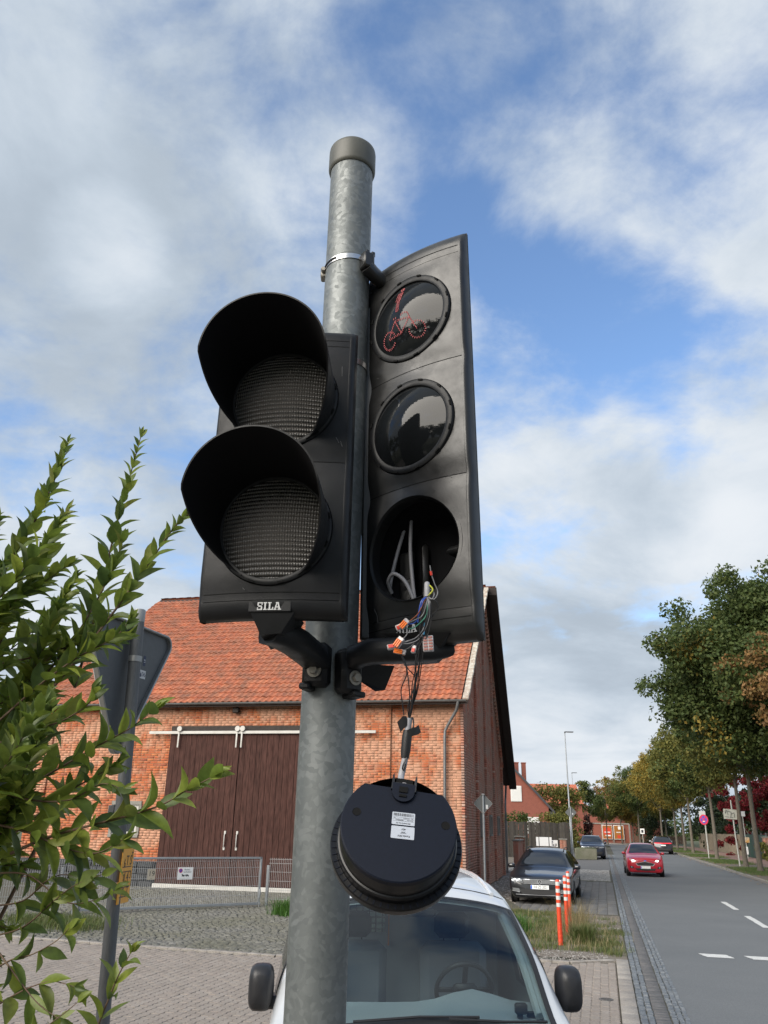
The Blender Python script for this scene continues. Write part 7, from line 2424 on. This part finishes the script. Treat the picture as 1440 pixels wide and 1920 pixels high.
for (label, x, y, z, w, h) in (('large white board with two dark straps leaning on the timber fence', 12.05, 62.4, 1.20, 1.12, .60), ('smaller white board with dark writing right of the larger one', 12.80, 62.5, 1.08, .52, .46)):
    s = thing('white_board', label, 'board', (x, y, 0))
    q = MB(); q.box((0, 0, z), (w, .03, h), bev=.004); b_ = q.build('board', M_plate, s)
    q = MB()
    for sx in (-.4, .4): q.box((sx * w, .04, z / 2), (.05, .05, z)); 
    q.build('leg', M_fencewood, s, smooth=0)
    q = MB()
    if w > 1:
        for sx in (-.32, .32): q.box((sx * w, -.018, z), (.05, .006, h))
        q.build('strap', M_trim, b_, smooth=0)
    else:
        for k, (dx, dz, ww, hh) in enumerate(((-.15, .12, .10, .05), (-.04, -.1, .06, .12), (.08, -.08, .05, .15), (.16, -.08, .04, .14), (.02, -.18, .22, .03))): q.box((dx, -.018, z + dz), (ww, .006, hh))
        q.build('lettering', M_ink, b_, smooth=0)
t = thing('concrete_planter', 'mossy concrete block beside the parked SUV', 'planter', (15.55, 64.6, 0), R(-8))
q = MB(); q.box((0, 0, .38), (1.55, .8, .76), bev=.03); q.build('block', mat('mossy_concrete', (.20, .19, .15), .9, col2=(.11, .12, .07), nscale=2.5, fine=(25, .25), bump=(30, .4, .01)), t)
q = MB(); q.box((0, 0, .78), (1.35, .6, .10), bev=.04); q.build('soil', M_earth, t)

# ------------------------------------------------------------------ houses
M_redwall = mat('red_facing_brick', (0.25, 0.082, 0.055), 0.85, col2=(0.20, 0.066, 0.046), nscale=3, fine=(14, .22))
M_redroof = mat('red_roof_tile', (0.40, 0.115, 0.06), 0.75, piece=[(0.36, 0.10, 0.055), (0.44, 0.13, 0.07), (0.32, 0.09, 0.05)], fine=(10, .3))
M_shutter = mat('white_shutter', (.68, .68, .66), .5)
M_slate = mat('dark_fascia', (0.05, 0.05, 0.055), 0.7)

def tiled_slope(name, parent, a, b, c, d, nu, nv):
    """rows of proud tile strips over the quad a-b (eave) c-d (ridge)"""
    a, b, c, d = map(Vector, (a, b, c, d))
    n_ = (b - a).cross(d - a).normalized()
    if n_.z < 0: n_ = -n_
    mats_ = []
    for j in range(nv):
        for i in range(nu):
            u, v = (i + .5) / nu, (j + .5) / nv
            p = a.lerp(b, u).lerp(d.lerp(c, u), v) + n_ * .02
            ux = (b - a) / nu; vy = (d - a) / nv
            M = Matrix((ux * .47, vy * .52, n_ * .03)).transposed().to_4x4(); M.translation = p
            mats_.append(np.array(M @ Matrix.Rotation(R(1.2), 4, 'X')))
    q = MB(); q.add([a, b, c, d], [(0, 1, 2, 3)]); base = q.build(name, M_redroof, parent, smooth=0)
    tb = [(-1, -1, 0), (1, -1, 0), (1, 1, -.6), (-1, 1, -.6), (-.6, -1, .5), (-.1, -1, .8), (-.1, 1, .2), (-.6, 1, -.1)]
    link('roof_tile', multi_mesh('roof_tile', tb, [(0, 4, 7, 3), (4, 5, 6, 7), (5, 1, 2, 6), (0, 1, 5, 4)], mats_, M_redroof, 0), base, kind='stuff')
    return base

def win(parent, x, y, z, w, h, shutter=True):
    q = MB(); q.box((x, y - .03, z), (w + .14, .10, h + .14), bev=.01); f = q.build('window', M_shutter, parent)
    if shutter:
        q = MB()
        n_ = int(h / .09)
        for k in range(n_): q.box((x, y - .085, z - h / 2 + (k + .5) * h / n_), (w, .02, h / n_ - .015))
        q.build('shutter', M_shutter, f, smooth=0)
    else:
        q = MB(); q.box((x, y - .085, z), (w, .01, h)); q.build('pane', M_glassdark, f, smooth=0)
    return f

h1 = thing('brick_house', 'red brick gabled house with white shutters behind the timber fence', 'house', (12.3, 85.0, 0))
EH, AH, HWD = 4.15, 9.1, 4.75
q = MB(); q.prism([(-HWD, 0), (HWD, 0), (HWD, EH), (0, AH), (-HWD, EH)], 0, 9.0, Matrix(((1, 0, 0, 0), (0, 0, 1, 0), (0, 1, 0, 0), (0, 0, 0, 1)))); w_ = q.build('wall', M_redwall, h1, smooth=0)
win(h1, 1.55, 0, 5.3, .95, 1.35); win(h1, 3.15, 0, 2.35, 1.05, 1.4); win(h1, -1.6, 0, 5.3, .95, 1.35)
ov = .55
sl_ = (AH - EH) / HWD
tiled_slope('roof', h1, (HWD + ov, -.3, EH - sl_ * ov + .12), (HWD + ov, 9.3, EH - sl_ * ov + .12), (0, 9.3, AH + .12), (0, -.3, AH + .12), 30, 18)
tiled_slope('roof', h1, (-HWD - ov, -.3, EH - sl_ * ov + .12), (-HWD - ov, 9.3, EH - sl_ * ov + .12), (0, 9.3, AH + .12), (0, -.3, AH + .12), 30, 18)
q = MB()
for s in (1, -1):
    q.add([(s * (HWD + ov), -.33, EH - sl_ * ov + .12), (0, -.33, AH + .14), (0, -.33, AH - .14), (s * (HWD + ov), -.33, EH - sl_ * ov - .16), (s * (HWD + ov), -.27, EH - sl_ * ov + .12), (0, -.27, AH + .14), (0, -.27, AH - .14), (s * (HWD + ov), -.27, EH - sl_ * ov - .16)],
          [(0, 1, 2, 3), (4, 7, 6, 5), (0, 4, 5, 1), (3, 2, 6, 7), (0, 3, 7, 4)])
    q.box((s * (HWD + .30), 4.5, EH - sl_ * ov - .05), (.62, 9.4, .30))
q.build('fascia', M_slate, h1, smooth=0)
for (x, y) in ((2.2, 3.2), (3.0, 3.4)):
    q = MB(); q.box((x, y, 7.2), (.42, .42, 2.6)); q.box((x, y, 8.5), (.5, .5, .10)); q.build('chimney', M_redwall, h1, smooth=0)
q = MB(); q.tube([(HWD + .45, -.2, EH - .5), (HWD + .1, -.1, EH - .9), (HWD + .05, -.08, 0)], .05, 8); q.build('downpipe', M_slate, h1)
h2 = thing('long_house', 'farther house whose long red tile roof shows behind the brick house', 'house', (19.6, 109.0, 0), R(-2))
q = MB(); q.box((3.0, 4.0, 2.6), (7.0, 8.0, 5.2)); q.build('wall', M_redwall, h2, smooth=0)
tiled_slope('roof', h2, (-2.4, -.4, 5.1), (6.7, -.4, 5.1), (6.7, 4, 7.65), (-2.4, 4, 7.65), 34, 12)
tiled_slope('roof', h2, (-2.4, 8.4, 5.1), (6.7, 8.4, 5.1), (6.7, 4, 7.65), (-2.4, 4, 7.65), 34, 12)
q = MB(); q.prism([(-.0, 5.0), (8, 5.0), (4, 7.5)], 6.3, 6.5, Matrix(((0, 0, 1, 0), (1, 0, 0, 0), (0, 1, 0, 0), (0, 0, 0, 1)))); q.build('gable', M_redwall, h2, smooth=0)
q = MB(); q.box((-.9, 2.5, 7.7), (.7, .5, 1.0)); q.build('chimney', M_redwall, h2, smooth=0)
win(h2, 1.0, 0, 3.4, 1.1, 1.3, False); win(h2, 4.5, 0, 3.4, 1.1, 1.3, False)
# brick hall at the bend of the road with two posters
h3 = thing('brick_hall', 'red brick hall with concrete posts at the bend at the end of the road', 'building', (33.0, 150.0, 0), R(0))
q = MB(); q.prism([(0, 0), (11.1, 0), (11.1, 2.75), (2.0, 7.0), (0, 7.0)], 0, 12, Matrix(((1, 0, 0, 0), (0, 0, 1, 0), (0, 1, 0, 0), (0, 0, 0, 1)))); q.build('wall', M_redwall, h3, smooth=0)
q = MB(); q.box((5.5, -.06, 3.15), (11.0, .12, .20)); q.build('concrete_band', M_concrete, h3, smooth=0)
for x in (2.2, 4.3, 6.2, 9.6, 11.0):
    q = MB(); q.box((x, -.08, 1.55), (.20, .16, 3.1)); q.build('concrete_post', M_concrete, h3, smooth=0)
M_p1 = mat('poster_orange', (.30, .075, .02), .5, col2=(.34, .14, .035), nscale=1.5)
M_p2 = mat('poster_yellow', (.34, .16, .035), .5, col2=(.30, .10, .02), nscale=1.2)
for label, x, m1 in (('orange billboard with a large red round motif on the brick hall', 7.05, M_p1), ('yellow-orange billboard right of the orange one on the brick hall', 9.05, M_p2)):
    t = thing('billboard', label, 'billboard', (33.0 + x, 149.75, 0))
    q = MB(); q.box((0, 0, 1.75), (1.75, .08, 2.3), bev=.02); b_ = q.build('panel', M_plate, t)
    q = MB(); q.box((0, -.045, 1.75), (1.62, .01, 2.15)); q.build('poster', m1, b_, smooth=0)
    q = MB()
    if m1 is M_p1:
        q.lathe([(0, 0), (.70, 0)], 24, Matrix.Translation((0, -.054, 1.85)) @ Matrix.Rotation(R(90), 4, 'X')); q.build('red_motif', mat('poster_red', (.55, .06, .03), .5), b_, smooth=0)
        q = MB(); q.box((0, -.060, 1.75), (1.0, .004, .13)); q.box((.1, -.060, 1.2), (.9, .004, .2)); q.build('poster_text', M_plate, b_, smooth=0)
    else:
        q.box((.2, -.054, 2.45), (.6, .004, .5)); q.box((0, -.054, 1.75), (.9, .004, .12)); q.build('poster_text', M_plate, b_, smooth=0)
        q = MB(); q.box((.1, -.054, 1.05), (.8, .004, .5)); q.build('red_motif', mat('poster_red', (.55, .06, .03), .5), b_, smooth=0)
    q = MB()
    for s in (-1, 1): q.box((s * .9, 0, 1.4), (.07, .07, 2.8))
    q.build('leg', M_concrete, t, smooth=0)
t = thing('low_fence', 'low brown fence at the end of the road right of the brick hall', 'fence', (44.6, 150.0, 0))
pm = MB(); pm.box((0, 0, .65), (.30, .05, 1.3), bev=.01); pm = pm.mesh('plank', mat('brown_fence_plank', (.13, .075, .05), .85, fine=(6, .3)), 30)
for i in range(26): link('plank', pm, t, (i * .36, 0, random.uniform(-.03, .03)))
for z in (.3, 1.0):
    q = MB(); q.box((4.5, .05, z), (9.3, .05, .1)); q.build('rail', mat('brown_fence_plank', (.13, .075, .05)), t, smooth=0)
# right side: fences and a house in the trees
t = thing('picket_fence', 'tall pale timber fence behind the street trees on the right', 'fence', RD(76, 11.9), ROAD_ROT + math.pi / 2)
pm = MB(); pm.box((0, 0, .95), (.34, .06, 1.9), bev=.01); pm = pm.mesh('plank', mat('pale_weathered_plank', (.30, .25, .18), .85, col2=(.2, .165, .12), nscale=2, fine=(6, .3)), 30)
for i in range(75):
    link('plank', pm, t, (i * .52, random.uniform(-.01, .01), random.uniform(-.05, .05)))
for z in (.4, 1.5):
    q = MB(); q.box((19.3, -.05, z), (39, .05, .12)); q.build('rail', mat('pale_weathered_plank', (.3, .25, .18)), t, smooth=0)
t = thing('green_mesh_fence', 'dark green panel fence beside a brick post on the right', 'fence', RD(64.5, 12.0), ROAD_ROT + math.pi / 2)
for i in range(5):
    q = MB(); q.box((1.1 + i * 2.2, 0, 1.0), (2.12, .04, 1.9), bev=.01); q.build('panel', mat('dark_green_panel', (.02, .065, .05), .6, fine=(10, .2)), t)
for i in range(6):
    q = MB(); q.box((i * 2.2, 0, 1.05), (.10, .10, 2.1)); q.build('post', M_darkmetal, t, smooth=0)
pillar('red brick fence post in front of the dark green panels across the road', *RD(64.0, 11.9)[:2], 1.75, .5)
t = thing('garden_fence', 'grey wire garden fence on a low brick base at the right edge', 'fence', RD(30, 12.0), ROAD_ROT + math.pi / 2)
q = MB(); q.box((15, 0, .35), (30, .25, .7)); q.build('brick_base', M_gbrick, t, smooth=0)
for i in range(13):
    q = MB(); q.box((i * 2.5, 0, 1.05), (.08, .08, 1.4)); q.build('post', M_galv2, t, smooth=0)
q = MB()
for i in range(260): q.tube([(i * .115, 0, .72), (i * .115, 0, 1.6)], .012, 4, cap=False)
q.build('bars', M_galv2, t, kind='stuff')
for z in (.85, 1.5):
    q = MB(); q.box((15, .0, z), (30, .04, .04)); q.build('rail', M_galv2, t, smooth=0)
h4 = thing('garden_house', 'house with a tile roof half hidden behind the trees and red creeper on the right', 'house', RD(66, 17.5), ROAD_ROT)
q = MB(); q.prism([(0, 0), (10, 0), (10, 5.0), (5, 8.4), (0, 5.0)], 0, 10, Matrix(((1, 0, 0, 0), (0, 0, 1, 0), (0, 1, 0, 0), (0, 0, 0, 1)))); q.build('wall', mat('grey_brown_render', (.25, .19, .155), .9, fine=(10, .2)), h4, smooth=0)
tiled_slope('roof', h4, (-.6, -.4, 4.75), (-.6, 10.4, 4.75), (5, 10.4, 8.55), (5, -.4, 8.55), 30, 18)
tiled_slope('roof', h4, (10.6, -.4, 4.75), (10.6, 10.4, 4.75), (5, 10.4, 8.55), (5, -.4, 8.55), 30, 18)
win(h4, 2.2, 0, 3.6, 1.1, 1.3, False); win(h4, 7.2, 0, 3.6, 1.1, 1.3, False); win(h4, 2.2, 0, 1.3, 1.1, 1.3, False)
h5 = thing('far_house', 'red tile roof showing between the trees at the end of the road', 'house', (47.0, 172.0, 0))
q = MB(); q.box((5, 4, 2.6), (10, 8, 5.2)); q.build('wall', M_redwall, h5, smooth=0)
tiled_slope('roof', h5, (-.5, -.5, 5.0), (10.5, -.5, 5.0), (10.5, 4, 10.4), (-.5, 4, 10.4), 24, 12)

# ------------------------------------------------------------------ trees
M_bark = mat('grey_brown_bark', (0.105, 0.085, 0.065), 0.95, col2=(0.15, 0.135, 0.105), nscale=5, fine=(20, .35), bump=(16, .7, .02), stretch=(3, 3, .6))
def foliage(name, cols, tl=.35):
    return mat(name, cols[0], .6, piece=cols, translucent=tl, spec=.25)
F_green = foliage('dark_oak_foliage', [(0.045, 0.072, 0.022), (0.080, 0.112, 0.032), (0.058, 0.088, 0.028), (0.11, 0.132, 0.038), (0.048, 0.076, 0.025)])
F_olive = foliage('olive_foliage', [(0.105, 0.118, 0.030), (0.17, 0.162, 0.040), (0.105, 0.122, 0.032), (0.20, 0.175, 0.042), (0.078, 0.10, 0.028)])
F_gold = foliage('golden_foliage', [(0.21, 0.165, 0.035), (0.30, 0.215, 0.042), (0.13, 0.13, 0.032), (0.36, 0.24, 0.042), (0.16, 0.15, 0.035)])
F_brown = foliage('russet_foliage', [(0.22, 0.12, 0.045), (0.30, 0.17, 0.065), (0.16, 0.095, 0.04), (0.12, 0.09, 0.03), (0.26, 0.15, 0.05)])
F_dark = foliage('dark_conifer_foliage', [(0.018, 0.032, 0.014), (0.030, 0.045, 0.018), (0.022, 0.038, 0.016), (0.040, 0.055, 0.022)], .15)
F_red = foliage('red_creeper_foliage', [(0.16, 0.012, 0.022), (0.24, 0.02, 0.03), (0.12, 0.010, 0.018), (0.08, 0.03, 0.015), (0.28, 0.04, 0.035)])
F_hedge = foliage('hedge_foliage', [(0.045, 0.075, 0.018), (0.075, 0.105, 0.026), (0.055, 0.085, 0.02), (0.11, 0.12, 0.03)])


def leaf_cloud(centres, radii, n, size, seed, flat=.8):
    """n leaf-sized quads scattered in soft-edged clumps"""
    g = np.random.default_rng(seed)
    centres = np.asarray(centres, float); radii = np.asarray(radii, float)
    w = radii ** 2; w /= w.sum()
    i = g.choice(len(centres), n, p=w)
    d = g.normal(size=(n, 3)); d /= np.linalg.norm(d, axis=1)[:, None]
    r_ = g.beta(2.6, 1.4, n) * radii[i] * g.uniform(.85, 1.05, n)
    p = centres[i] + d * r_[:, None] * np.array([1, 1, flat])
    nrm = d * .6 + g.normal(size=(n, 3)) * .65 + np.array([0, 0, .35]); nrm /= np.linalg.norm(nrm, axis=1)[:, None]
    t = np.cross(nrm, g.normal(size=(n, 3))); t /= np.linalg.norm(t, axis=1)[:, None]
    b = np.cross(nrm, t)
    s = size * g.uniform(.55, 1.25, n)[:, None]
    return np.stack([p - t * s * .5, p - b * s * .30 + nrm * s * .06, p + t * s * .5, p + b * s * .30 - nrm * s * .05], 1)


def tree(name, label, x, y, h, cr, base, trunk_r, mats_, n, size, seed, group=None, lean=(0, 0), kind='round', z0=.07, mixw=None, nclump=46, cat='tree', rr=(.20, .36)):
    g = random.Random(seed)
    t = thing(name, label, cat, (x, y, z0), 0, group)
    top = Vector((lean[0], lean[1], base + (h - base) * .72))
    q = MB()
    pts = [Vector((0, 0, -.1)), Vector((lean[0] * .1 + g.uniform(-.05, .05), lean[1] * .1, base * .5)), Vector((lean[0] * .35, lean[1] * .35, base)), Vector((lean[0] * .7 + g.uniform(-.1, .1), lean[1] * .7, base + (h - base) * .4)), top]
    sp = spline(pts, 5)
    q.tube(sp, [trunk_r * (1.35 if i == 0 else 1.0) * (1 - .80 * i / len(sp)) for i in range(len(sp))], 10)
    q.build('trunk', M_bark, t, smooth=60)
    cen, rad = [], []
    for k in range(nclump):
        for _ in range(60):
            u = g.uniform(-1, 1), g.uniform(-1, 1), g.uniform(-1, 1)
            l = math.sqrt(sum(a * a for a in u))
            if .45 < l < 1: break
        zc = base + (h - base) * (.5 + .5 * u[2] * .9)
        f = 1.0
        if kind == 'round':
            tt = (zc - base) / (h - base); f = 1.12 * math.sin(math.pi * min(.98, max(.08, tt * .80 + .14))) ** .7
        elif kind == 'cone':
            tt = (zc - base) / (h - base); f = max(.12, 1.05 - tt)
        cen.append((lean[0] * (zc / h) + u[0] * cr * f * .82, lean[1] * (zc / h) + u[1] * cr * f * .82, zc))
        rad.append(cr * g.uniform(*rr) * (1 if kind != 'cone' else .8))
    # a few sprays past the outline
    for k in range(nclump // 3):
        a = g.uniform(0, 6.28); zc = base + (h - base) * g.uniform(.25, 1.02); tt = (zc - base) / (h - base)
        f = math.sin(math.pi * min(.95, max(.12, tt * .80 + .14))) ** .7 if kind == 'round' else max(.1, 1 - tt)
        cen.append((lean[0] + math.cos(a) * cr * f * 1.02, lean[1] + math.sin(a) * cr * f * 1.02, zc)); rad.append(cr * g.uniform(.09, .17))
    # limbs reach into the clumps
    q = MB()
    for k in range(0, min(len(cen), 26), 2):
        c = Vector(cen[k]); s = sp[min(len(sp) - 1, int(len(sp) * (.48 + .4 * g.random())))]
        if c.z < s.z - .5: s = sp[int(len(sp) * .5)]
        m = s.lerp(c, .5) + Vector((0, 0, .08 * (c - s).length))
        q.tube([s, m, c], [trunk_r * .30, trunk_r * .18, trunk_r * .06], 6)
    q.build('limbs', M_bark, t, smooth=60)
    V = leaf_cloud(cen, rad, n, size, seed)
    rg2 = np.random.default_rng(seed + 5)
    if len(mats_) > 1:
        # colours turn by clump: the choice follows a slow wave through the crown
        c = V.mean(1)
        ph = rg2.uniform(0, 6, 3)
        f = np.sin(c[:, 0] * 1.3 + ph[0]) + np.sin(c[:, 1] * 1.1 + ph[1]) + np.sin(c[:, 2] * 1.5 + ph[2]) + rg2.normal(0, .55, n)
        mi = (f > (mixw if mixw is not None else .9)).astype(int)
    else:
        mi = np.zeros(n, int)
    me = fast_mesh('crown', V, 4, mats_, mi=mi)
    link('crown', me, t)
    return t

G1 = 'street trees along the far verge'
x, y, _ = RD(30.0, 7.9)
tree('street_tree', 'biggest dark green street tree, its crown against the sky at the right edge', x, y, 13.7, 5.7, 4.2, .19, [F_green, F_gold], 115000, .20, 31, G1, (-.6, 0), mixw=2.3, nclump=210, rr=(.13, .27))
x, y, _ = RD(24.2, 8.4)
tree('street_tree', 'nearest street tree with russet brown leaves reaching in from the right edge', x, y, 10.2, 3.9, 5.0, .17, [F_brown, F_green], 26000, .18, 32, G1, (-.3, 0), mixw=1.0, nclump=70, rr=(.14, .26))
ROW = [(41.0, 7.5, 10.2, 3.6, 5.2, 'olive', 'street tree with a leaning bare trunk right of the bus stop post'), (48.8, 7.9, 10.6, 3.8, 5.2, 'olive', 'street tree standing right beside the weathered shop sign post'),
       (63.2, 7.9, 10.9, 4.0, 4.9, 'olive', 'street tree just right of the round no stopping sign'), (83.0, 8.0, 11.2, 4.1, 4.9, 'olive', 'street tree first left of the no stopping sign'),
       (90.5, 7.9, 11.4, 4.2, 4.8, 'gold', 'first golden street tree above the pale timber fence'), (101.0, 7.9, 11.4, 4.5, 4.4, 'gold', 'golden street tree above the driving black SUV'),
       (112.0, 7.0, 11.0, 4.4, 4.4, 'gold', 'golden street tree behind the SUV, second from the far end'), (124.0, 4.5, 10.8, 4.4, 4.2, 'green', 'farthest dark street tree of the row by the bend'),
       (134.0, 9.0, 11.5, 4.6, 4.0, 'green', 'dark tree behind the far end of the row of street trees')]
for k, (s, w, h, cr, b, c, lab) in enumerate(ROW):
    x, y, _ = RD(s, w)
    ms = {'olive': [F_olive, F_green], 'green': [F_green, F_olive], 'gold': [F_gold, F_olive]}[c]
    tree('street_tree', lab, x, y, h + .9, cr, b, .16, ms, 22000, .24, 60 + k, G1, (0, 0), mixw=.5, nclump=70, rr=(.20, .33))
G2 = 'small street trees before the brick hall'
for k, (x, y, h, cr, b, ms, lab) in enumerate(((30.8, 126, 8.6, 2.9, 3.2, [F_green, F_olive], 'full green street tree right of the farther street lamp'), (35.0, 131, 7.6, 2.6, 3.0, [F_olive, F_green], 'slim tree in front of the orange billboard'),
                                               (38.6, 136, 7.6, 2.6, 3.0, [F_gold, F_brown], 'golden tree between the two billboards'), (41.6, 140, 7.4, 2.4, 2.9, [F_gold, F_olive], 'yellowing tree right of the billboards'))):
    tree('small_tree', lab, x, y, h, cr, b, .12, ms, 7000, .26, 90 + k, G2, nclump=30, mixw=.6)
# BEHIND the viewer: the trees that the lenses and the black housings mirror
for (x, y, h_, cr, sd) in ((-23, -9, 10.5, 4.4, 501), (-17, -17, 10.0, 4.2, 502)):
    tree('street_tree', 'round street tree on the near side of the junction behind the camera', x, y, h_, cr, 2.6, .16, [F_green, F_olive], 9000, .30, sd, 'trees behind the camera', z0=-.05)
proto = [o for o in bpy.data.objects if o.get('group') == 'trees behind the camera']
for k, (x, y, rz) in enumerate(((-26, 1, 1.0), (-8, -21, 2.0), (3, -22, .6), (-20, -13, 4.0), (-25, -4, 2.6), (-13, -19.5, 5.2), (12, -21, 3.3))):
    dup(proto[k % 2], (x, y, -.05), rz, 'round street tree on the near side of the junction behind the camera', 'trees behind the camera')
# background masses
def bush(label, x, y, w, d, h, m, n, size, seed, name='bush', cat='bush', nc=40):
    g = random.Random(seed)
    t = thing(name, label, cat, (x, y, 0))
    cen = [(g.uniform(-w / 2, w / 2), g.uniform(-d / 2, d / 2), h * (1 - g.random() ** 1.6) * .86) for _ in range(nc)]
    rad = [min(w, h) * g.uniform(.14, .26) for _ in cen]
    V = leaf_cloud(cen, rad, n, size, seed)
    c = V.mean(1); keep = c[:, 2] > .03
    link('foliage', fast_mesh('foliage', V[keep], 4, m if isinstance(m, list) else [m]), t)
    q = MB()
    for k in range(7): q.tube([(g.uniform(-w / 4, w / 4), 0, -.05), Vector(cen[k]) * .6, cen[k]], [.05, .035, .012], 5)
    q.build('stem', M_bark, t, smooth=60)
bush('clipped green hedge top showing above the timber fence', 10.6, 74, 5.2, 2.0, 3.55, F_hedge, 5000, .22, 201, 'hedge', 'hedge')
bush('tall olive yellow bush behind the street lamps', 19.6, 92, 5.5, 4, 6.9, F_olive, 8000, .28, 202)
bush('lower yellow-green bush right of the brick house', 16.8, 80, 3.4, 2, 3.6, F_olive, 4000, .22, 203)
bush('dark reddish purple bush between the lamps and the full green tree', 26.6, 112, 2.6, 2.4, 4.4, foliage('purple_foliage', [(.06, .03, .03), (.09, .045, .04), (.045, .03, .025)]), 3500, .24, 204)
bush('dark evergreen mass at the far end right of the brick hall', 47.0, 146, 6, 4, 6.2, F_dark, 7000, .34, 205)
bush('dark shrubs behind the pale timber fence', *RD(108, 15)[:2], 6, 22, 6.0, F_dark, 9000, .36, 206)
bush('dark shrubs behind the street trees above the timber fence', *RD(88, 15.5)[:2], 5, 16, 7.0, F_dark, 10000, .34, 207)
bush('small yellow-green shrub at the foot of the dark panels', *RD(60.5, 11.6)[:2], 1.3, 3.5, 1.5, F_olive, 2200, .16, 208)
bush('green garden shrub behind the weathered shop sign', *RD(54, 12.6)[:2], 1.6, 5, 1.7, F_hedge, 4500, .18, 209)
bush('wall of wine red creeper behind the leaning street trees', *RD(72, 12.9)[:2], 2.6, 17, 8.0, F_red, 30000, .22, 210, 'red_creeper', 'creeper', 130)
bush('dark red creeper above the garden fence at the right edge', *RD(44, 14.6)[:2], 3.0, 10, 4.6, [F_red], 7000, .22, 211, 'red_creeper', 'creeper')
tree('conifer', 'dark conifer behind the street trees, left of the garden house', *RD(78, 16)[:2], 12.5, 3.4, .8, .2, [F_dark], 9000, .34, 301, None, kind='cone', nclump=40)
tree('conifer', 'dark conifer behind the farthest street trees', *RD(120, 15)[:2], 13.0, 4.0, .8, .2, [F_dark], 9000, .38, 302, None, kind='cone', nclump=40)
tree('tree', 'broad green tree behind the garden house on the right', *RD(58, 24)[:2], 12.0, 5.0, 3.0, .2, [F_green, F_olive], 9000, .34, 303, None, nclump=44)
tree('tree', 'tall tree behind the end of the road, right of the brick hall', 52, 165, 12.0, 6.0, 2.0, .25, [F_green, F_gold], 9000, .42, 304, None, nclump=44, mixw=1.2)
tree('tree', 'reddish orange tree above the roof at the end of the road', 43.2, 158, 12.0, 3.2, 4.0, .2, [F_brown, F_gold], 5000, .36, 305, None, nclump=30, mixw=.8)
V = leaf_cloud([(x, 235 + 12 * math.sin(x * .07), 3 + 2 * math.sin(x * .13)) for x in range(-160, 190, 5)], [7 + 2 * math.sin(k * 1.7) for k in range(70)], 26000, 1.1, 400)
link('far_woods', fast_mesh('far_woods', V, 4, F_green), None, kind='stuff', label='far line of woods behind the village', category='woods')
